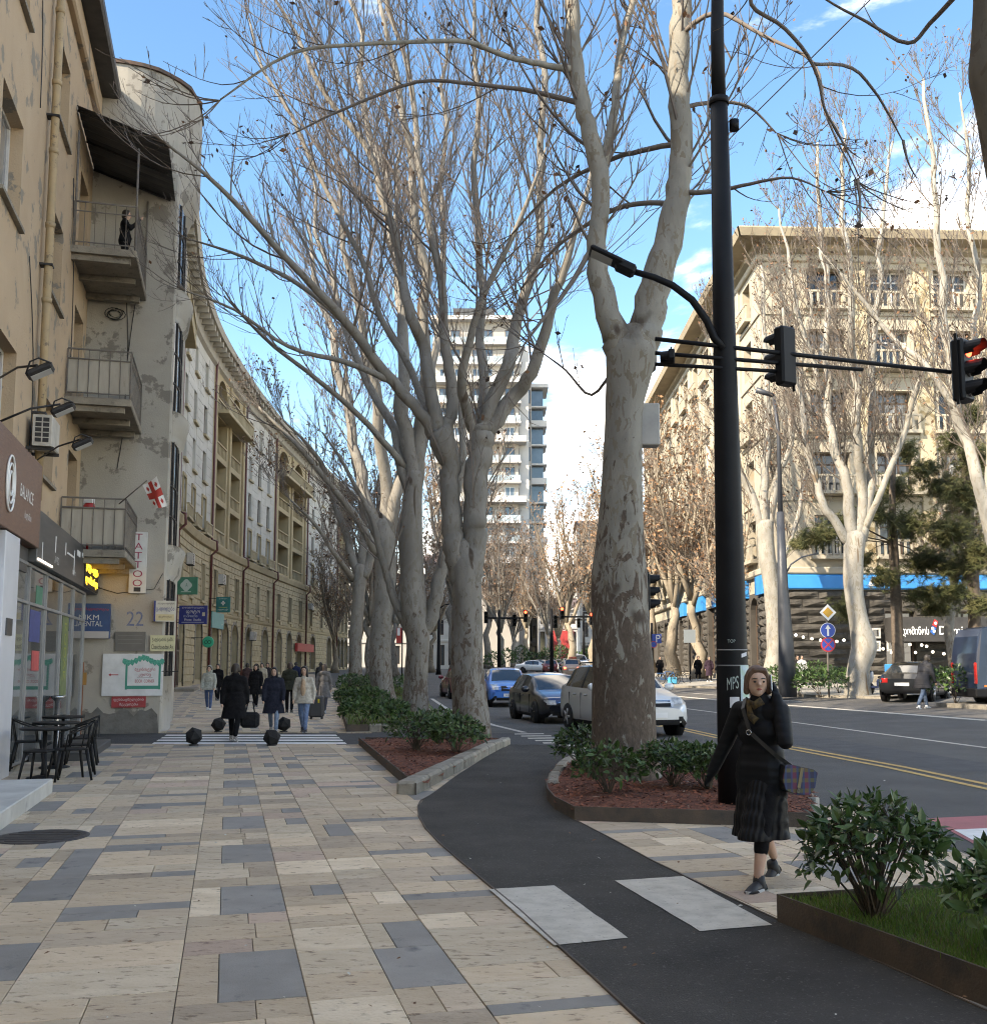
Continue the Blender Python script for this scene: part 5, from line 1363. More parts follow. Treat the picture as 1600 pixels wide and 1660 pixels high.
for a, b in ((.35, .5), (-.45, -.15), (-.1, -.5)):
    mb = MB(); mb.poly([fmP(cx + a*w/2 + .09*cos(t), cy + b*h/2 + .09*sin(t), .055) for t in [2*pi*i/12 for i in range(12)]]); part(ps, 'logo_dot', mb, M_LET, world=True)
for u in (u0 + .3, u0 + 4.2, u0 + 8.2):
    mb = MB(); mb.tube([fmP(u, .6, -.1), fmP(u, b_.z, -.1)], .06, 8); part(ps, 'post', mb, M_IRON, world=True)
# string of bulbs
sl = thing('string_lights', 'string of small white bulbs hanging in front of the stone base', 'lights', fmF(5, 3, 2.4))
P = [(1278, 1024), (1302, 1031), (1330, 1036), (1345, 1040), (1368, 1036), (1382, 1050), (1392, 1042), (1418, 1044), (1445, 1056), (1462, 1054), (1475, 1043), (1484, 1056), (1494, 1044), (1502, 1046), (1512, 1055), (1530, 1058), (1546, 1056)]
W3 = [onplane(x, y, RC0 + NF * 2.4, NF) for x, y in P]
mb = MB(); mb.tube(W3, .012, 3); part(sl, 'cable', mb, M_IRON, world=True)
bulb = MB(); bulb.ball((0, 0, -.07), .085, 8, 6); bm = bulb.mesh('bulb', M('bulb', (.8, .8, .75), emit=(1, .95, .85), estr=.8))
for a_, b_ in zip(W3, W3[1:]):
    n_ = max(1, round((b_-a_).length / .55))
    for i in range(n_): o = part(sl, 'bulb', bm, None, world=True); o.location = a_.lerp(b_, i/n_)
# white framed windows beside the shop
for x0, y0, x1, y1 in ((1412, 1018, 1428, 1035), (1437, 1018, 1449, 1035), (1412, 1039, 1428, 1056), (1437, 1039, 1449, 1056)):
    p, q = onplane(x0, y0, RC0 + NF * .3, NF) - RC0, onplane(x1, y1, RC0 + NF * .3, NF) - RC0
    window(cb, lambda u, v, d=0: fmF(u, v, d + .32), dict(u0=p.dot(UF), u1=q.dot(UF), v0=q.z, v1=p.z), M_FRW, M_GLS, .06, .11, mull=(), name='white_window')
# hanging round sign on the side
c_ = fmL(13, 9.3, .9); o = thing('round_sign', 'dark round sign hanging from the side of the corner building', 'sign', c_)
mb = MB(); mb.lathe([(.55, -.06), (.55, .06)], (0, 0, 0), 24, axis='y'); part(o, 'disc', mb, M('brown disc', (.09, .065, .05)))
mb = MB(); mb.tube([(.5, 0, .2), (.95, 0, .2)], .03, 5); part(o, 'bracket', mb, M_IRON)

# ---- modern white tower block
tb = thing('tower_block', 'modern white high-rise with stacked balconies behind the trees', 'building', (-2, 172, 0))
M_TW = M('white render', (.52, .515, .50), (.46, .455, .445), rough=.8, scale=.2); M_TG = M('taupe render', (.40, .375, .345), (.36, .34, .31), rough=.85, scale=.2)
M_TGL = M('tower glass', (.10, .13, .16), (.04, .055, .07), rough=.08, spec=.9, scale=.25); M_BGL = M('balcony glass', (.34, .40, .43), (.28, .34, .37), rough=.1, spec=.8, scale=.2)
X0, X1, YT = at(703, 900, 170).x, at(841, 900, 170).x, 170
topz = at(760, 522, 170).z
mb = MB(); mb.box(X0, X1, YT, YT + 16, 0, topz); part(tb, 'core', mb, M_TG)
mb = MB(); xb0, xb1 = at(843, 800, 176).x, at(884, 800, 176).x; zb = at(870, 628, 176).z
mb.box(X1 + .05, xb1 - 2.4, YT + 5, YT + 18, 0, zb); part(tb, 'side_wing', mb, M_TG)
mb = MB(); mb.box(X1 - .3, X1 + 1.8, YT + 1.0, YT + 12, 0, topz - 4); part(tb, 'stair_core', mb, M_TW)
for o in [c for c in tb.children]: o.matrix_parent_inverse = Matrix.Translation(tb.location).inverted()
fl_ = 3.42; nfl = int((topz - 8) / fl_)
for k in range(nfl):
    z = topz - .6 - (k + 1) * fl_
    if z < at(760, 935, 170).z - 3: break
    big = (k % 3 == 2)
    pr_ = 2.2 if big else 1.3
    mb = MB(); mb.box(X0 - .4, X1 + (1.3 if big else .4), YT - pr_, YT + 3, z - .28, z + (.75 if big else .04)); part(tb, 'balcony_slab', mb, M_TW, world=True)
    xs_ = [X0 + .8 + i * (X1 - X0 - 1.2) / 7 for i in range(8)]
    for i in range(7):
        if i % 3 == 2: continue
        w_ = window(tb, planefm((0, YT, 0), (1, 0, 0), (0, -1, 0)), dict(u0=xs_[i], u1=xs_[i+1] - .25, v0=z + .1, v1=z + 2.6), M_FRW if big else M_FRB, M_TGL, -.02, .09, mull=(1,))
    window(tb, planefm((X1, YT, 0), (0, 1, 0), (1, 0, 0)), dict(u0=.1, u1=.95, v0=z + .1, v1=z + 2.6), M_FRB, M_TGL, -.02, .07, mull=())
    if not big:
        mb = MB(); mb.box(X0 - .3, X1 + .3, YT - pr_ + .06, YT - pr_ + .1, z + .05, z + 1.05); part(tb, 'glass_rail', mb, M_BGL, world=True)
k = 0; z = zb - 3.6
while z > 15:
    window(tb, planefm((0, YT + 5, 0), (1, 0, 0), (0, -1, 0)), dict(u0=xb1 - 4.2, u1=xb1 - 2.6, v0=z + .4, v1=z + 2.9), M_FRB, M_TGL, -.02, .08, mull=())
    mb = MB(); mb.box(xb1 - 2.5, xb1 + .3, YT + 5.2, YT + 12, z - .2, z + (.9 if k % 3 == 1 else .05)); part(tb, 'balcony_slab', mb, M_TW, world=True)
    mb = MB(); mb.box(xb1 - 2.4, xb1 - .3, YT + 6.5, YT + 12, z + .06, z + 3.2); part(tb, 'glazed_bay', mb, M_TGL, world=True)
    z -= fl_; k += 1
mb = MB(); mb.box(xb1 - 2.6, xb1 + .6, YT + 5.1, YT + 13, zb - .2, zb + .5); part(tb, 'roof_slab', mb, M_TW, world=True)
mb = MB(); mb.box(X0 - .6, X1 + .6, YT - 1.6, YT + 16.4, topz + .003, topz + .7); part(tb, 'roof_slab', mb, M_TW, world=True)
mb = MB(); mb.box(X0 + 3, X1 - 4, YT + 2, YT + 9, topz + .703, topz + 3.2); part(tb, 'roof_plant', mb, M('dark plant', (.05, .055, .06)), world=True)

# ---- plain street houses further off
def house(name, label, x0, x1, y, dp, h, mat, floors, ncol, gh=4.2, side=None, roof=None, shop=None, frame=None):
    g0 = gz(x0, y); o = thing(name, label, 'building', ((x0+x1)/2, y, g0)); fm = planefm((x0, y, g0), (1, 0, 0), (0, -1, 0)); L = x1 - x0
    cw = L / ncol; fh = (h - gh - .8) / floors; ops = []
    for i in range(ncol):
        for k in range(floors): ops.append(dict(u0=cw*(i+.5) - min(.65, cw*.24), u1=cw*(i+.5) + min(.65, cw*.24), v0=gh + fh*k + fh*.22, v1=gh + fh*k + fh*.86, row=k))
        ops.append(dict(u0=cw*(i+.5) - cw*.33, u1=cw*(i+.5) + cw*.33, v0=.5, v1=gh - .7, row=-1))
    mb = MB(); wall(mb, fm, 0, L, -.5, h, ops, .3)
    for u in (0, L): mb.poly((fm(u, -.5), fm(u, -.5, -dp), fm(u, h, -dp), fm(u, h)))
    mb.poly((fm(0, h), fm(L, h), fm(L, h, -dp), fm(0, h, -dp))); part(o, 'wall', mb, mat, world=True)
    for a in ops:
        w = window(o, fm, a, frame or M_FRB, rgC.choice((M_GLS, M_GLD)), .25, .09, mull=(1,))
        if a['row'] == 1:
            mb = MB(); fbox(mb, fm, a['u0'] - .4, a['u1'] + .4, a['v0'] - .25, a['v0'] - .05, 0, .6); fbox(mb, fm, a['u0'] - .4, a['u1'] + .4, a['v0'] + .5, a['v0'] + .6, .5, .6); part(w, 'balcony', mb, mat, world=True)
    for v, d in ((gh - .3, .2), (h - .5, .45)):
        mb = MB(); fbox(mb, fm, -.1, L + .1, v, v + .4, 0, d, ch=.06); part(o, 'cornice', mb, mat, world=True)
    mb = MB(); mb.poly((fm(-.3, h + .0, .5), fm(L + .3, h, .5), fm(L + .3, h + 2, -dp/2), fm(-.3, h + 2, -dp/2))); mb.poly((fm(-.3, h + 2, -dp/2), fm(L + .3, h + 2, -dp/2), fm(L + .3, h, -dp), fm(-.3, h, -dp)))
    part(o, 'roof', mb, M('roof tin', ()), world=True)
    return o
M_PW = M('pale stone', (.55, .53, .48), (.47, .45, .41), rough=.9, scale=.6); M_PG = M('grey stone', (.40, .385, .355), (.34, .33, .31), rough=.9, scale=.6)
house('street_house', 'white classical house at the far end behind the twin tree', at(688, 1000, 150).x, at(742, 1000, 150).x, 150, 10, at(700, 930, 150).z, M_PW, 3, 3)
hh = house('street_house', 'long pale classical building with balconies beyond the white sedan', at(785, 1000, 175).x, at(872, 1000, 175).x, 175, 12, at(800, 925, 175).z, M_PG, 4, 6)
h2 = house('modern_house', 'white modern house front with tall dark windows beyond the far traffic lights', at(873, 1000, 168).x, at(936, 1000, 168).x, 168, 12, at(900, 1000, 168).z, M('white render', ()), 1, 5, gh=6.5)
f = planefm((0, 168, gz(0, 168)), (1, 0, 0), (0, -1, 0)); p = at(911, 1000, 168).x
mb = MB(); fbox(mb, f, p - 1.9, p + 1.9, .4, 6.0, .02, .3); part(h2, 'red_panel', mb, M('red panel', (.40, .05, .05), rough=.5), world=True)
house('street_house', 'tall grey apartment front glimpsed between far plane trees', at(940, 1000, 200).x, at(1085, 1000, 200).x, 200, 14, at(1000, 870, 200).z, M_PG, 5, 8)
house('street_house', 'cream house behind the far end of the crescent', -25, at(688, 1000, 168).x, 168, 10, at(640, 960, 168).z, M_PG, 4, 4)
# red banner and red flag sign among the left trees
for px0, py0, px1, py1, Y, lb in ((606, 988, 616, 1036, 70, 'tall red and white banner sign between the left plane trees'), (643, 1018, 651, 1043, 82, 'short red banner behind the third plane tree trunk')):
    a_, b_ = at(px0, py0, Y), at(px1, py1, Y); mb = MB(); o = thing('banner_sign', lb, 'sign', (a_.x, Y, gz(a_.x, Y)))
    mb.box(a_.x, b_.x, Y - .1, Y + .1, b_.z, a_.z); part(o, 'panel', mb, M('banner red', (.48, .05, .04), rough=.5), world=True)
    mb = MB(); mb.box(a_.x + .05, b_.x - .12, Y - .115, Y - .102, (a_.z + b_.z)/2, (a_.z + b_.z)/2 + .6); part(o, 'white_field', mb, M_LET, world=True)
    mb = MB(); mb.tube([(b_.x + .05, Y, gz(a_.x, Y)), (b_.x + .05, Y, a_.z)], .06, 6); part(o, 'post', mb, M_IRON, world=True)
# ================================================================ plane trees
def barkmat(name, pale, tan, dark, z0, z1, amt=.22, lit=1.0):
    m = bpy.data.materials.new(name); m.use_nodes = True; MATS[name] = m
    n, l = m.node_tree.nodes, m.node_tree.links; b = n['Principled BSDF']; b.inputs['Roughness'].default_value = .85; b.inputs['Specular IOR Level'].default_value = .25
    g = n.new('ShaderNodeNewGeometry'); mp = n.new('ShaderNodeMapping'); mp.inputs['Scale'].default_value = (1, 1, .42); l.new(g.outputs['Position'], mp.inputs[0])
    def noise(s, d, ro=.6):
        z = n.new('ShaderNodeTexNoise'); z.inputs['Scale'].default_value = s; z.inputs['Detail'].default_value = d; z.inputs['Roughness'].default_value = ro; z.inputs['Distortion'].default_value = .9; l.new(mp.outputs[0], z.inputs['Vector']); return z.outputs[0]
    def mr(src, a, c, lo=0, hi=1):
        r = n.new('ShaderNodeMapRange'); r.inputs[1].default_value = a; r.inputs[2].default_value = c; r.inputs[3].default_value = lo; r.inputs[4].default_value = hi; l.new(src, r.inputs[0]); return r.outputs[0]
    def mix(f, a, c):
        x = n.new('ShaderNodeMix'); x.data_type = 'RGBA'; l.new(f, x.inputs[0])
        if isinstance(a, tuple): x.inputs[6].default_value = (*a, 1)
        else: l.new(a, x.inputs[6])
        if isinstance(c, tuple): x.inputs[7].default_value = (*c, 1)
        else: l.new(c, x.inputs[7])
        return x.outputs[2]
    sp = n.new('ShaderNodeSeparateXYZ'); l.new(g.outputs['Position'], sp.inputs[0])
    c = mix(mr(noise(2.2, 6), .42, .62), pale, tuple(.78 * x for x in pale))
    c = mix(mr(noise(8.5, 4), .56, .58), c, tan)
    # flaking brown bark gets commoner towards the foot
    h = mr(sp.outputs[2], z0, z1, amt, -.11); ad = n.new('ShaderNodeMath'); ad.operation = 'ADD'; l.new(h, ad.inputs[0]); l.new(noise(7.5, 8, .66), ad.inputs[1])
    dk = mix(mr(noise(26, 4), .35, .65), dark, tuple(1.7 * x for x in dark))
    c = mix(mr(ad.outputs[0], .56, .585), c, dk)
    c = mix(mr(noise(1.3, 2), .66, .70), c, dark)
    l.new(c, b.inputs['Base Color'])
    bp = n.new('ShaderNodeBump'); bp.inputs['Strength'].default_value = .5; bp.inputs['Distance'].default_value = .02; a2 = n.new('ShaderNodeMath'); a2.operation = 'ADD'
    l.new(noise(18, 5), a2.inputs[0]); l.new(mr(ad.outputs[0], .56, .59, 0, .8), a2.inputs[1]); l.new(a2.outputs[0], bp.inputs['Height']); l.new(bp.outputs[0], b.inputs['Normal'])
    return m
BK1 = barkmat('plane bark big', (.265, .25, .215), (.195, .168, .13), (.082, .063, .049), 1.2, 5.5, .165)
BK2 = barkmat('plane bark grey', (.225, .21, .185), (.17, .152, .126), (.085, .065, .05), .3, 5.5, .07)
BK3 = barkmat('plane bark white', (.34, .32, .28), (.255, .228, .182), (.17, .13, .09), .0, 3.0, -.02)
BK4 = barkmat('plane bark far', (.30, .255, .195), (.22, .18, .13), (.11, .085, .06), .0, 3.0, .0)
M_TWG = M('twig bark', (.13, .108, .094), (.175, .148, .128), rough=.9, scale=3)
M_TWL = M('twig bark pale', (.16, .13, .105), (.215, .175, .14), rough=.9, scale=3)
LEAFB = [M('dry leaf', (.15, .075, .04), (.22, .115, .06), rough=.8, scale=5), M('dark seed ball', (.05, .032, .024), rough=.9)]
LEAFT = [M('tan leaf', (.30, .165, .085), (.36, .21, .115), rough=.8, scale=5), M('brown leaf', (.20, .105, .055), rough=.9)]
OFF3 = [Vector((1, .1, .35)), Vector((-.5, .85, -.5)), Vector((-.5, -.8, .25))]
def twig(mb, pts, r0, r1):
    k = len(pts); o = len(mb.v)
    for i, p in enumerate(pts):
        r = r0 + (r1 - r0) * i / (k - 1)
        for q in OFF3: mb.v.append((p.x + q.x*r, p.y + q.y*r, p.z + q.z*r))
    for i in range(k - 1):
        a = o + 3*i
        for j in range(3): mb.f.append((a + j, a + (j+1) % 3, a + 3 + (j+1) % 3, a + 3 + j)); mb.m.append(0); mb.sm.append(False)
def rdir(rg_): 
    while True:
        v = Vector((rg_.uniform(-1, 1), rg_.uniform(-1, 1), rg_.uniform(-1, 1)))
        if .1 < v.length < 1: return v.normalized()
def grow(tw_, lf, rg_, p, d, L, r, lev, up=.22, leaf=.5, minr=.006, dens=1.0):
    n = 6 if lev == 1 else (4 if lev == 2 else 3); pts = [p.copy()]; dd = d.normalized(); q = p.copy()
    for i in range(n):
        dd = (dd + rdir(rg_) * (.08 if lev == 1 else .15) + Vector((0, 0, up * (.5 if lev == 1 else .35)))).normalized()
        q = q + dd * (L / n); pts.append(q.copy())
    twig(tw_, pts, max(r, minr), max(r * .3, minr * .6))
    if lev < 3:
        m = int((L / (.34 if lev == 1 else .26)) * dens + rg_.random())
        for k in range(m):
            t = rg_.uniform(.15, 1.0); i = min(int(t * n), n - 1); b = pts[i].lerp(pts[i+1], t * n - i)
            td = (pts[i+1] - pts[i]).normalized(); nd = (td * rg_.uniform(.7, 1.2) + rdir(rg_) * .75 + Vector((0, 0, up))).normalized()
            grow(tw_, lf, rg_, b, nd, L * (.5 if lev == 1 else .42) * (1.15 - .6*t) * rg_.uniform(.6, 1.2), r * .5, lev + 1, up, leaf, minr, dens)
    elif lf is not None and rg_.random() < leaf:
        leafq(lf, rg_, pts[-1] - Vector((0, 0, .03)), rg_.uniform(.03, .07) * (minr / .006) ** .6)
def leafq(lf, rg_, c, s):
    a, b = rdir(rg_), rdir(rg_); b = (b - a * b.dot(a)).normalized(); mi = 0 if rg_.random() < .7 else 1
    lf.poly((c - a*s, c - b*s*.6, c + a*s, c + b*s*.6), mi)
def plane_tree(label, trunk, limbs, Y, bark, seed, dens=1.0, minr=.006, leaf=.35, twm=None, lfm=None, up=.28, blen=1.0, name='plane_tree', first=.25, fl=1.0):
    """trunk / limbs: lists of (px, py, radius_px[, depth offset]); Y is the depth of the tree"""
    rg_ = random.Random(seed)
    def pt(q): YY = Y + (q[3] if len(q) > 3 else 0); return at(q[0], q[1], YY), q[2] * YY / FOC
    P = [pt(q) for q in trunk]; base = P[0][0]
    t = thing(name, label, 'tree', (base.x, base.y, gz(base.x, base.y)), 0, 'plane trees along the avenue')
    def smooth(P):
        out = []
        for i in range(len(P) - 1):
            a, b, c, d = (P[max(0, i-1)], P[i], P[i+1], P[min(len(P)-1, i+2)])
            for k in range(4):
                u = k/4; f = lambda A, B, C, D: .5*((2*B) + (C-A)*u + (2*A-5*B+4*C-D)*u*u + (3*B-A-3*C+D)*u**3)
                out.append((f(a[0], b[0], c[0], d[0]), max(.004, f(a[1], b[1], c[1], d[1]))))
        out.append(P[-1]); return out
    S = smooth(P); d_ = (S[-1][0] - S[-3][0]).normalized(); r_ = S[-1][1]; S += [(S[-1][0] + d_*r_*.35, r_*.86), (S[-1][0] + d_*r_*.6, r_*.55), (S[-1][0] + d_*r_*.7, r_*.2)]; mb = MB(); mb.tube([p for p, r in S], [r for p, r in S], 22, caps=True, jit=.12); part(t, 'trunk', mb, bark, world=True)
    tw_, lf = MB(), MB()
    for L in limbs:
        Q = [pt(q) for q in L]; S = smooth(Q); mb = MB()
        # gentle irregularity
        sd_ = rg_.uniform(0, 50); tl = sum((b[0]-a[0]).length for a, b in zip(S, S[1:])); S = [(p + rdir(rg_) * r * .16 + Vector((mnoise.noise(Vector((sd_, p.z*.55, 0))), mnoise.noise(Vector((sd_ + 9, p.z*.55, 0))), 0)) * min(.3 if Y > 20 else .1, tl*.022) * min(1, j/6), r) for j, (p, r) in enumerate(S)]
        mb.tube([p for p, r in S], [r for p, r in S], 12 if S[0][1] > .05 else 7, caps=True, jit=.07); part(t, 'limb', mb, bark if S[0][1] > .045 * (1 if minr < .01 else 1) else (twm or M_TWG), world=True)
        tot = sum((b[0]-a[0]).length for a, b in zip(S, S[1:])); n = int(tot / .42 * dens)
        for k in range(n):
            u = first + (1 - first) * (k + rg_.random()) / max(1, n); i = min(int(u * (len(S)-1)), len(S) - 2); b = S[i][0].lerp(S[i+1][0], u*(len(S)-1) - i); r = S[i][1]
            td = (S[i+1][0] - S[i][0]).normalized(); side = rdir(rg_); side = (side - td * side.dot(td)).normalized()
            nd = (td * rg_.uniform(.6, 1.1) + side * .95 + Vector((0, 0, .2))).normalized()
            grow(tw_, lf, rg_, b, nd, min(3.6, (1.0 + tot * .2)) * rg_.uniform(.5, 1.15) * (1.25 - .55*u) * blen, min(.03, max(minr*1.6, r * .4)), 1, up, leaf, minr, fl)
    for L in limbs:
        e, f_ = pt(L[-1])[0], pt(L[-2])[0]
        for _ in range(5 if Y > 10 else 1): grow(tw_, lf, rg_, e, ((e - f_).normalized() + rdir(rg_)*.45).normalized(), rg_.uniform(.8, 1.6)*(max(1, Y/25) if Y > 10 else .35), max(minr*1.5, .012), 1, up, leaf, minr, fl)
    part(t, 'twigs', tw_, twm or M_TWG, world=True, kind='stuff')
    if lf.f: part(t, 'leaves', lf, lfm or LEAFB, world=True, kind='stuff')
    return t
T = plane_tree('huge mottled plane tree forking in two beside the black mast',
  [(1012, 1300, 74), (1013, 1275, 66), (1012, 1235, 57), (1012, 1180, 52), (1011, 1100, 50), (1005, 1000, 46), (1004, 940, 44), (1005, 880, 38), (1007, 800, 34), (1009, 720, 32), (1012, 660, 33), (1020, 610, 38), (1026, 570, 42), (1030, 545, 30)],
  [[(1008, 590, 26), (1000, 550, 25), (986, 510, 20), (968, 440, 18), (963, 380, 16), (972, 300, 15.5), (957, 220, 14.5), (943, 150, 14), (930, 60, 13), (920, -60, 12), (905, -220, 9), (890, -400, 4)],
   [(1036, 590, 28), (1046, 540, 28), (1058, 480, 27), (1078, 400, 24), (1098, 320, 21), (1108, 250, 19), (1106, 170, 18.5), (1104, 80, 18), (1105, 0, 17), (1100, -120, 15), (1095, -260, 11), (1100, -420, 4)],
   [(972, 285, 9), (985, 215, 8), (1000, 127, 7, .4), (1018, 50, 6.5, .6), (1031, 0, 6, .8), (1050, -120, 4, 1)],
   [(930, 112, 6), (870, 103, 5, -.5), (817, 92, 4.5, -.9), (751, 68, 4, -1.3), (664, 68, 3.6, -1.7), (576, 72, 3.2, -2.1), (467, 87, 2.6, -2.4), (357, 162, 1.4, -2.6)],
   [(950, 170, 5), (870, 148, 4, .3), (770, 135, 3.4, .5), (675, 132, 3, .7), (555, 175, 2.4, .8), (470, 215, 1.3, .9)],
   [(1095, 330, 5), (1040, 330, 4.5, .5), (983, 345, 4, .8), (900, 400, 3, 1.2), (840, 470, 1.6, 1.5)],
   [(1098, 232, 5), (1040, 244, 4.5, .5), (983, 262, 4, .9), (900, 306, 3, 1.3), (830, 380, 1.5, 1.6)],
   [(1108, 312, 4.5), (1160, 310, 4, -.4), (1220, 298, 3, -.8), (1285, 288, 2, -1.1), (1340, 310, 1, -1.3)],
   [(1110, 172, 4), (1160, 165, 3.5, .3), (1215, 172, 2.5, .5), (1260, 215, 1.2, .7)],
   [(960, 400, 5), (920, 470, 4, -.3), (880, 520, 3, -.5), (850, 560, 1.5, -.6)],
   [(1000, 590, 3), (960, 640, 2.4, .4), (920, 600, 1.8, .6), (880, 570, 1, .8)],
   [(1100, 60, 5), (1160, 20, 4, -.5), (1240, 60, 3, -.9), (1320, 105, 2.6, -1.2), (1340, 190, 2, -1.3), (1385, 290, 1, -1.4)]],
  14.4, BK1, 21, dens=.85, leaf=.42, first=.3, blen=.85, fl=.8)
plane_tree('twin-stemmed plane tree standing in the triangular mulch bed',
  [(766, 1212, 36), (765, 1195, 31), (762, 1150, 28), (758, 1080, 26), (757, 1000, 24.5), (757, 950, 24.5), (755, 915, 24), (752, 885, 19)],
  [[(750, 945, 19), (744, 905, 20), (737, 868, 18.5), (732, 835, 17), (729, 790, 16), (727, 750, 17), (718, 715, 22), (712, 695, 17)],
   [(762, 945, 19), (764, 905, 20.5), (767, 868, 20), (769, 835, 19), (771, 790, 20), (775, 745, 20), (779, 705, 21), (780, 685, 17)],
   [(704, 706, 12), (680, 668, 10.5), (642, 621, 9.5), (576, 538, 8, -.6), (532, 486, 7, -1), (445, 394, 5.4, -1.7), (357, 302, 4, -2.3), (270, 232, 2, -2.8)],
   [(710, 705, 12), (702, 640, 11), (688, 565, 10, .4), (668, 512, 9), (652, 440, 7.8, .6), (630, 350, 6.6, .8), (598, 268, 5.6, 1), (555, 180, 4.6, 1.1), (500, 95, 3.8, 1.2), (450, 10, 2.8, 1.3), (400, -80, 1.2, 1.4)],
   [(722, 705, 11), (735, 660, 10.5), (733, 610, 9.5), (726, 550, 8.6, .2), (712, 437, 7, .4), (690, 306, 5.8, .5), (664, 144, 4.8, .6), (642, 44, 3.8, .7), (620, -60, 2.2, .8)],
   [(790, 700, 14), (815, 672, 12.5), (840, 636, 11.5), (860, 604, 10.5, -.3), (882, 525, 9, -.6), (896, 480, 8, -.8), (917, 442, 6.8, -1), (946, 350, 5, -1.3), (958, 270, 2.6, -1.5)],
   [(784, 698, 13), (800, 640, 12), (818, 590, 11), (832, 555, 10.4, .4), (860, 481, 8.8, .6), (874, 394, 7.4, .8), (876, 262, 6.2, .9), (877, 130, 5.4, 1), (880, 0, 4.4, 1.1), (884, -150, 2, 1.2)],
   [(776, 698, 9), (783, 620, 8.4, .8), (778, 530, 7.2, 1.2), (777, 437, 6.4, 1.4), (771, 219, 5, 1.7), (773, 87, 4, 1.9), (770, -40, 2.4, 2)],
   [(768, 700, 9), (752, 650, 8.4, -.5), (748, 600, 7.6, -.9), (775, 505, 6, -1.2), (815, 425, 4.8, -1.4), (850, 330, 3.6, -1.6), (885, 240, 1.6, -1.7)],
   [(700, 690, 7), (660, 600, 6, 1), (610, 480, 5, 1.6), (540, 330, 4, 2.2), (450, 150, 3, 2.8), (400, 30, 1.6, 3)],
   [(640, 620, 6), (560, 585, 4.6, -.8), (470, 560, 3.4, -1.4), (380, 500, 2.4, -2), (300, 470, 1, -2.4)],
   [(590, 555, 5), (500, 470, 4, .2), (400, 420, 3, .4), (310, 390, 1.2, .5)]],
  22.0, BK2, 33, dens=.8, blen=1.35, minr=.005, leaf=.10, fl=.75, first=.34)
plane_tree('plane tree just behind the twin-stemmed one, third from the mast',
  [(672, 1172, 27), (672, 1150, 23), (675, 1090, 19), (678, 1040, 19), (672, 1000, 21), (668, 940, 19.5), (666, 880, 20), (668, 820, 17), (672, 770, 15)],
  [[(682, 1030, 13), (698, 1000, 12), (710, 960, 11), (720, 915, 10), (730, 860, 9), (742, 780, 7), (750, 680, 5), (752, 560, 3)],
   [(665, 1020, 9), (648, 985, 7.5), (632, 945, 6.5), (615, 895, 5.5), (600, 840, 4.5), (560, 760, 3), (520, 700, 1.5)],
   [(670, 785, 14), (660, 700, 12), (655, 640, 11), (648, 500, 9, .8), (634, 350, 7.5, 1.2), (603, 219, 5.8, 1.6), (585, 87, 4.5, 2), (560, -40, 2.5, 2.2)],
   [(674, 785, 13), (682, 690, 11), (690, 600, 10, -.8), (680, 394, 8, -1.2), (664, 262, 6.6, -1.4), (650, 150, 5.2, -1.6), (615, 0, 3.4, -1.9)],
   [(664, 800, 9), (640, 720, 8), (600, 620, 6.6, 1), (560, 520, 5, 1.8), (520, 380, 3.6, 2.4), (500, 250, 2, 2.8)],
   [(660, 760, 6), (600, 690, 5, -1), (520, 620, 4, -2), (430, 545, 3, -2.8), (360, 480, 1.2, -3.4)],
   [(676, 770, 8), (700, 640, 7, 2), (715, 450, 5.5, 3), (720, 250, 4, 3.6), (724, 60, 2.6, 4)]],
  31.5, BK2, 41, dens=.62, fl=.72, blen=1.3, minr=.0065, leaf=.18, first=.36)
plane_tree('plane tree with a scarred trunk in the grass bed, fourth in the left row',
  [(620, 1136, 24), (619, 1115, 19), (616, 1060, 17), (620, 1000, 17), (625, 940, 17), (624, 880, 18), (620, 850, 16)],
  [[(616, 870, 12), (598, 810, 10), (575, 720, 8.6, 1), (548, 600, 7, 2), (520, 480, 5, 3), (495, 360, 2.5, 4)],
   [(624, 865, 12), (628, 780, 10.5), (610, 660, 9, -1), (585, 520, 7, -2), (560, 400, 5, -3), (545, 280, 2.5, -3)],
   [(630, 870, 11), (645, 790, 9.5), (655, 680, 8, 1), (650, 520, 6.4, 2), (645, 380, 4.5, 3), (648, 240, 2.4, 3)],
   [(612, 900, 8), (585, 850, 6.5, -1), (540, 790, 5, -2), (480, 720, 3.6, -3), (420, 660, 1.5, -3)],
   [(640, 1010, 8), (655, 960, 7), (662, 900, 6, 1), (668, 800, 4, 1), (672, 700, 2, 2)]],
  43.5, BK2, 47, dens=.62, fl=.72, blen=1.3, minr=.009, leaf=.3, first=.3)
plane_tree('slim forked plane tree nearest to the crescent in the left row',
  [(577, 1112, 13), (576, 1080, 10.5), (577, 1020, 10), (582, 960, 10.5), (585, 920, 11)],
  [[(580, 930, 8), (568, 890, 7), (555, 850, 6), (530, 780, 4.5), (500, 720, 3, -2), (460, 680, 1.4, -3)],
   [(586, 930, 8), (590, 880, 7), (585, 800, 6), (570, 700, 4.6, 2), (560, 600, 3, 3), (550, 520, 1.4, 3)],
   [(590, 935, 8), (602, 900, 7), (612, 850, 5.5), (618, 760, 4, 2), (615, 660, 2, 3)],
   [(572, 940, 5), (545, 900, 4, -2), (510, 850, 3, -3), (470, 810, 1.4, -4)]],
  62, BK2, 53, dens=.8, minr=.013, leaf=.7, first=.1, lfm=LEAFB)
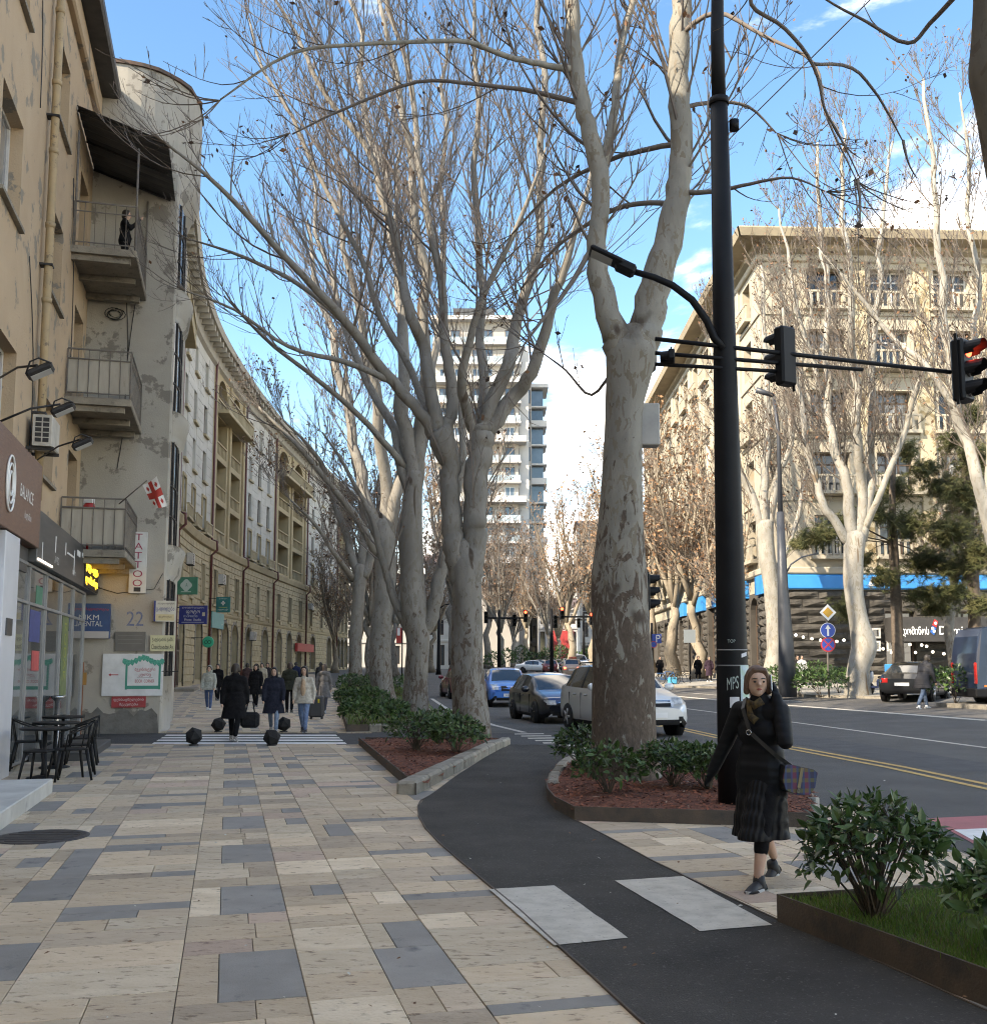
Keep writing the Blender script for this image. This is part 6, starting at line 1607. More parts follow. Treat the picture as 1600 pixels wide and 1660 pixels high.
plane_tree('white-barked sunlit plane tree in front of the blue band',
  [(1390, 1136, 24), (1390, 1122, 20), (1392, 1085, 18), (1401, 1048, 20), (1393, 1010, 16), (1384, 960, 15), (1383, 910, 16), (1386, 870, 16)],
  [[(1376, 880, 8), (1352, 842, 7), (1336, 822, 6.4), (1318, 770, 5.6), (1304, 700, 5), (1290, 620, 4), (1268, 500, 2, -1)],
   [(1382, 875, 10), (1374, 800, 8.5), (1352, 730, 7.4), (1344, 650, 6.4, 1), (1338, 500, 5, 1), (1334, 380, 4, 2), (1322, 230, 2, 2)],
   [(1390, 875, 10), (1398, 790, 8.5), (1391, 700, 7.2, -1), (1385, 600, 6.2, -1), (1378, 480, 5, -2), (1370, 350, 3.8, -2), (1364, 190, 1.8, -2)],
   [(1397, 875, 9), (1410, 780, 7.6), (1413, 650, 6.2), (1420, 500, 5, 1), (1430, 380, 3.8, 1), (1442, 230, 1.8, 2)],
   [(1402, 860, 6), (1430, 790, 5.2, -1), (1462, 700, 4.4, -1), (1500, 600, 3.4, -2), (1535, 490, 1.6, -2)],
   [(1384, 870, 7), (1366, 760, 6, 2), (1330, 620, 4.6, 3), (1290, 480, 3.4, 3), (1262, 340, 1.8, 4)]],
  44, BK3, 61, dens=.9, minr=.010, leaf=.22, twm=M_TWL, first=.2, lfm=LEAFB)
plane_tree('pale plane tree behind the second lamp post across the road',
  [(1247, 1118, 16), (1249, 1100, 14), (1256, 1050, 13), (1252, 960, 13), (1243, 900, 13), (1240, 850, 13)],
  [[(1236, 860, 7), (1218, 800, 6), (1190, 740, 5), (1168, 660, 3.6), (1150, 560, 1.6)],
   [(1240, 860, 8), (1238, 780, 7), (1246, 680, 5.6, 1), (1240, 560, 4.2, 2), (1234, 430, 2, 3)],
   [(1246, 860, 7), (1258, 780, 6), (1280, 700, 4.8), (1300, 600, 3.4, -1), (1312, 470, 1.6, -2)],
   [(1250, 940, 5), (1280, 880, 4), (1300, 800, 3, 1), (1320, 730, 1.4, 2)]],
  56, BK3, 67, dens=.85, minr=.012, leaf=.5, twm=M_TWL, first=.15)
plane_tree('leaning pale plane tree at the right edge behind the van',
  [(1660, 1150, 18), (1640, 1000, 14), (1612, 880, 12), (1597, 820, 11), (1588, 790, 10.5)],
  [[(1590, 800, 10), (1575, 740, 9.4), (1550, 660, 8.8), (1536, 570, 7.6), (1525, 450, 6), (1513, 300, 4.6), (1498, 130, 2.4)],
   [(1600, 830, 8), (1605, 740, 7), (1590, 600, 5.8, 1), (1580, 450, 4.6, 2), (1570, 300, 3.4, 2), (1560, 150, 1.6, 2)],
   [(1550, 665, 6), (1500, 590, 5), (1440, 540, 4, 1), (1380, 470, 3, 1), (1330, 400, 1.4, 1)]],
  36, BK3, 71, dens=.85, minr=.009, leaf=.25, twm=M_TWL, first=.15)
plane_tree('dark near plane tree cut off at the top right corner',
  [(1800, 1490, 56), (1790, 1290, 44), (1760, 1000, 36), (1700, 620, 32), (1635, 300, 30), (1612, 170, 30), (1603, 120, 31), (1604, 60, 28), (1604, -50, 25), (1590, -200, 20), (1580, -400, 10)],
  [[(1590, -210, 9), (1480, -200, 7, -.2), (1340, -130, 5, -.4), (1235, -60, 4, -.5), (1215, 5, 3.6, -.5), (1272, 44, 3.3, -.5), (1320, 105, 3, -.5), (1337, 175, 2.2, -.5), (1359, 219, 1.8, -.5), (1390, 290, .9, -.5)],
   [(1318, 103, 3), (1381, 109, 2.8, .3), (1425, 157, 2.2, .5), (1464, 227, 1.1, .6)],
   [(1600, -80, 7), (1560, -20, 5), (1508, 39, 4, .3), (1473, 70, 3.4, .4), (1403, 35, 2.6, .5), (1337, 0, 1.8, .6), (1290, -40, 1, .6)]],
  6.2, barkmat('plane bark dark', (.16, .14, .115), (.11, .09, .07), (.05, .04, .03), 0, 3, .0), 79, dens=.35, leaf=.4, first=.2, blen=.42, fl=.6, minr=.004)

# generic far plane trees: three kinds, copied down both sides
def far_tree(seed, leaf, twm, lfm, bark, label):
    rg_ = random.Random(seed); t = thing('plane_tree', label, 'tree', (0, 0, 0), 0, 'plane trees along the avenue')
    mb = MB(); h = rg_.uniform(4, 5.2); S = [(Vector((.1*rg_.uniform(-1, 1)*i, .1*rg_.uniform(-1, 1)*i, h*i/6)), .42 - .035*i + (.16 if i == 0 else 0)) for i in range(7)]
    mb.tube([p for p, r in S], [r for p, r in S], 12, jit=.2); part(t, 'trunk', mb, bark)
    tw_, lf = MB(), MB()
    for k in range(7):
        a = k * .9 + rg_.uniform(-.3, .3); tilt = rg_.uniform(.12, .62); p = S[-1][0] - Vector((0, 0, rg_.uniform(0, .9))); d = Vector((cos(a)*tilt, sin(a)*tilt, 1)).normalized(); L = rg_.uniform(8.5, 13); P = [(p.copy(), .17)]
        for i in range(8):
            d = (d + rdir(rg_)*.12 + Vector((0, 0, .1))).normalized(); p = p + d*L/8; P.append((p.copy(), .17*(1 - (i+1)/8.6)))
        mb = MB(); mb.tube([q for q, r in P], [r for q, r in P], 7); part(t, 'limb', mb, bark)
        for j in range(34):
            u = rg_.uniform(.12, 1)*7.99; i = int(u); b = P[i][0].lerp(P[i+1][0], u-i); td = (P[i+1][0]-P[i][0]).normalized()
            grow(tw_, lf if leaf else None, rg_, b, (td*.6 + rdir(rg_)*.8 + Vector((0, 0, .15))).normalized(), rg_.uniform(1.3, 3.2)*(1.2-.06*u), .032, 1, .2, leaf, .02, .62)
    part(t, 'twigs', tw_, twm, kind='stuff')
    if lf.f: part(t, 'leaves', lf, lfm, kind='stuff')
    return t
FA = far_tree(5, .95, M_TWL, LEAFT, BK4, ''); FB = far_tree(6, .5, M_TWL, LEAFB, BK2, ''); FC = far_tree(8, 1.0, M_TWL, LEAFT, BK4, '')
usedF = set()
def put_tree(src, px, Y, sc_, rz, label, py=None):
    x = (px - 800) / FOC * Y; loc = (x, Y, gz(x, Y) + .02)
    if src.name not in usedF:
        usedF.add(src.name); o = src; o.location = loc; o.rotation_euler = (0, 0, rz); o.scale = (sc_,)*3; o['label'] = label
    else: o = dup(src, loc, rz, label, sc_)
for src, px, Y, sc_, rz, lb in (
  (FA, 1130, 74, 1.2, .3, 'leafy brown plane tree beside the corner building, left of the mast'), (FC, 1088, 82, 1.4, 2.0, 'brown leaved plane tree by the parking sign'),
  (FA, 1050, 95, 1.5, 4.0, 'brown leaved plane tree half hidden by the big trunk'), (FC, 990, 112, 1.5, 1.2, 'brown plane tree behind the big trunk near the far signals'),
  (FA, 960, 128, 1.55, 5.2, 'brown plane tree left of the big trunk above the far taxi'), (FC, 925, 122, 1.35, 3.1, 'bushy tan plane tree above the far red signals'),
  (FB, 888, 142, 1.2, .8, 'bare forked plane tree between the far red signal and the white house'), (FC, 905, 158, 1.1, 2.6, 'tan plane tree in front of the red house panel'),
  (FB, 812, 135, 1.2, 1.9, 'bare plane tree left of the far signal mast'), (FA, 850, 150, 1.25, 3.7, 'tan plane tree right of the far signal mast'), (FB, 832, 165, 1.0, 5.0, 'thin bare plane tree before the pale classical building'),
  (FB, 737, 100, 1.5, 2.7, 'tall bare plane tree in front of the white high-rise'), (FB, 792, 152, 1.5, 4.1, 'bare plane tree right below the white high-rise'),
  (FB, 600, 78, 1.05, 2.2, 'bare plane tree behind the slim forked one near the crescent'), (FB, 640, 92, 1.0, 4.4, 'bare plane tree glimpsed between the fourth and third left trunks'), (FC, 575, 104, .95, 1.0, 'plane tree with tan leaves at the far end of the crescent'),
  (FC, 545, 118, .95, 5.5, 'leafy tan plane tree before the red bank sign'), (FA, 700, 118, 1.0, 2.9, 'tan plane tree between the third and the twin trunk'), (FA, 1180, 66, .85, 1.5, 'brown plane tree right behind the mast by the side windows'),
  (FB, 1545, 54, .9, 3.3, 'bare plane tree by the right edge of the corner building')):
    put_tree(src, px, Y, sc_, rz, lb)

# pines in front of the pizza shop
def pine(label, pts, clumps, Y, seed):
    rg_ = random.Random(seed); P = [(at(x, y, Y), r*Y/FOC) for x, y, r in pts]; b = P[0][0]
    t = thing('pine_tree', label, 'tree', (b.x, b.y, gz(b.x, b.y)), 0, 'pines in front of the pizza shop')
    mb = MB(); mb.tube([p for p, r in P], [r for p, r in P], 12, jit=.2); part(t, 'trunk', mb, M('pine bark', (.085, .065, .05), (.14, .11, .085), rough=.95, scale=6, bump=.8, bscale=20), world=True)
    nd, br = MB(), MB()
    for (x, y, rx, ry, n) in clumps:
        c = at(x, y, Y + rg_.uniform(-2.2, 1.2)); k = Y / FOC
        j = min(range(len(P)), key=lambda i: (P[i][0]-c).length); twig(br, [P[j][0], P[j][0].lerp(c, .5) + Vector((0, 0, .2)), c], .06, .02)
        for _ in range(int(n*2.6)):
            q = c + Vector((rg_.gauss(0, .5)*rx*k, rg_.gauss(0, .5)*rx*k*1.2, rg_.gauss(0, .5)*ry*k)); ax = (rdir(rg_) + Vector((0, 0, .15))).normalized()
            twig(br, [c.lerp(q, .3), q], .012, .008); mi = 0 if rg_.random() < .6 else 1
            for i in range(30):
                d = (ax*.7 + rdir(rg_)*.9); d = d.normalized()*rg_.uniform(.2, .4); s = d.orthogonal().normalized()*.013; o = q + ax*rg_.uniform(-.16, .16); e = o + d - Vector((0, 0, .07))
                nd.poly((o - s, o + s, e), mi)
    part(t, 'branches', br, M('pine bark', ()), world=True, kind='stuff')
    part(t, 'needles', nd, [leafmat('pine needles', (.062, .075, .028), (.105, .11, .042), .2, .7), leafmat('pine needles pale', (.12, .125, .05), (.165, .15, .065), .2, .7)], world=True, kind='stuff')
pine('dark olive pine left of the pizza sign', [(1455, 1132, 11), (1456, 1060, 9), (1452, 960, 8), (1448, 880, 7), (1446, 800, 5), (1450, 740, 3)],
     [(1330, 868, 28, 14, 60), (1300, 880, 16, 10, 30), (1365, 850, 22, 14, 40), (1420, 830, 26, 20, 60), (1450, 790, 26, 20, 60), (1395, 905, 20, 12, 30), (1430, 935, 22, 16, 45), (1370, 985, 18, 18, 45), (1475, 850, 30, 24, 70), (1500, 910, 34, 24, 90), (1495, 965, 22, 14, 40), (1520, 985, 24, 12, 50), (1470, 730, 16, 14, 30)], 50, 3)
pine('broad olive pine at the right edge over the pizza sign', [(1582, 1128, 12), (1580, 1000, 10), (1575, 900, 9), (1568, 800, 7), (1560, 720, 5), (1565, 640, 3)],
     [(1540, 860, 34, 24, 110), (1570, 800, 34, 26, 110), (1580, 740, 26, 22, 70), (1530, 790, 26, 18, 60), (1560, 920, 34, 20, 90), (1590, 900, 24, 26, 80), (1545, 960, 26, 14, 60), (1595, 980, 18, 14, 40), (1500, 760, 22, 16, 45), (1575, 670, 20, 18, 40), (1545, 715, 20, 16, 40)], 48, 4)

# ================================================================ bushes
def leafmesh(name, mats, l=1.0, w=.5):
    mb = MB(); c = [mb.vert((0, l*y, -.10*l*y*y)) for y in (0, .33, .68, 1)]
    for s in (-1, 1):
        e = [mb.vert((s*w/2*k, l*y, -.10*l*y*y + .08*l*k)) for y, k in ((.28, .9), (.6, .82))]
        f = [(c[0], c[1], e[0]), (c[1], c[2], e[1], e[0]), (c[2], c[3], e[1])]
        for q in f: mb.face(q if s > 0 else q[::-1])
    return mb.mesh(name, mats)
LFM = [leafmat('laurel leaf', (.038, .078, .022), (.075, .13, .036), .18, .34), leafmat('laurel leaf pale', (.11, .175, .065), (.075, .13, .042), .2, .36), leafmat('laurel leaf dark', (.014, .033, .012), (.028, .055, .018), .15, .34)]
LEAFM = [leafmesh('leaf', m) for m in LFM]
LV = [(tuple(v.co)) for v in LEAFM[0].vertices]; LF = [tuple(p.vertices) for p in LEAFM[0].polygons]
def bush(label, loc, rx, ry, h, nleaf, ls, seed, objs=0, stems=26, clipped=False, group='laurel bushes in the planters', lo=.35):
    rg_ = random.Random(seed); t = thing('laurel_bush', label, 'bush', loc, 0, group)
    st = MB(); lf = MB(); spots = []
    for k in range(stems):
        a = rg_.uniform(0, 2*pi); f = rg_.uniform(.2, .95); tip = Vector((cos(a)*rx*f, sin(a)*ry*f, h*(.95 - .45*f*f)*rg_.uniform(.8, 1.05))); b = Vector((rg_.uniform(-.09, .09)*rx, rg_.uniform(-.09, .09)*ry, -.02))
        m1 = b.lerp(tip, .45) + Vector((0, 0, -.04*h)) - Vector((tip.x, tip.y, 0))*.10; twig(st, [b, m1, tip], .012*h/.8, .004)
        for j in range(3):
            e = tip + Vector((rg_.uniform(-.16, .16)*rx, rg_.uniform(-.16, .16)*ry, rg_.uniform(-.05, .12)*h)); twig(st, [m1.lerp(tip, rg_.uniform(.3, .9)), e], .005, .003)
    part(t, 'stems', st, M('bush stem', (.06, .045, .03), (.09, .065, .045), rough=.9, scale=8), kind='stuff')
    big = []
    for k in range(nleaf):
        a = rg_.uniform(0, 2*pi); z = rg_.random()**.8; el = math.acos(1 - z*(1 + lo)) if False else None
        v = rdir(rg_)
        if v.z < -lo: v.z = -v.z*.5; v.normalize()
        bump = 1 + .17*mnoise.noise(v*2.1 + Vector((seed, 0, 0))) + (.0 if clipped else .10*mnoise.noise(v*5 + Vector((0, seed, 0))))
        rr = bump*(1 - .42*rg_.random()**2.2) if not clipped else bump*(1 - .12*rg_.random())
        c = Vector((v.x*rx*rr, v.y*ry*rr, h*.52 + v.z*h*.5*rr))
        d = (v*.65 + rdir(rg_)*.8 + Vector((0, 0, .05 if not clipped else .2))).normalized(); s = ls*rg_.uniform(.45, 1.3)
        zax = (v + Vector((0, 0, .9)) + rdir(rg_)*.4); zax = (zax - d*zax.dot(d)).normalized(); x = d.cross(zax).normalized()
        m4 = Matrix(((x.x*s, d.x*s, zax.x*s, c.x), (x.y*s, d.y*s, zax.y*s, c.y), (x.z*s, d.z*s, zax.z*s, c.z), (0, 0, 0, 1)))
        mi = 0 if rg_.random() < .62 else (1 if rg_.random() < .5 else 2)
        big.append((-(v.y*-1 + v.z*.3)*1 if objs else 0, m4, mi))
    if objs: big.sort(key=lambda q: q[0])
    for i, (q, m4, mi) in enumerate(big):
        if i < objs: copymesh(LEAFM[mi], 'leaf', t, m4)
        else: lf.add(LV, LF, mi, m4)
    part(t, 'foliage', lf, LFM, kind='stuff')
    return t
bush('large glossy laurel bush in the right foreground grass bed', G(1418, 1490, .15), .42, .38, .70, 1050, .085, 3, 300, 40)
bush('glossy bush cut by the right edge of the picture', G(1650, 1560, .15), .30, .32, .56, 520, .095, 4, 150, 24)
bush('small pale-leaved bush in front of the huge plane trunk', G(985, 1288, .13),   .40, .36, .58, 420, .10, 5, 0, 26)
bush('low bush at the left foot of the huge plane trunk', G(945, 1248, .13), .42, .36, .62, 700, .10, 6)
bush('dense dark bush between the plane trunk and the mast', G(1092, 1276, .13), .48, .40, .56, 1100, .085, 7)
bush('dense dark bush touching the mast', G(1147, 1280, .13), .40, .40, .54, 900, .085, 17)
bush('leggy bush at the left of the triangular mulch bed', G(676, 1217, .13), .55, .45, .68, 800, .10, 8, 0, 34)
bush('leafy bush against the twin-stemmed plane trunk', G(740, 1221, .13), .52, .45, .62, 900, .10, 9)
bush('rounder bush behind the leggy one in the triangular bed', G(712, 1206, .13), .45, .45, .66, 600, .10, 10)
for i, (px, py, r, h, lb) in enumerate(((586, 1176, .55, .66, 'round clipped bush at the near left of the long grass bed'), (632, 1172, .5, .58, 'round bush near the kerb of the long grass bed'), (566, 1148, .55, .68, 'round bush along the steel edge of the long grass bed'), (600, 1152, .62, .75, 'bush between the two front bushes of the long grass bed'), (572, 1128, .8, 1.0, 'farthest bush by the slim forked plane tree'), (598, 1134, .8, 1.0, 'bush at the foot of the scarred plane trunk'), (648, 1128, .8, .9, 'bush behind the third plane trunk'))):
    bush(lb, G(px, py, .15), r, r, h, 700, .13, 20 + i, clipped=True, stems=8, group='clipped bushes in the long grass bed')
for i, (px, py, r, h, lb) in enumerate(((1268, 1127, 1.0, 1.25, 'clipped bush touching the second lamp post'), (1296, 1126, 1.0, 1.1, 'clipped dome bush right of the second lamp post'), (1330, 1130, 1.15, 1.15, 'largest clipped dome bush by the priority road sign'), (1318, 1118, 1.3, 1.3, 'clipped bush behind the dome bushes'), (1362, 1124, 1.0, 1.1, 'clipped bush left of the white-barked tree'), (1549, 1142, .85, 1.25, 'clipped bush between the dark sedan and the van'))):
    bush(lb, G(px, py, .1), r, r*.9, h, 650, .16, 40 + i, clipped=True, stems=6, group='clipped bushes across the road')
for i in range(9):
    Y = 128 + (i % 2)*3; x = (800 + i*22 - 800)/FOC*Y
    o = bush(('first', 'second', 'third', 'fourth', 'fifth', 'sixth', 'seventh', 'eighth', 'ninth')[i] + ' clipped bush from the left in the far hedge behind the white sedan', (x, Y, gz(x, Y)), 1.1, 1.0, 2.3 + .4*(i % 3), 330, .34, 60 + i, clipped=True, stems=4, group='far hedge bushes')
# ================================================================ street furniture
M_BLK = M('black mast paint', (.006, .0065, .008), (.010, .0105, .012), rough=.55, scale=3, spec=.18)
M_SIG = M('signal housing', (.008, .0085, .01), rough=.5, spec=.25)
M_RED = M('red signal lens', (.5, .02, .02), emit=(1, .06, .03), estr=2.5); M_OFF = M('dark lens', (.02, .018, .015), rough=.2)
M_PAP = M('paper', (.62, .63, .66), (.55, .56, .6), rough=.7, scale=8)
def signal(root, M4, s=1.0, lit=0, back=True, name='signal_head'):
    """three-lamp head; faces local -Y"""
    mb = MB(M4); mb.rbox(-.14*s, .14*s, -.08*s, .1*s, -.42*s, .42*s, .03*s); h = part(root, name, mb, M_SIG, world=True)
    mb = MB(M4); mb.box(-.17*s, -.155*s, -.02*s, .02*s, -.48*s, .48*s); part(h, 'hanger', mb, M_SIG, world=True)
    for k in range(3):
        z = (.27 - .27*k)*s
        mb = MB(M4); mb.lathe([(.002, -.1*s), (.1*s, -.085*s), (.1*s, -.079*s)], (0, 0, z), 16, axis='y'); part(h, 'lens', mb, M_RED if k == lit else M_OFF, world=True)
        mb = MB(M4); R = []
        for y, r in ((-.078*s, .118*s), (-.30*s, .108*s)):
            R.append([mb.vert((sin(a)*r, y + (.1*s if cos(a) < -.2 and y < -.1*s else 0), z + cos(a)*r)) for a in [(-2.3 + 4.6*i/12) for i in range(13)]])
        for i in range(12): mb.face((R[0][i], R[0][i+1], R[1][i+1], R[1][i]))
        part(h, 'visor', mb, M_SIG, world=True)
    return h
mY = 12.3; mbase = G(1192, 1302, .13); mY = mbase.y
mt = thing('signal_mast', 'thick black street mast carrying traffic signal arms and a lamp', 'traffic light', (mbase.x, mbase.y, .1))
def mx(y): p = at(1192 - (1300 - y)*.0235, y, mY); return p
mb = MB(); q = [1302, 1100, 800, 500, 160]; mb.tube([mx(y) - Vector((0, 0, .06 if y == 1302 else 0)) for y in q], [w*mY/FOC/2 for w in (54, 50, 43, 36, 29)], 24, caps=True); part(mt, 'pole', mb, M_BLK, world=True)
mb = MB(); t = mx(160); mb.tube([mx(170), mx(160)], .118, 20); part(mt, 'collar', mb, M_BLK, world=True)
mb = MB(); mb.tube([t, mx(60), at(1163, 0, mY), at(1158, -80, mY), at(1140, -170, mY), at(1090, -230, mY - .2)], [.085, .08, .075, .07, .06, .045], 14); part(mt, 'upper_arm', mb, M_BLK, world=True)
mb = MB(); mb.tube([at(1190, 195, mY), at(1190, 210, mY)], .06, 10); part(mt, 'bracket_eye', mb, M_BLK, world=True)
# signal arms
for (x0, y0, x1, y1, w) in ((1062, 549, 1541, 603, 7), (1062, 572, 1398, 599, 6.5), (1062, 590, 1285, 603, 6)):
    mb = MB(); r = w*mY/FOC/2*1.05; mb.tube([at(x0, y0, mY - .12), at(1180, y0 + (y1-y0)*(1180-x0)/(x1-x0), mY - .1), at(x1, y1, mY + .55*(x1-1180)/360)], r, 10); part(mt, 'signal_arm', mb, M_BLK, world=True)
c = at(1561, 601, mY + .5); signal(mt, Matrix.Translation(c) @ Matrix.Rotation(radians(38), 4, 'Z'), .92, 0)
c = at(1272, 578, mY + .12); signal(mt, Matrix.Translation(c) @ Matrix.Rotation(radians(-150), 4, 'Z'), .84, 9)
c = at(1088, 580, mY - .12); signal(mt, Matrix.Translation(c) @ Matrix.Rotation(radians(-100), 4, 'Z') @ Matrix.Rotation(radians(90), 4, 'Y'), .42, 9)
# street lamp on the mast
mb = MB(); P = [(1172, 565), (1158, 548), (1146, 520), (1122, 486), (1090, 462), (1060, 449), (1028, 440)]; mb.tube([at(x, y, mY - .1 - .01*i) for i, (x, y) in enumerate(P)], [.045, .045, .044, .042, .04, .038, .036], 12); la = part(mt, 'lamp_arm', mb, M_BLK, world=True)
A, B = at(1030, 440, mY - .17), at(956, 405, mY - .2); d = (B - A).normalized(); u = d.cross(Vector((0, 1, 0))).normalized(); fr = Matrix(((d.x, 0, -u.x, A.x), (d.y, 1, -u.y, A.y), (d.z, 0, -u.z, A.z), (0, 0, 0, 1))); L = (B-A).length
mb = MB(fr); mb.rbox(0, L*.42, -.1, .1, -.07, .05, .03); mb.rbox(L*.3, L, -.13, .13, -.025, .035, .02); lh = part(mt, 'lamp_head', mb, M_BLK, world=True)
mb = MB(fr); mb.box(L*.5, L*.95, -.1, .1, -.03, -.027); part(lh, 'led_panel', mb, M('led panel', (.4, .4, .38), rough=.2), world=True)
# posters, stickers and scribbles on the mast
def onmast(x, y, w_, h_, mat, name, text=None, tcol=None, rot=0):
    R = .5*(54 - (1302-y)*.021)*mY/FOC + .004; cpos = mx(y); n_ = 6
    def f(u, v, d=0.0): a = u/R - pi/2; return Vector((cpos.x + cos(a)*(R + d), cpos.y + sin(a)*(R + d), cpos.z + v + u*rot))
    u0 = (x - (1192 - (1300-y)*.0235))*mY/FOC; W_, H_ = w_*mY/FOC, h_*mY/FOC; mb = MB()
    if text: lettering(mb, text, f, u0, 0, W_, H_, .003)
    else:
        L_ = [[mb.vert(f(u0 - W_/2 + W_*i/n_, v, 0)) for v in (-H_/2, H_/2)] for i in range(n_ + 1)]
        for a, b in zip(L_, L_[1:]): mb.face((a[0], b[0], b[1], a[1]))
    return part(mt, name, mb, mat, world=True)
onmast(1207, 1112, 24, 66, M('map poster', (.42, .52, .62), (.35, .5, .38), rough=.6, scale=4.5, sharp=(.4, .6)), 'map_poster'); onmast(1208, 1148, 19, 34, M_PAP, 'notice'); onmast(1185, 1138, 15, 17, M_PAP, 'notice')
onmast(1203, 1066, 13, 6, M_PAP, 'sticker', rot=.25); onmast(1182, 1106, 18, 20, M('scribble', (.35, .42, .4)), 'graffiti', 'MPS', rot=.2); onmast(1180, 1040, 12, 5, M('scribble', ()), 'graffiti', 'TOP')
for y in (1054, 1079): 
    mb = MB(); mb.tube([mx(y + 1.0), mx(y - 1.0)], .5*(54 - (1302-y)*.021)*mY/FOC + .003, 24); part(mt, 'tape_band', mb, M('grey tape', (.2, .2, .2), rough=.4), world=True)
mb = MB(); P = [at(1420, 0, 17), at(1191, 200, mY)]; d = P[0]-P[1]; w0, w1 = at(1500, -90, 19), at(560, 800, 58); mb.tube([w0.lerp(w1, t/12) - Vector((0, 0, .5*sin(pi*t/12))) for t in range(13)], .014, 4)
solo('overhead_wire', mb, M_IRON, 'thin overhead cable slanting across the sky from top right', 'cable')
# grey box fixed on the back of the huge trunk
p = at(1050, 690, 14.6); mb = MB(); mb.rbox(-.16, .16, -.12, .12, -.31, .31, .015); o = thing('junction_box', 'white metal box fixed on the right side of the huge plane trunk', 'box', p); part(o, 'case', mb, M('box paint', (.42, .41, .38), (.34, .33, .31), rough=.6, scale=4)); mb = MB(); mb.box(-.3, -.16, -.03, .03, -.1, .1); part(o, 'bracket', mb, M_IRON)
# pedestrian signal behind the trunk
b = G(1052, 1236); o = thing('pedestrian_signal', 'black pedestrian signal peeking out behind the huge plane trunk', 'traffic light', b)
mb = MB(); mb.tube([(0, 0, 0), (0, 0, 3.3)], .055, 10); part(o, 'post', mb, M_BLK)
zc = at(1045, 960, b.y).z; signal(o, Matrix.Translation((b.x, b.y, zc)) @ Matrix.Rotation(radians(85), 4, 'Z'), .8, 9)

# second lamp post across the road and the sign post
b = G(1277, 1130, .1); o = thing('lamp_post', 'dark grey lamp post standing across the road left of the road signs', 'lamp', b); k = b.y/FOC
M_POST = M('graphite paint', (.05, .055, .065), rough=.45)
mb = MB(); mb.tube([b, at(1274, 1040, b.y), at(1269, 950, b.y), at(1265, 830, b.y)], [15*k, 12*k, 8.5*k, 5.5*k], 14); part(o, 'pole', mb, M_POST, world=True)
mb = MB(); mb.tube([at(1265, 835, b.y), at(1262, 700, b.y), at(1254, 640, b.y)], [4*k, 3*k, 2.5*k], 10); mb.tube([at(1270, 938, b.y), at(1282, 915, b.y), at(1300, 903, b.y), at(1325, 897, b.y)], 1.4*k, 6); part(o, 'arm', mb, M_POST, world=True)
mb = MB(); mb.tube([at(1254, 641, b.y), at(1226, 632, b.y)], [.1, .14], 8); part(o, 'lamp_head', mb, M_POST, world=True)
b = G(1344, 1131, .1); o = thing('sign_post', 'post with yellow diamond, blue arrow and no-stopping road signs', 'road sign', b); k = b.y/FOC
mb = MB(); mb.tube([b, (b.x, b.y, at(1343, 985, b.y).z)], .04, 8); part(o, 'post', mb, M_RAIL, world=True)
def disc(root, px, py, r, cols, sq=False, name='sign_plate', rot=0, Y=None, dy=0):
    c = at(px, py, (Y or b.y) - .06 - dy); pl = None
    for i, (f, m) in enumerate(cols):
        mb = MB(); n_ = 4 if sq else 28; R = r*k*f; P = [(c.x + R*sin(2*pi*j/n_ + rot), c.y - .006*i, c.z + R*cos(2*pi*j/n_ + rot)) for j in range(n_)]; Q = [(x, y + .005 + (.02 if i == 0 else 0), z) for x, y, z in P]
        mb.poly(P)
        for j in range(n_): mb.poly((P[j], P[(j+1) % n_], Q[(j+1) % n_], Q[j]))
        if i == 0: pl = part(root, name, mb, m, world=True)
        else: part(pl, 'field', mb, m, world=True)
    return pl, c
SW, SB, SR, SY = M('sign white', (.7, .7, .68)), M('sign blue', (.02, .06, .32), rough=.4), M('sign red', (.45, .03, .03), rough=.4), M('sign yellow', (.62, .33, .03), rough=.4)
disc(o, 1342, 993, 14, [(1, M_RAIL), (.96, SW), (.62, SY)], True)
pl, c = disc(o, 1342, 1022, 12.2, [(1, SW), (.94, SB)])
mb = MB(); R = 12*k; mb.poly([(c.x + a*R, c.y - .015, c.z + z*R) for a, z in ((-.13, -.75), (.13, -.75), (.13, .2), (.36, .2), (0, .78), (-.36, .2), (-.13, .2))]); part(pl, 'arrow', mb, SW, world=True)
pl, c = disc(o, 1342.5, 1045, 12, [(1, SR), (.82, SB)])
for s in (-1, 1):
    mb = MB(); w = .1; mb.poly([(c.x + R*a, c.y - .016 - .001*s, c.z + R*z*s) for a, z in ((-.62, -.5), (-.5, -.62), (.62, .5), (.5, .62))]); part(pl, 'cross_bar', mb, SR, world=True)
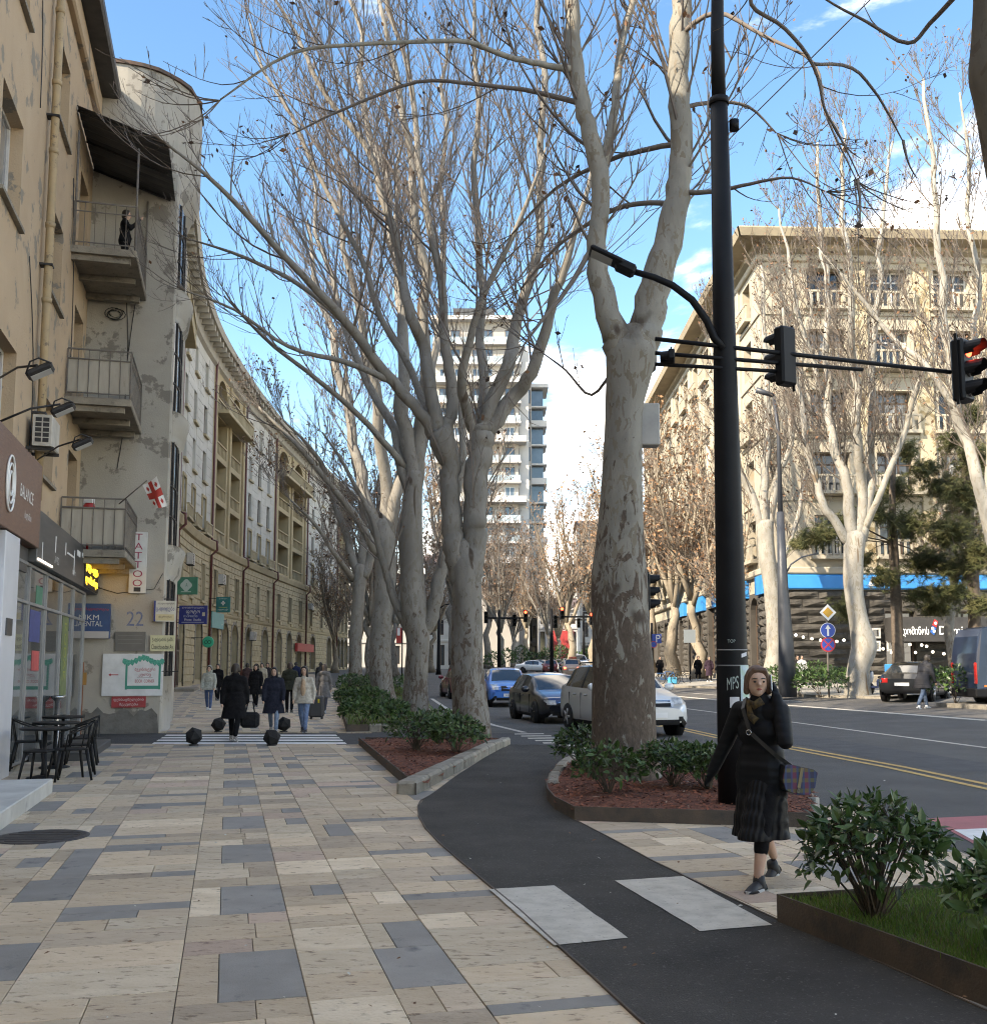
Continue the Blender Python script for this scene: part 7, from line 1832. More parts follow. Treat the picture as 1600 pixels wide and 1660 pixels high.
# parking sign post behind the trunk
b = G(1058, 1105, .1); o = thing('sign_post', 'black post with blue parking sign right of the huge plane trunk', 'road sign', b); k = b.y/FOC
mb = MB(); mb.tube([b, (b.x, b.y, at(1058, 1010, b.y).z)], .09, 8); part(o, 'post', mb, M_BLK, world=True)
mb = MB(); a_, c_ = at(1057, 1028, b.y - .2), at(1072, 1043, b.y - .2); mb.box(a_.x, c_.x, a_.y - .02, a_.y, c_.z, a_.z); pl = part(o, 'sign_plate', mb, SB, world=True)
mb = MB(); lettering(mb, 'P', planefm((0, a_.y - .025, 0), (1, 0, 0), (0, -1, 0)), (a_.x+c_.x)/2 + .1, (a_.z+c_.z)/2, .3, .5, 0); part(pl, 'letter', mb, SW, world=True)
disc(o, 1059.5, 1045, 5.5, [(1, SR), (.8, SB)], dy=.25)
b = G(1119, 1104, .1); o = thing('sign_post', 'thin post with a grey plate before the side windows', 'road sign', b); mb = MB(); mb.tube([(0, 0, 0), (0, 0, 3.8)], .05, 6); part(o, 'post', mb, M_BLK); mb = MB(); mb.box(-.4, .4, -.08, -.05, 2.6, 3.5); part(o, 'sign_plate', mb, M('grey plate', (.2, .23, .25)))
# far signal masts
def farmast(label, px, Y, x0, x1, yarm, heads):
    x = (px-800)/FOC*Y; g = gz(x, Y); o = thing('signal_mast', label, 'traffic light', (x, Y, g)); z = at(px, yarm, Y).z
    mb = MB(); mb.tube([(x, Y, g), (x, Y, z + .8)], [.22, .13], 10); part(o, 'pole', mb, M_BLK, world=True)
    mb = MB(); mb.tube([at(x0, yarm, Y), at(x1, yarm, Y)], .09, 6); part(o, 'signal_arm', mb, M_BLK, world=True)
    for hx, hy, lit in heads: signal(o, Matrix.Translation(at(hx, hy, Y - .3)), 1.45, lit)
farmast('far black signal mast left of the white sedan', 809, 105, 785, 855, 1002, [(788, 1001, 9), (834, 1006, 9), (852, 999, 0)])
farmast('far signal mast with two red lights above the taxi', 894, 98, 894, 970, 1000, [(911, 994, 0), (959, 1003, 0), (900, 1008, 9)])
farmast('far dark signal pole behind the big trunk', 946, 130, 930, 975, 1005, [(938, 1010, 9)])
# black lamp post behind the third trunk on the left
b = G(711, 1094); mb = MB(); mb.tube([(0, 0, 0), (0, 0, .6), (0, 0, 7)], [.32, .22, .12], 12); o = thing('lamp_post', 'black post standing at the junction left of the twin tree', 'lamp', b); part(o, 'pole', mb, M_BLK); mb = MB(); mb.tube([(0, 0, 6.9), (.6, -.2, 7.3), (1.4, -.4, 7.4)], .06, 6); part(o, 'arm', mb, M_BLK)

# faceted bollards
t_ = (1 + sqrt(5))/2; IV = [(-1, t_, 0), (1, t_, 0), (-1, -t_, 0), (1, -t_, 0), (0, -1, t_), (0, 1, t_), (0, -1, -t_), (0, 1, -t_), (t_, 0, -1), (t_, 0, 1), (-t_, 0, -1), (-t_, 0, 1)]
IF = [(0,11,5),(0,5,1),(0,1,7),(0,7,10),(0,10,11),(1,5,9),(5,11,4),(11,10,2),(10,7,6),(7,1,8),(3,9,4),(3,4,2),(3,2,6),(3,6,8),(3,8,9),(4,9,5),(2,4,11),(6,2,10),(8,6,7),(9,8,1)]
M_BOL = M('bollard concrete', (.014, .014, .015), (.024, .024, .024), spec=.25, rough=.75, scale=8, bump=.4, bscale=60)
for i, (px, py, lb) in enumerate(((314, 1209, 'black faceted bollard at near left corner of the zebra crossing'), (440.5, 1209, 'black faceted bollard at the near side, middle of the zebra crossing'), (354, 1187, 'black faceted bollard at the far side left of the walking woman'), (460, 1187, 'black faceted bollard at the far side right of the walking woman'))):
    mb = MB(Matrix.Rotation(.35, 4, 'X') @ Matrix.Rotation(.5 + i, 4, 'Z')); mb.add(IV, IF); s = .19/1.9
    mb.v = [(x*s, y*s, z*s) for x, y, z in mb.v]; zm = min(v[2] for v in mb.v); mb.v = [(x, y, z - zm + .012) for x, y, z in mb.v]
    o = thing('bollard', lb, 'bollard', G(px, py, .02), 0, 'faceted bollards at the zebra crossing'); part(o, 'stone', mb, M_BOL); mb = MB(); mb.lathe([(.1, -.03), (.1, .03)], (0, 0, 0), 12); part(o, 'foot', mb, M_IRON)

# cafe tables and chairs
M_CAF = M('cafe black metal', (.008, .008, .008), (.014, .014, .014), rough=.55, scale=8, spec=.25)
def cafe_table(label, px, py, Y):
    b = at(px, py, Y); o = thing('cafe_table', label, 'table', (b.x, b.y, .025), 0, 'cafe tables'); h = .73
    mb = MB(); mb.lathe([(.34, h - .03), (.36, h - .02), (.36, h), (.35, h + .005)], (0, 0, 0), 24); part(o, 'table_top', mb, M_CAF)
    mb = MB(); mb.lathe([(.05, 0), (.035, .1), (.03, h - .03)], (0, 0, 0), 10); part(o, 'column', mb, M_CAF)
    mb = MB(); mb.lathe([(.24, 0), (.23, .02), (.06, .05)], (0, 0, 0), 16); part(o, 'base', mb, M_CAF); return o
def cafe_chair(label, loc, rz):
    o = thing('cafe_chair', label, 'chair', loc, rz, 'cafe chairs')
    mb = MB(); mb.rbox(-.2, .2, -.2, .2, .43, .455, .012); part(o, 'seat', mb, M_CAF)
    for sx in (-1, 1):
        for sy in (-1, 1):
            mb = MB(); mb.tube([(sx*.24, sy*.25, 0), (sx*.17, sy*.18, .43)], [.018, .026], 6); part(o, 'leg', mb, M_CAF)
    mb = MB(); mb.tube([(-.2, .12, .44), (-.25, .1, .66), (-.24, -.12, .74), (-.12, -.25, .8), (.12, -.25, .8), (.24, -.12, .74), (.25, .1, .66), (.2, .12, .44)], .013, 6); part(o, 'back_frame', mb, M_CAF)
    mb = MB(); mb.box(-.05, .05, -.262, -.25, .45, .79); part(o, 'back_slat', mb, M_CAF)
    for sx in (-1, 1):
        mb = MB(); mb.tube([(sx*.14, -.19, .45), (sx*.13, -.245, .79)], .01, 5); part(o, 'back_spindle', mb, M_CAF)
    return o
def gl(px, py): v = G(px, py, .02); return v
for lb, px, py in (('nearest round black cafe table', 70, 1262), ('middle round black cafe table', 88, 1245), ('farthest round black cafe table', 100, 1228)): q = gl(px, py); cafe_table(lb, px, py, q.y).location = q
for lb, px, py, rz in (('black metal cafe chair nearest to the stone step', 112, 1265, 2.2), ('black metal cafe chair facing the middle table', 124, 1255, 2.0), ('black metal cafe chair nearest to the dark platform', 132, 1240, 1.9), ('black metal cafe chair with its back to the glass', 45, 1248, -1.2)): cafe_chair(lb, gl(px, py), rz)
q = gl(62, 1268); mb = MB(); o = thing('cafe_stool', 'low black stool beside the nearest cafe table', 'stool', q)
mb.rbox(-.17, .17, -.17, .17, .42, .45, .012); part(o, 'seat', mb, M_CAF)
for sx in (-1, 1):
    for sy in (-1, 1): mb = MB(); mb.tube([(sx*.2, sy*.2, 0), (sx*.14, sy*.14, .42)], [.016, .024], 5); part(o, 'leg', mb, M_CAF)
q = gl(90, 1218); o = thing('ashtray_stand', 'steel standing ashtray behind the cafe tables', 'ashtray', q); mb = MB(); mb.lathe([(.13, 0), (.13, .02), (.05, .04), (.05, .95), (.12, 1.02), (.13, 1.06)], (0, 0, 0), 18); part(o, 'stand', mb, M('steel', (.5, .5, .5), rough=.25, metal=.9)); mb = MB(); mb.lathe([(.02, 1.062), (.11, 1.064)], (0, 0, 0), 16); part(o, 'ash_plate', mb, M_IRON)
s_, z_ = -2.4, 0; o = thing('rust_frame', 'orange-brown painted door frame with a small box by the tower', 'frame', fmA(-2, 0, .6)); M_ORG = M('orange paint', (.30, .095, .025), (.22, .07, .022), rough=.7, scale=5)
r0 = onT(133, 1115); mb = MB(); fbox(mb, fmT, r0[0] - .05, r0[0] + .04, 0, 1.75, .1, .18); part(o, 'post', mb, M_ORG, world=True)
mb = MB(); fbox(mb, fmT, r0[0] - .65, r0[0] - .05, .95, 1.04, .1, .16); part(o, 'rail', mb, M_ORG, world=True); mb = MB(); fbox(mb, fmT, r0[0] - .65, r0[0] - .05, .45, .54, .1, .16); part(o, 'rail', mb, M_ORG, world=True)
mb = MB(); fbox(mb, fmT, r0[0] - .12, r0[0] + .12, 1.2, 1.5, .18, .3); part(o, 'letter_box', mb, M('mustard box', (.34, .17, .04), rough=.6), world=True)

# parked bicycles and scooter across the road
M_TYR = M('tyre rubber', (.02, .02, .02), rough=.85)
def bicycle(label, loc, rz, col, sc_=1.0):
    o = thing('bicycle', label, 'bicycle', loc, rz, 'bicycles parked across the road'); fmat = M('bike ' + label[:8], col, rough=.35)
    for x in (-.52, .52):
        mb = MB(); mb.tube([(x + .33*cos(2*pi*i/20), 0, .34 + .33*sin(2*pi*i/20)) for i in range(21)], .024, 6); wh = part(o, 'wheel', mb, M_TYR)
        mb = MB()
        for i in range(6): a = pi*i/6; mb.tube([(x + .32*cos(a), 0, .34 + .32*sin(a)), (x - .32*cos(a), 0, .34 - .32*sin(a))], .004, 3)
        part(wh, 'spokes', mb, M_RAIL)
    mb = MB(); A, B, C, D = (-.52, 0, .34), (-.1, 0, .3), (-.2, 0, .8), (.36, 0, .78)
    for a, b_ in ((A, B), (B, C), (C, A), (C, D), (B, D), (D, (.52, 0, .34))): mb.tube([a, b_], .022, 6)
    part(o, 'frame', mb, fmat); mb = MB(); mb.rbox(-.32, -.08, -.07, .07, .88, .94, .02); part(o, 'saddle', mb, M_CAF)
    mb = MB(); mb.tube([(.36, 0, .78), (.34, 0, 1.02), (.34, -.25, 1.06)], .014, 5); mb.tube([(.34, 0, 1.02), (.34, .25, 1.06)], .014, 5); part(o, 'handlebar', mb, M_CAF)
    mb = MB(); mb.rbox(-.75, -.3, -.09, .09, .68, .72, .015); part(o, 'rack', mb, fmat); return o
q = G(1083, 1110, .11); bicycle('blue rental bicycle parked by the kerb right of the trunk', q, .3, (.03, .12, .3)); bicycle('dark bicycle leaning behind the blue rental one', q + Vector((1.0, 1.6, 0)), .2, (.03, .03, .035))
q = G(1090, 1109, .11); mb = MB(); mb.rbox(-.28, .28, -.2, .2, 0, .42, .05); o = thing('delivery_bag', 'light blue delivery bag lying by the bicycles', 'bag', q); part(o, 'bag_body', mb, M('cyan bag', (.05, .35, .55), rough=.6)); mb = MB(); mb.tube([(-.1, -.21, .3), (-.1, -.26, .4), (.1, -.26, .4), (.1, -.21, .3)], .015, 5); part(o, 'handle', mb, M_CAF)
q = G(1427, 1127, .11); o = thing('scooter', 'dark motor scooter with a blue delivery box behind the white-barked tree', 'scooter', q, 2.0)
for x in (-.6, .6):
    mb = MB(); mb.tube([(x + .2*cos(2*pi*i/18), 0, .26 + .2*sin(2*pi*i/18)) for i in range(19)], .07, 8); wh = part(o, 'wheel', mb, M_TYR); mb = MB(); mb.lathe([(.12, -.05), (.12, .05)], (x, 0, .26), 12, axis='y'); part(wh, 'rim', mb, M_RAIL)
mb = MB(); mb.rbox(-.75, .1, -.17, .17, .32, .68, .08); mb.rbox(-.1, .45, -.16, .16, .28, .38, .03); part(o, 'body', mb, M('scooter paint', (.02, .03, .07), rough=.25, coat=.5))
mb = MB(); mb.tube([(.6, 0, .3), (.5, 0, .75), (.42, 0, 1.0)], [.05, .12, .05], 8); part(o, 'front_shield', mb, M('scooter white', (.5, .5, .5), rough=.3)); mb = MB(); mb.tube([(.42, -.32, 1.03), (.42, 0, 1.0), (.42, .32, 1.03)], .02, 6); part(o, 'handlebar', mb, M_CAF)
mb = MB(); mb.rbox(-.65, 0, -.15, .15, .7, .8, .04); part(o, 'seat', mb, M_CAF); mb = MB(); mb.rbox(-.95, -.5, -.25, .25, .85, 1.3, .04); part(o, 'delivery_box', mb, M('box blue', (.03, .22, .55), rough=.5))
# ================================================================ vehicles
HATCH = [(0, .30, .50, .58, .74, .62), (.012, .20, .60, .68, .86, .74), (.05, .18, .70, .78, .95, .80), (.15, .18, .80, .88, .99, .82), (.27, .18, .90, .97, 1, .82), (.34, .18, .93, 1.16, 1, .78), (.44, .18, .95, 1.40, 1, .72), (.50, .18, .955, 1.45, 1, .70), (.58, .18, .96, 1.48, 1, .69), (.605, .18, .96, 1.48, 1, .69), (.76, .18, .975, 1.46, 1, .68), (.79, .18, .98, 1.45, 1, .68), (.87, .18, .99, 1.39, .99, .67), (.955, .20, .98, 1.06, .96, .74), (.985, .24, .80, .86, .92, .74), (1, .34, .72, .78, .84, .68)]
SEDAN = [(0, .30, .48, .56, .74, .62), (.012, .20, .58, .66, .86, .74), (.05, .18, .68, .76, .95, .80), (.16, .18, .79, .86, .99, .82), (.27, .18, .87, .94, 1, .82), (.33, .18, .90, 1.12, 1, .78), (.42, .18, .92, 1.36, 1, .70), (.48, .18, .93, 1.41, 1, .68), (.55, .18, .935, 1.43, 1, .67), (.57, .18, .935, 1.43, 1, .67), (.68, .18, .95, 1.40, 1, .67), (.705, .18, .955, 1.38, 1, .68), (.76, .18, .96, 1.28, .99, .70), (.86, .19, .95, 1.02, .97, .78), (.975, .22, .88, .98, .93, .78), (1, .34, .70, .80, .86, .70)]
GL = M('car glass', (.02, .024, .028), (.035, .04, .045), rough=.04, scale=.7, spec=1.0); M_PLA = M('black plastic', (.009, .009, .01), rough=.6, spec=.25); M_CHR = M('chrome', (.6, .6, .6), rough=.15, metal=1); M_HL = M('headlight glass', (.55, .56, .55), (.25, .25, .25), rough=.08, scale=9, spec=1); M_TL = M('tail light', (.35, .015, .015), rough=.15); M_PLT = M('number plate', (.7, .7, .7), rough=.5)
def car(name, label, cat, loc, head, L, W, H, prof, col, kind='hatch', rim=(.45, .45, .46), R=.32, plate=None, lights=None, roofrack=False, clad=False, two=None, lit_tail=False, group='cars on the avenue'):
    rz = atan2(head[1], head[0]); o = thing(name, label, cat, loc, rz, group); hs = H / max(p[3] for p in prof)
    paint = M('paint ' + label[:16], col, rough=.28, coat=.8, metal=.15, spec=.5)
    st = [(L*(.5 - f), zb*hs, bl*hs, tp*hs, W/2*w, W/2*wt) for f, zb, bl, tp, w, wt in prof]
    def ring(s, sg):
        x, zb, bl, tp, w, wt = s; th = tp - bl
        return [(x, sg*w*.9, zb), (x, sg*w*.985, zb + .10), (x, sg*w, zb + (bl-zb)*.45), (x, sg*w*.985, zb + (bl-zb)*.8), (x, sg*w*.95, bl), (x, sg*(wt + (w*.95-wt)*.08), tp - min(.05, th*.15)), (x, sg*wt*.9, tp), (x, sg*wt*.5, tp + .02*hs), (x, 0, tp + .028*hs)]
    body, ws, rw, sw = MB(), MB(), MB(), {}
    nS = len(st); fr = [p[0] for p in prof]; iw0 = 4; iw1 = 6; ir0 = nS - 4; ir1 = nS - 3
    for sg in (-1, 1):
        Rg = [ring(s, sg) for s in st]
        for i in range(nS - 1):
            for j in range(8):
                q = [Rg[i][j], Rg[i+1][j], Rg[i+1][j+1], Rg[i][j+1]]
                if sg > 0: q = q[::-1]
                tgt, mi = body, 0
                if j >= 6 and iw0 <= i < iw1: tgt = ws
                elif j >= 6 and i == ir0: tgt = rw
                elif j == 4 and i in (6, 7, 9, 10 if kind != 'x' else 9, 11): tgt = sw.setdefault((sg, 0 if i < 8 else 1), MB())
                elif j == 4 and i in (8,): mi = 1
                elif j == 5 and 6 <= i <= 12: mi = 0
                elif j == 0 : mi = 1
                if two and j >= 6 and mi == 0 and i >= 0: mi = 2  # upward panels take a second colour: sheen put into the paint
                tgt.smooth = True; tgt.face([tgt.vert(p) for p in q], mi if tgt is body else 0)
        for end in (0, -1):
            r_ = Rg[end]; body.smooth = False; q = [r_[k] for k in range(9)] + [(r_[0][0], 0, r_[0][2])]; body.poly(q if (sg > 0) == (end == 0) else q[::-1], 1 if end == -9 else 0)
    m = [paint, M_PLA] + ([M('painted sheen ' + label[:10], two, rough=.28, coat=.8)] if two else [])
    def weld(mb_, nm, mats):
        me = mb_.mesh(nm, mats); import bmesh as _b; bm = _b.new(); bm.from_mesh(me); _b.ops.remove_doubles(bm, verts=bm.verts, dist=.001); bm.to_mesh(me); bm.free(); return me
    part(o, 'body', weld(body, 'body', m), None); part(o, 'windscreen', weld(ws, 'windscreen', [GL]), None); part(o, 'rear_window', weld(rw, 'rear_window', [GL]), None)
    for (sg, k), b_ in sw.items(): part(o, 'side_window', weld(b_, 'side_window', [GL]), None)
    xf, xr = L*.5, -L*.5
    for fx in (.185, .80):
        for sg in (-1, 1):
            x = L*(.5 - fx); y = sg*(W/2 - .10)
            mb = MB(); mb.lathe([(R*1.17, -.1), (R*1.17, .122)], (x, sg*(W/2 - .12), R*1.02), 22, axis='y'); part(o, 'wheel_arch', mb, M_PLA)
            mb = MB(); s = sg; mb.lathe([(R*.62, -.11), (R*.95, -.11), (R, -.08), (R, .08), (R*.95, .11), (R*.64, .12)], (x, y + s*.02, R), 26, axis='y'); wh = part(o, 'wheel', mb, M_TYR)
            mb = MB(); yy = y + s*.125; mb.lathe([(R*.68, -.02), (R*.66, .0), (R*.60, -.012)] if s > 0 else [(R*.68, .02), (R*.66, 0), (R*.60, .012)], (x, yy, R), 24, axis='y')
            for k in range(5):
                a = 2*pi*k/5; mb.tube([(x, yy + s*.004, R), (x + R*.62*cos(a), yy - s*.002, R + R*.62*sin(a))], [R*.13, R*.08], 5)
            part(wh, 'rim', mb, M('rim', rim, rough=.3, metal=.6)) if rim[0] > .2 else part(wh, 'rim', mb, M('rim dark', (.03, .03, .03), rough=.4))
    # front and rear details sit on the bodywork
    def nose(y, z, front=True, d=.0):
        # x of the skin at half-width y and height z
        i0 = range(0, 6) if front else range(nS-1, nS-7, -1); best = None
        prev = None
        for i in i0:
            s = st[i]; x, zb, bl, tp, w, wt = s; ww = w*.95 if z <= bl else wt + (w*.95-wt)*max(0, (tp - z)/max(.01, tp-bl)); top = tp + .02
            inside = min((ww - abs(y))/.12, (top - z)/.06, (z - zb)/.05)
            if prev is not None and inside >= 0 and prev[1] < 0: return prev[0] + (x - prev[0])*(-prev[1])/(inside - prev[1]) + (d if front else -d)
            if inside >= 0: return x + (d if front else -d)
            prev = (x, inside)
        return st[0][0] if front else st[-1][0]
    def pat(nm, y0, y1, z0, z1, mat, front=True, d=.012, ny=5, root=o, nz=2):
        mb = MB(); g = {}
        for a in range(ny+1):
            for b_ in range(nz+1):
                y, z = y0 + (y1-y0)*a/ny, z0 + (z1-z0)*b_/nz; g[a, b_] = mb.vert((nose(y, z, front, d), y, z))
        mb.smooth = True
        for a in range(ny):
            for b_ in range(nz): mb.face((g[a,b_], g[a+1,b_], g[a+1,b_+1], g[a,b_+1]))
        return part(root, nm, mb, mat)
    w2 = W/2; hl = lights or (.56, .70)
    for sg in (-1, 1):
        pat('headlight', sg*w2*.50, sg*w2*.86, hl[0]*hs, hl[1]*hs, M_HL); pat('tail_light', sg*w2*.55, sg*w2*.88, .68*hs, .84*hs, M('tail light lit', (.5, .03, .02), emit=(1, .1, .05), estr=2) if lit_tail else M_TL, False)
        pat('fog_lamp', sg*w2*.60, sg*w2*.80, .32*hs, .42*hs, M_PLA)
        mb = MB(); x = L*(.5 - .335); y = sg*(w2 + .1); mb.ball((x, y, 1.0*hs), .13, 10, 7, sc=(.55, 1, .75)); part(o, 'mirror', mb, paint if kind != 'blackmirror' else M_PLA)
        for fx in (.50, .68):
            mb = MB(); x = L*(.5 - fx); mb.rbox(x - .1, x + .1, min(sg*w2*.99, sg*(w2*.99 + .035)), max(sg*w2*.99, sg*(w2*.99 + .035)), .80*hs, .83*hs, .008); part(o, 'door_handle', mb, M_CHR if kind == 'suv' else paint)
        for fx in (.325, .59, .78):   # shut lines
            x = L*(.5 - fx); mb = MB(); mb.box(x - .004, x + .004, min(sg*w2*.98, sg*(w2 + .002)), max(sg*w2*.98, sg*(w2 + .002)), .3*hs, .86*hs); part(o, 'door_gap', mb, M_PLA)
    pat('grille', -w2*.40, w2*.40, (hl[0] - .04)*hs, (hl[1] - .06)*hs, M_PLA); pat('air_intake', -w2*.62, w2*.62, .25*hs, .36*hs, M_PLA)
    if kind in ('suv', 'bmw'): pat('grille_trim', -w2*.42, w2*.42, (hl[1] - .075)*hs, (hl[1] - .05)*hs, M_CHR, d=.02, nz=1)
    p = pat('number_plate', -.26, .26, .40*hs, .40*hs + .12, M_PLT, d=.03, nz=1)
    if plate:
        mb = MB(); lettering(mb, plate, lambda u, v, d=0: Vector((nose(0, .4*hs + .06) + .036, -u, v)), 0, .4*hs + .06, .36, .075, 0); part(p, 'lettering', mb, M_PLA)
    pat('number_plate', -.26, .26, .56*hs, .56*hs + .12, M_PLT, False, .03, nz=1)
    pat('bumper', -w2*.72, w2*.72, .28*hs, .42*hs, M_PLA if kind == 'suv' else paint, False, .015)
    if roofrack:
        for sg in (-1, 1): mb = MB(); mb.tube([(L*.02, sg*w2*.62, H + .01), (L*.0, sg*w2*.62, H + .05), (-L*.30, sg*w2*.60, H + .04), (-L*.32, sg*w2*.60, H - .01)], .02, 6); part(o, 'roof_rail', mb, M_PLA)
    mb = MB(); mb.tube([(L*.12, 0, 1.05*hs), (L*.06, 0, 1.3*hs)], .012, 4); part(o, 'wiper', mb, M_PLA)
    return o
def gp(px, py): return G(px, py)
car('hatchback', 'bright blue electric hatchback coming towards the camera beside the twin trunk', 'car', Vector((.5, 43.6, gz(.5, 43))), (.08, -1), 4.35, 1.80, 1.56, HATCH, (.03, .16, .50), lights=(.66, .86), plate='TB-024')
car('hatchback', 'black hatchback with blue sheen between the blue and the white car', 'car', Vector((1.75, 31.6, 0)), (.22, -.97), 4.25, 1.76, 1.44, HATCH, (.005, .007, .013), kind='bmw', rim=(.04, .04, .04), plate='538', two=(.012, .03, .11))
car('suv', 'white SUV half hidden behind the huge plane trunk', 'car', Vector((3.2, 26.0, 0)), (.27, -.96), 4.4, 1.84, 1.70, HATCH, (.62, .63, .63), kind='suv', R=.35, roofrack=True, clad=True, lights=(.66, .80))
car('sedan', 'black sedan parked half on the pavement across the road', 'car', Vector((16.7, 40.6, gz(16.7, 40.6) + .02)), (.55, .83), 4.8, 1.86, 1.47, SEDAN, (.005, .0055, .007), R=.34, rim=(.55, .55, .56))
car('sedan', 'white sedan crossing at the far junction', 'car', Vector((4.9, 118, gz(4.9, 118))), (1, -.12), 4.7, 1.83, 1.42, SEDAN, (.66, .66, .64), rim=(.05, .05, .05))
tx = car('suv', 'orange and grey taxi SUV seen from behind at the far junction', 'car', Vector((7.2, 93, gz(7.2, 93))), (.12, .99), 4.5, 1.8, 1.65, HATCH, (.42, .30, .22), lit_tail=True, clad=True)
mb = MB(); mb.rbox(-.12, .12, -.35, .35, 1.69, 1.86, .03); part(tx, 'roof_sign', mb, M('taxi sign', (.5, .12, .08)))
car('hatchback', 'dark red hatchback almost hidden behind the twin trunk', 'car', Vector((-1.55, 51, gz(-1.55, 51))), (-.2, .98), 4.2, 1.75, 1.5, HATCH, (.22, .02, .035))
car('van', 'small white van queueing beyond the taxi', 'van', Vector((10.4, 124, gz(10.4, 124))), (.1, -1), 4.6, 1.85, 1.95, HATCH, (.6, .6, .6))
for i, (px, Y, c, lb) in enumerate(((876, 126, (.03, .035, .045), 'dark car behind the white sedan'), (900, 132, (.06, .09, .16), 'blue-grey car left of the small white van'), (921, 130, (.3, .31, .32), 'silver car right of the small white van'), (893, 112, (.16, .03, .03), 'dark red car beside the far taxi'), (982, 60, (.62, .62, .62), 'white car glimpsed behind the white SUV'))):
    x = (px - 800)/FOC*Y; car('hatchback', lb, 'car', Vector((x, Y, gz(x, Y))), (.15, -1) if i != 3 else (.1, 1), 4.2, 1.76, 1.5, HATCH, c)
# blue panel van cut by the right edge
v = thing('panel_van', 'dark blue panel van cut off by the right edge of the picture', 'van', Vector((0, 0, 0))); vb = G(1546, 1150); L, W, H = 5.9, 2.02, 2.62
v.location = Vector((vb.x + 3.65, vb.y + .5, gz(vb.x + 2, vb.y))); v.rotation_euler = (0, 0, radians(-3)); M_VAN = M('van paint', (.007, .017, .045), rough=.35, coat=.4)
prof = [(-.0, .42), (-.02, .6), (-.03, 1.2), (.02, 1.75), (.10, 2.3), (.25, 2.55), (.5, 2.62)]   # rear edge profile (x inset, z)
mb = MB(); N_ = len(prof)
def vr(yf):
    return [(-2.95 + a, yf*(1.01 - .10*max(0, (z - 1.2)/1.42)**2), z) for a, z in prof] + [(1.0, yf*.9, 2.62), (1.75, yf*.92, 2.3), (2.35, yf*.96, 1.45), (2.9, yf*.93, 1.15), (3.0, yf*.9, .6), (2.95, yf*.9, .4)]
A, B = vr(-1), vr(1); mb.poly(A); mb.poly(B[::-1])
for i in range(len(A)): j = (i+1) % len(A); mb.poly((A[i], B[i], B[j], A[j]))
part(v, 'body', mb, M_VAN); n_ = 0
mb = MB(); mb.rbox(-2.5, -1.25, -1.025, -1.0, 1.35, 2.12, .012); part(v, 'side_window', mb, GL); mb = MB(); mb.rbox(-1.1, .3, -1.025, -1.0, 1.35, 2.12, .012); part(v, 'side_window', mb, GL); mb = MB(); mb.rbox(.45, 1.6, -1.02, -.985, 1.35, 2.1, .012); part(v, 'cab_window', mb, GL)
mb = MB(); mb.rbox(-3.02, -2.6, -1.02, 1.02, .32, .62, .04); part(v, 'bumper', mb, M_PLA); mb = MB(); mb.rbox(-2.6, 2.9, -1.02, -1.0, .34, .58, .01); part(v, 'side_trim', mb, M_PLA)
for sg in (-1, 1): mb = MB(); mb.rbox(-3.0, -2.93, sg*.94 - .07, sg*.94 + .07, .75, 1.45, .02); part(v, 'tail_light', mb, M_TL)
mb = MB(); mb.box(-2.75, -2.6, -1.03, -1.019, .66, .72); part(v, 'marker_lamp', mb, M('amber', (.5, .15, .03)))
for x in (-1.95, 1.95):
    for sg in (-1, 1):
        mb = MB(); mb.lathe([(.22, -.12), (.36, -.11), (.37, 0), (.36, .11), (.22, .12)], (x, sg*.9, .37), 22, axis='y'); wh = part(v, 'wheel', mb, M_TYR); mb = MB(); mb.lathe([(.05, -.02), (.21, 0)], (x, sg*1.01, .37), 18, axis='y'); part(wh, 'rim', mb, M_RAIL)
# ================================================================ people
RM = []          # shapes waiting to be fused into one continuous skin each
def capsule(mb, a, b, ra, rb, n=12):
    a, b = Vector(a), Vector(b); d = b - a; k = 3
    if d.length < 1e-5: d = Vector((0, 0, .001))
    u = d.normalized(); P, R = [], []
    for i in range(k): t = (i + .15)/k*pi/2; P.append(a - u*ra*cos(t)); R.append(ra*sin(t))
    P += [a, b]; R += [ra, rb]
    for i in range(k)[::-1]: t = (i + .15)/k*pi/2; P.append(b + u*rb*cos(t)); R.append(rb*sin(t))
    mb.tube(P, R, n)
def ell(mb, c, sx, sy, sz): mb.ball(c, 1.0, 14, 9, sc=(sx, sy, sz))
class Fuse:
    def __init__(s, root, name, mats, vox, world=False): s.mb = MB(); s.root, s.name, s.mats, s.vox, s.seg = root, name, mats, vox, []; s.cut = None; s.it = 4; RM.append(s)
    def cap(s, a, b, ra, rb, mi=0): capsule(s.mb, a, b, ra, rb); s.seg.append((Vector(a), Vector(b), ra, rb, mi))
    def ell(s, c, sx, sy, sz, mi=0): ell(s.mb, c, sx, sy, sz); s.seg.append((Vector(c), Vector(c) + Vector((0, 0, .001)), (sx+sy+sz)/3, (sx+sy+sz)/3, mi))
def lerp3(a, b, t): return tuple(x + (y-x)*t for x, y in zip(a, b))
SKIN = M('skin', (.55, .36, .27), (.50, .31, .23), rough=.55, scale=12)
def cloth(name, c): return M('cloth ' + name, c, tuple(min(1, x*1.5 + .004) for x in c), rough=.9, scale=14, bump=.5, bscale=14, spec=.15)
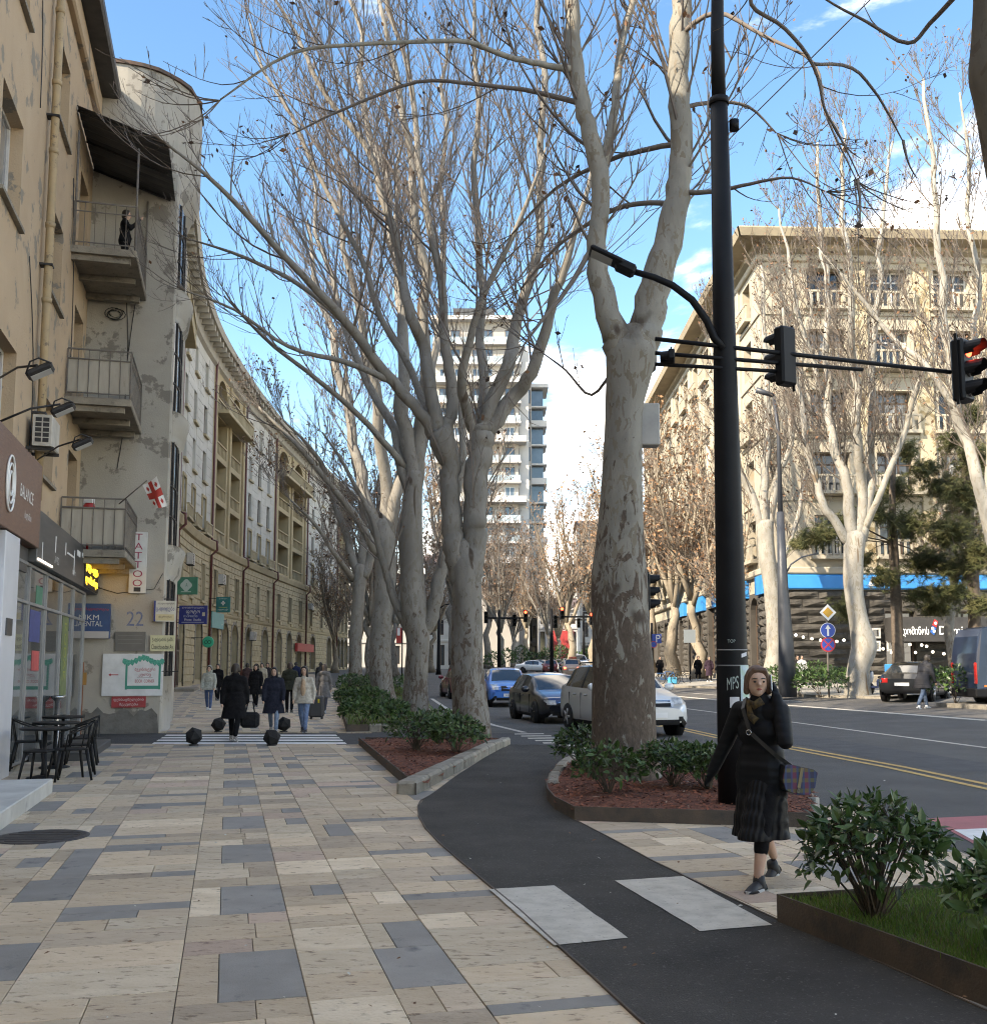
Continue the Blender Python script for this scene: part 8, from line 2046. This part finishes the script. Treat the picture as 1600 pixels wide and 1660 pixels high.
def puffer(name, c, ax='Z', sc_=5.2, st=.14):
    if 'puffer ' + name in MATS: return MATS['puffer ' + name]
    m = M('puffer ' + name, c, rough=.6, spec=.2); n, l = m.node_tree.nodes, m.node_tree.links; w = n.new('ShaderNodeTexWave'); tc = n.new('ShaderNodeTexCoord'); w.bands_direction = ax; w.inputs['Scale'].default_value = sc_; w.inputs['Distortion'].default_value = 1.0
    b = n.new('ShaderNodeBump'); b.inputs['Strength'].default_value = st; b.inputs['Distance'].default_value = .03; l.new(tc.outputs['Object'], w.inputs[0]); l.new(w.outputs[1], b.inputs['Height']); l.new(b.outputs[0], n['Principled BSDF'].inputs['Normal']); return m
def person(label, loc, rz, H=1.66, coat=(.02, .02, .022), clen=.55, legs=(.02, .02, .022), hair=(.02, .015, .012), hl='short', shoes=(.5, .5, .5), step=.28, arms=((.1, -.05), (-.12, .05)), vox=.024, hood=False, bulk=1.0, open_=None, pose=None, mat=None, lean=0.0, group=None, up=None, bare=0.0, flare=.012, armx=0.0, skirt=0.0, turn=0.0):
    """local +Y is the way the person faces; arms are forward offsets of (elbow, hand)"""
    o = thing('person', label, 'person', loc, rz, group); s = H/1.66; V = lambda x, y, z: (x*s, y*s, z*s)
    ln = lambda z: lean*max(0, z - .85)
    P = lambda x, y, z: V(x, y + ln(z), z)
    cm = mat or cloth('coat' + str(coat), coat); body = Fuse(o, 'body', [SKIN, cloth('legs' + str(legs), legs), cm], vox*.8)
    hipz = .87
    for sg, f in ((-1, step), (1, -step)):
        hip, kn, an = P(sg*.09, 0, hipz), V(sg*.095, f*.55 + .03, .48), V(sg*.09, f - (.06 if f < 0 else 0), .10 + (.05 if f < -.1 else 0))
        body.cap(hip, kn, .092*s, .066*s, 1)
        if bare: body.cap(kn, lerp3(kn, an, 1 - bare), .064*s, .056*s, 1); body.cap(lerp3(kn, an, 1 - bare), an, .05*s, .036*s, 0)
        else: body.cap(kn, an, .068*s, .052*s, 1)
        fx, fy, fz = an[0]/s, an[1]/s, an[2]/s
        mb = MB(Matrix.Translation(V(fx, fy, 0)) @ Matrix.Rotation(0 if f > 0 else radians(-22), 4, 'X')); zb = .0 if f > 0 else .0
        mb.smooth = True; mb.lathe([(.001, 0), (.045*s, 0), (.05*s, .02*s), (.047*s, .06*s), (.04*s, .11*s)], (0, -.01*s, .004), 12)
        prof = [(-.075, .036, .05), (-.03, .042, .075), (.04, .044, .07), (.11, .048, .05), (.165, .036, .03), (.185, .012, .014)]; R = []
        for y, w, h in prof: R.append([mb.vert((w*s*cos(a), y*s, .004 + (h*s*sin(a) if sin(a) > 0 else 0))) for a in [2*pi*i/12 for i in range(12)]])
        for A, B in zip(R, R[1:]):
            for i in range(12): mb.face((A[i], A[(i+1) % 12], B[(i+1) % 12], B[i]))
        mb.face(R[0]); mb.face(R[-1][::-1]); sh_ = part(o, 'shoe', mb, M('shoe' + str(shoes), shoes, rough=.6))
        mb = MB(mb.M); mb.prism([(.05*s*cos(2*pi*i/14)*(1 if sin(2*pi*i/14) < 0 else .95), .055*s + .135*s*sin(2*pi*i/14)) for i in range(14)], -.004, .022*s); part(sh_, 'sole', mb, M('sole', (.55, .55, .53), rough=.7))
    body.cap(P(-.05, 0, hipz + .02), P(.05, 0, hipz + .02), .125*s, .125*s, 1); body.cap(P(0, 0, hipz + .1), P(0, 0, 1.32), .11*s, .11*s, 2)
    body.cap(P(0, .0, 1.36), P(0, .02, 1.46), .052*s, .05*s)
    hc = P(0, .035, 1.545); ct, sn = cos(turn), sin(turn); h = lambda x, y, z: (hc[0] + (x*ct - y*sn)*s, hc[1] + (x*sn + y*ct)*s, hc[2] + z*s)
    body.ell(hc, .078*s, .088*s, .112*s); body.cap(h(0, .03, -.06), h(0, .05, -.078), .046*s, .032*s); body.cap(h(0, .02, .02), h(0, .035, .02), .07*s, .066*s)
    body.cap(h(0, .085, .012), h(0, .108, -.022), .010*s, .015*s)
    for sg in (-1, 1): body.ell(h(sg*.078, -.005, -.01), .012*s, .02*s, .03*s)
    # coat
    C = Fuse(o, 'coat', [cm], vox)
    bw = bulk; C.cap(P(-.10, 0, 1.31), P(.10, 0, 1.31), .088*s*bw, .088*s*bw); C.cap(P(-.055, 0, 1.15), P(.055, 0, 1.15), .125*s*bw, .125*s*bw); C.cap(P(-.05, 0, .98), P(.05, 0, .98), .125*s*bw, .125*s*bw); C.cap(P(-.055, 0, hipz), P(.055, 0, hipz), .145*s*bw, .145*s*bw)
    zend = hipz - clen*.93; C.cut = zend*s
    if clen > .1:
        k = 4
        for i in range(k): z = hipz + (zend - hipz)*(i+1)/k; w = .06 + flare*i; C.cap(P(-w, 0, z), P(w, 0, z), (.145 + flare*.5*i)*s*bw, (.145 + flare*.5*i)*s*bw)
    if skirt:
        Sk = Fuse(o, 'skirt', [puffer('pleated', coat, 'X', 9.0, .5)], vox); Sk.cut = skirt*s; Sk.it = 16
        for i in range(5): z = .84 + (skirt - .84)*i/4; Sk.cap(P(-.06 - .008*i, .012*i, z), P(.06 + .008*i, .012*i, z), (.128 + .004*i)*s, (.128 + .004*i)*s); Sk.cap(P(-.03, -.03*i, z), P(-.03, .055*i, z), .12*s, .13*s)
    C.cap(P(0, -.01, 1.36), P(0, 0, 1.42), .085*s*bw, .072*s*bw)
    if hood == 'down': C.cap(P(-.08, -.08, 1.37), P(.08, -.08, 1.37), .07*s, .07*s)
    hands = []
    for sg, (fe, fh) in zip((-1, 1), arms):
        sh = P(sg*.175, 0, 1.325); ax = armx if sg > 0 else 0; el = P(sg*(.245 + ax*.7), fe, 1.06); wr = P(sg*(.25 + ax*1.7), fh + fe, .83)
        if up and up[0] == sg: el = P(sg*.27, up[1], 1.10); wr = P(sg*.145, up[1] + up[2], up[3])
        C.cap(sh, el, .068*s*bw, .058*s*bw); C.cap(el, wr, .056*s*bw, .044*s*bw)
        d = (Vector(wr) - Vector(el)).normalized(); w = Vector(wr); sd = d.cross(Vector((0, 1, 0))); sd = sd.normalized() if sd.length > .1 else Vector((1, 0, 0)); hm = bare and up
        Hn = C if (hm) else body
        Hn.cap(tuple(w), tuple(w + d*.075*s), .026*s, .03*s)
        fw = sd.cross(d).normalized()
        for q in range(4): b = w + d*.08*s + fw*(q - 1.5)*.017*s; m_ = b + d*.038*s; Hn.cap(tuple(b), tuple(m_), .010*s, .0095*s); Hn.cap(tuple(m_), tuple(m_ + (d*.6 - sd*sg*.35)*.034*s*(1 - .12*abs(q - 1.2))), .0095*s, .0075*s)
        tb_ = w + d*.02*s + fw*.028*s; Hn.cap(tuple(tb_), tuple(tb_ + (d*.75 + fw*.6)*.055*s), .012*s, .009*s); hands.append(w)
    if open_:
        F = Fuse(o, 'sweater', [cloth('sw' + str(open_), open_)], vox); F.ell(P(0, .085*bw, 1.10), .075*s, .085*s, .27*s)
    # hair
    Hh = Fuse(o, 'hair', [M('hair' + str(hair), hair, tuple(x*1.8 for x in hair), rough=.5, scale=30, stretch=(6, 6, 1))], vox*.8)
    Hh.ell(h(0, -.026, .036), .092*s, .095*s, .1*s); Hh.cap(h(-.05, .05, .092), h(.03, .052, .098), .024*s, .024*s)
    low = {'short': -.05, 'bob': -.075, 'long': -.26}[hl]
    for sg in (-1, 1): Hh.cap(h(sg*.068, -.01, .04), h(sg*.084, -.01, low), .034*s, .028*s); Hh.cap(h(sg*.06, .045, .072), h(sg*.088, .018, low*.5), .02*s, .018*s)
    Hh.cap(h(0, -.06, .02), h(0, -.07, low*1.15), .066*s, .056*s)
    if hood == 'up':
        Ho = Fuse(o, 'hood', [cm], vox); Ho.ell((hc[0], hc[1] - .045*s, hc[2] + .03*s), .112*s, .10*s, .13*s); Ho.cap((hc[0] - .06*s, hc[1] - .02*s, hc[2] - .08*s), (hc[0] + .06*s, hc[1] - .02*s, hc[2] - .08*s), .07*s, .07*s)
    # face
    fc = M('eye dark', (.02, .015, .012), rough=.3)
    for sg in (-1, 1):
        mb = MB(); mb.ball(h(sg*.033, .086, .004), .0125*s, 8, 6, sc=(1.1, .6, .62)); part(o, 'eye', mb, fc)
        mb = MB(); mb.tube([h(sg*.014, .1, .026), h(sg*.036, .096, .031), h(sg*.055, .08, .024)], .0042*s, 5); part(o, 'eyebrow', mb, fc)
    mb = MB(); mb.ball(h(0, .092, -.055), .021*s, 8, 6, sc=(1.1, .5, .42)); part(o, 'mouth', mb, M('lips', (.36, .12, .10), rough=.5))
    o['hands'] = 0; del o['hands']
    return o, hands, P
def flush():
    obs = []
    for f in RM:
        me = f.mb.mesh(f.name, f.mats); ob = bpy.data.objects.new('tmp', me); COL.objects.link(ob)
        m = ob.modifiers.new('r', 'REMESH'); m.mode = 'VOXEL'; m.voxel_size = f.vox; m = ob.modifiers.new('s', 'SMOOTH'); m.factor = .5; m.iterations = f.it
        obs.append(ob)
    dg = bpy.context.evaluated_depsgraph_get()
    for f, ob in zip(RM, obs):
        me = bpy.data.meshes.new_from_object(ob.evaluated_get(dg)); me.name = f.name
        if len(f.mats) > 1:
            me.materials.clear(); [me.materials.append(m) for m in f.mats]
            for p in me.polygons:
                c = p.center; best, bi = 9, 0
                for a, b, ra, rb, mi in f.seg:
                    d = b - a; t = max(0, min(1, (c - a).dot(d)/max(1e-9, d.length_squared))); q = (c - a - d*t).length - (ra + (rb-ra)*t)
                    if q < best: best, bi = q, mi
                p.material_index = bi
        if f.cut is not None:
            import bmesh as _b; bm = _b.new(); bm.from_mesh(me); r_ = _b.ops.bisect_plane(bm, geom=bm.verts[:] + bm.edges[:] + bm.faces[:], plane_co=(0, 0, f.cut), plane_no=(0, 0, 1), clear_inner=True); _b.ops.holes_fill(bm, edges=[e for e in r_['geom_cut'] if isinstance(e, _b.types.BMEdge)]); bm.to_mesh(me); bm.free()
        me.polygons.foreach_set('use_smooth', [True]*len(me.polygons)); part(f.root, f.name, me, None)
        old = ob.data; bpy.data.objects.remove(ob); bpy.data.meshes.remove(old)
    RM.clear()
DK = (.005, .005, .006); JEAN = (.10, .15, .24); GP = 'people walking at the zebra crossing'
def gl2(px, py): return G(px, py, .022)
# the woman on the phone in the foreground
w, hd, P = person('woman in black puffer coat talking on a phone beside the mast', gl2(1240, 1432), pi - .72, 1.62, DK, .24, DK, (.075, .04, .025), 'bob', (.02, .02, .022), .28, ((-.02, .04), (-.02, .04)), vox=.013, hood='down', bulk=1.06, mat=puffer('black', (.004, .0045, .006)), up=(-1, .14, -.13, 1.42), bare=.5, flare=-.004, armx=.10, skirt=.36, turn=.62)
s = 1.62/1.66
mb = MB(Matrix.Translation((-.092*s, -.005*s, 1.53*s)) @ Matrix.Rotation(.62, 4, 'Z') @ Matrix.Rotation(.2, 4, 'X')); mb.rbox(-.006, .006, -.035, .035, -.07, .07, .005); solo('mobile_phone', mb, M('phone silver', (.3, .3, .32), rough=.2, metal=.5), 'phone held to the ear of the woman in black', 'phone').matrix_world = tmat(w)
mb = MB(); mb.tube([P(-.05, .06, 1.40), P(0, .095, 1.36), P(.05, .06, 1.40), P(.03, .09, 1.28), P(-.02, .10, 1.24)], .035, 10); part(w, 'scarf', mb, M('ochre scarf', (.13, .085, .03), (.03, .02, .012), rough=.9, scale=30))
# shoulder bag
bag = thing('shoulder_bag', 'tartan flap shoulder bag on a black strap across the woman in black', 'bag', w.location, pi - .72); S_ = lambda x, y, z: (x*s, y*s, z*s)
TART = M('tartan', (.035, .035, .07), rough=.8); n_, l_ = TART.node_tree.nodes, TART.node_tree.links; tc = n_.new('ShaderNodeTexCoord'); col = None
for ax, sc_, c_ in (('X', 5, (.20, .03, .06)), ('Z', 4.2, (.13, .13, .03)), ('X', 11, (.03, .06, .16))):
    wv = n_.new('ShaderNodeTexWave'); wv.bands_direction = ax; wv.inputs['Scale'].default_value = sc_; l_.new(tc.outputs['Object'], wv.inputs[0]); mr = n_.new('ShaderNodeMapRange'); mr.inputs[1].default_value = .6; mr.inputs[2].default_value = .75; mr.inputs[4].default_value = .6; l_.new(wv.outputs[1], mr.inputs[0]); mx_ = n_.new('ShaderNodeMix'); mx_.data_type = 'RGBA'; l_.new(mr.outputs[0], mx_.inputs[0]); mx_.inputs[7].default_value = (*c_, 1)
    if col: l_.new(col, mx_.inputs[6])
    else: mx_.inputs[6].default_value = (.035, .035, .07, 1)
    col = mx_.outputs[2]
l_.new(col, n_['Principled BSDF'].inputs['Base Color'])
bc = Matrix.Translation(S_(-.27, -.02, .80)) @ Matrix.Rotation(.92, 4, 'Z') @ Matrix.Rotation(-.22, 4, 'Y')
def dsh(r): return [(-.135*r, .09*r), (-.135*r, -.02*r), (-.10*r, -.085*r), (0, -.105*r), (.10*r, -.085*r), (.135*r, -.02*r), (.135*r, .09*r), (.10*r, .105*r), (-.10*r, .105*r)]
def plate_(mb, P_, y0, y1):
    A = [mb.vert((x, y0, z)) for x, z in P_]; B = [mb.vert((x, y1, z)) for x, z in P_]; mb.face(A); mb.face(B[::-1])
    for i in range(len(A)): j = (i+1) % len(A); mb.face((A[i], B[i], B[j], A[j]))
mb = MB(bc); plate_(mb, dsh(1), -.045, .045); part(bag, 'bag_body', mb, M('black leather', (.014, .014, .015), rough=.45)); mb = MB(bc); plate_(mb, dsh(.97), .046, .058); part(bag, 'flap', mb, TART); mb = MB(bc); mb.box(-.012, .012, .059, .068, -.09, -.05); part(bag, 'clasp', mb, M_CHR)
mb = MB(bc); mb.box(-.012, .012, .059, .063, -.05, .10); part(bag, 'flap_strap', mb, M('tan strap', (.2, .16, .09)))
mb = MB(); st_ = [S_(-.25, .02, .91), S_(-.17, .12, 1.0), S_(0, .175, 1.16), S_(.085, .12, 1.34), S_(.11, .03, 1.415), S_(.10, -.10, 1.37)]
for a, b in zip(st_, st_[1:]):
    a, b = Vector(a), Vector(b); d = (b-a).normalized(); sd = d.cross(Vector((0, 1, .3))).normalized()*.014; up_ = Vector((0, .008, 0)); mb.poly((a - sd, a + sd, b + sd, b - sd)); mb.poly((a - sd + up_, b - sd + up_, b + sd + up_, a + sd + up_))
part(bag, 'strap', mb, M('black leather', ()))
mb = MB(); mb.tube([S_(.005 + .02*cos(t), .19, 1.16 + .02*sin(t)) for t in [2*pi*i/10 for i in range(11)]], .004, 4); part(bag, 'buckle', mb, M_CHR)
# pedestrians at the crossing
person('woman in long black coat walking away over the zebra crossing', gl2(379, 1201), .05, 1.68, DK, .42, DK, (.025, .018, .014), 'short', (.3, .28, .26), .22, ((-.06, -.04), (.06, .04)), bulk=1.22, group=GP)
b = gl2(405, 1178); mb = MB(); mb.rbox(-.2, .2, -.12, .12, .0, .34, .06); mb.v = [(x, y, z + .28) for x, y, z in mb.v]; o = thing('shopping_bag', 'big black bag carried by the woman on the zebra crossing', 'bag', Vector((-5.38, 22.75, .02))); part(o, 'bag_body', mb, cloth('bag', (.012, .012, .013))); mb = MB(); mb.tube([(-.1, 0, .6), (-.05, 0, .85), (.05, 0, .85), (.1, 0, .6)], .014, 6); part(o, 'handle', mb, cloth('bag', ()))
person('young woman in pale grey hooded jacket at the left of the pavement', gl2(338, 1151), pi, 1.64, (.27, .28, .25), .12, (.06, .09, .17), (.03, .02, .015), 'short', (.6, .6, .6), .10, ((.05, .1), (.05, .1)), hood='up', bulk=1.2, group=GP)
person('woman in dark navy fur coat looking down at the middle bollard', gl2(443, 1187), pi + .1, 1.60, (.014, .016, .026), .42, (.16, .21, .28), (.015, .012, .011), 'long', (.4, .4, .4), .2, ((.06, .12), (.06, .05)), bulk=1.22, lean=.08, group=GP)
person('young woman in open cream jacket over beige sweater and jeans', gl2(492, 1187), pi - .1, 1.63, (.36, .33, .28), .16, (.12, .17, .27), (.012, .01, .009), 'long', (.03, .03, .035), .18, ((-.05, .05), (.02, .06)), open_=(.34, .24, .16), group=GP)
person('woman in grey hooded coat walking away with a suitcase', gl2(524, 1157), .0, 1.70, (.12, .115, .115), .36, (.05, .05, .06), (.03, .02, .015), 'long', (.5, .5, .5), .2, ((-.02, .0), (-.02, .02)), hood='down', group=GP)
q = gl2(513, 1166); o = thing('suitcase', 'dark grey wheeled suitcase beside the woman in grey', 'suitcase', q)
mb = MB(); mb.rbox(-.23, .23, -.14, .14, .06, .72, .05); part(o, 'shell', mb, M('suitcase shell', (.045, .047, .05), rough=.5)); mb = MB(); mb.tube([(-.1, .1, .7), (-.1, .1, 1.02), (.1, .1, 1.02), (.1, .1, .7)], .012, 5); part(o, 'handle', mb, M_IRON)
for sx in (-1, 1):
    for sy in (-1, 1): mb = MB(); mb.lathe([(.035, -.015), (.035, .015)], (sx*.17, sy*.09, .035), 10, axis='x'); part(o, 'wheel', mb, M_TYR)
mb = MB(); mb.box(.06, .11, -.146, -.141, .5, .62); part(o, 'luggage_tag', mb, M('yellow tag', (.5, .4, .03)))
person('man in dark olive jacket seen from behind', gl2(469, 1156), .1, 1.76, (.022, .024, .018), .12, DK, (.04, .025, .018), 'short', (.03, .03, .03), .12, ((.02, .02), (.02, .02)), bulk=1.2, group=GP)
person('tall woman in black hooded coat left of the fur coat', gl2(414, 1146), pi, 1.70, DK, .42, DK, (.015, .012, .01), 'long', (.04, .04, .045), .2, ((.04, .06), (-.02, .03)), hood='up', bulk=1.15, group=GP)
for px, py, c, fc_, lb in ((352, 1136, DK, pi, 'person in black behind the woman in pale grey'), (433, 1128, (.02, .018, .022), pi, 'person in dark coat far behind the fur coat'), (479, 1122, (.015, .02, .05), 0, 'distant person in navy jacket walking away'), (424, 1130, (.3, .26, .2), pi, 'distant person in light coat behind the hooded woman'), (400, 1131, (.05, .03, .03), 0, 'distant person with pink cap seen beside the black coat'), (519, 1124, (.03, .03, .032), 0, 'distant dark figure right of the suitcase woman')):
    person(lb, gl2(px, py), fc_, 1.68, c, .3, DK, (.02, .015, .012), 'short', (.1, .1, .1), .15, vox=.035, bulk=1.15, group=GP)
# across the road
p = G(1497, 1149); person('man in black puffer coat and jeans bending at the black sedan', p, -1.1, 1.78, DK, .26, (.06, .085, .13), (.03, .025, .02), 'short', (.6, .6, .6), .26, ((.1, .12), (.12, .16)), vox=.026, bulk=1.25, mat=puffer('slate', (.03, .03, .034)), lean=.35)
for px, py, c, lb in ((1150, 1106, (.03, .018, .028), 'person in long dark coat by the side door of the corner building'), (1132, 1103, DK, 'person in black leaning at the doorway of the corner building'), (1070, 1100, DK, 'dark figure standing left of the bicycles')): person(lb, G(px, py, .1), pi + .3, 1.68, c, .5, DK, vox=.04, step=.04)
for px, c, lb in ((1294, (.014, .014, .016), 'person in black behind the clipped bushes'), (1301, (.4, .4, .4), 'person in white beside the one behind the clipped bushes')): q = G(px, 1112, .1); person(lb, q, pi, 1.66, c, .2, DK, vox=.04, step=.05)
person('person in black holding a phone on the top balcony', fmA(-1.2, 11.15, .95), -1.3, 1.70, DK, .05, DK, (.02, .015, .012), 'short', (.1, .1, .1), .03, vox=.03, up=(1, .15, .2, 1.4), bulk=.98)
flush()
# ================================================================ small litter
rgl = random.Random(31); mb = MB()
for _ in range(150):
    px, py = rgl.uniform(20, 1580), 1230 + 430*rgl.random()**1.4
    g = G(px, py, .038); s_ = rgl.uniform(.006, .02)*(.6 + .05*g.y)
    if inpoly((g.x, g.y), [(q.x, q.y) for q in g3]) or inpoly((g.x, g.y), [(q.x, q.y) for q in P2b]) or g.x < -6: continue
    a = rgl.uniform(0, 6.3); u, v = Vector((cos(a), sin(a), rgl.uniform(0, .3)))*s_, Vector((-sin(a), cos(a), rgl.uniform(0, .3)))*s_*.6
    mb.poly((g - u, g - v, g + u, g + v + Vector((0, 0, .004))), 0 if rgl.random() < .6 else 1)
tag(struct('fallen_leaves', mb, [M('dry leaf', ()), M('paper scrap', (.5, .48, .42))], 'stuff'), 'small dry leaves and scraps scattered on the path and paving', 'litter')
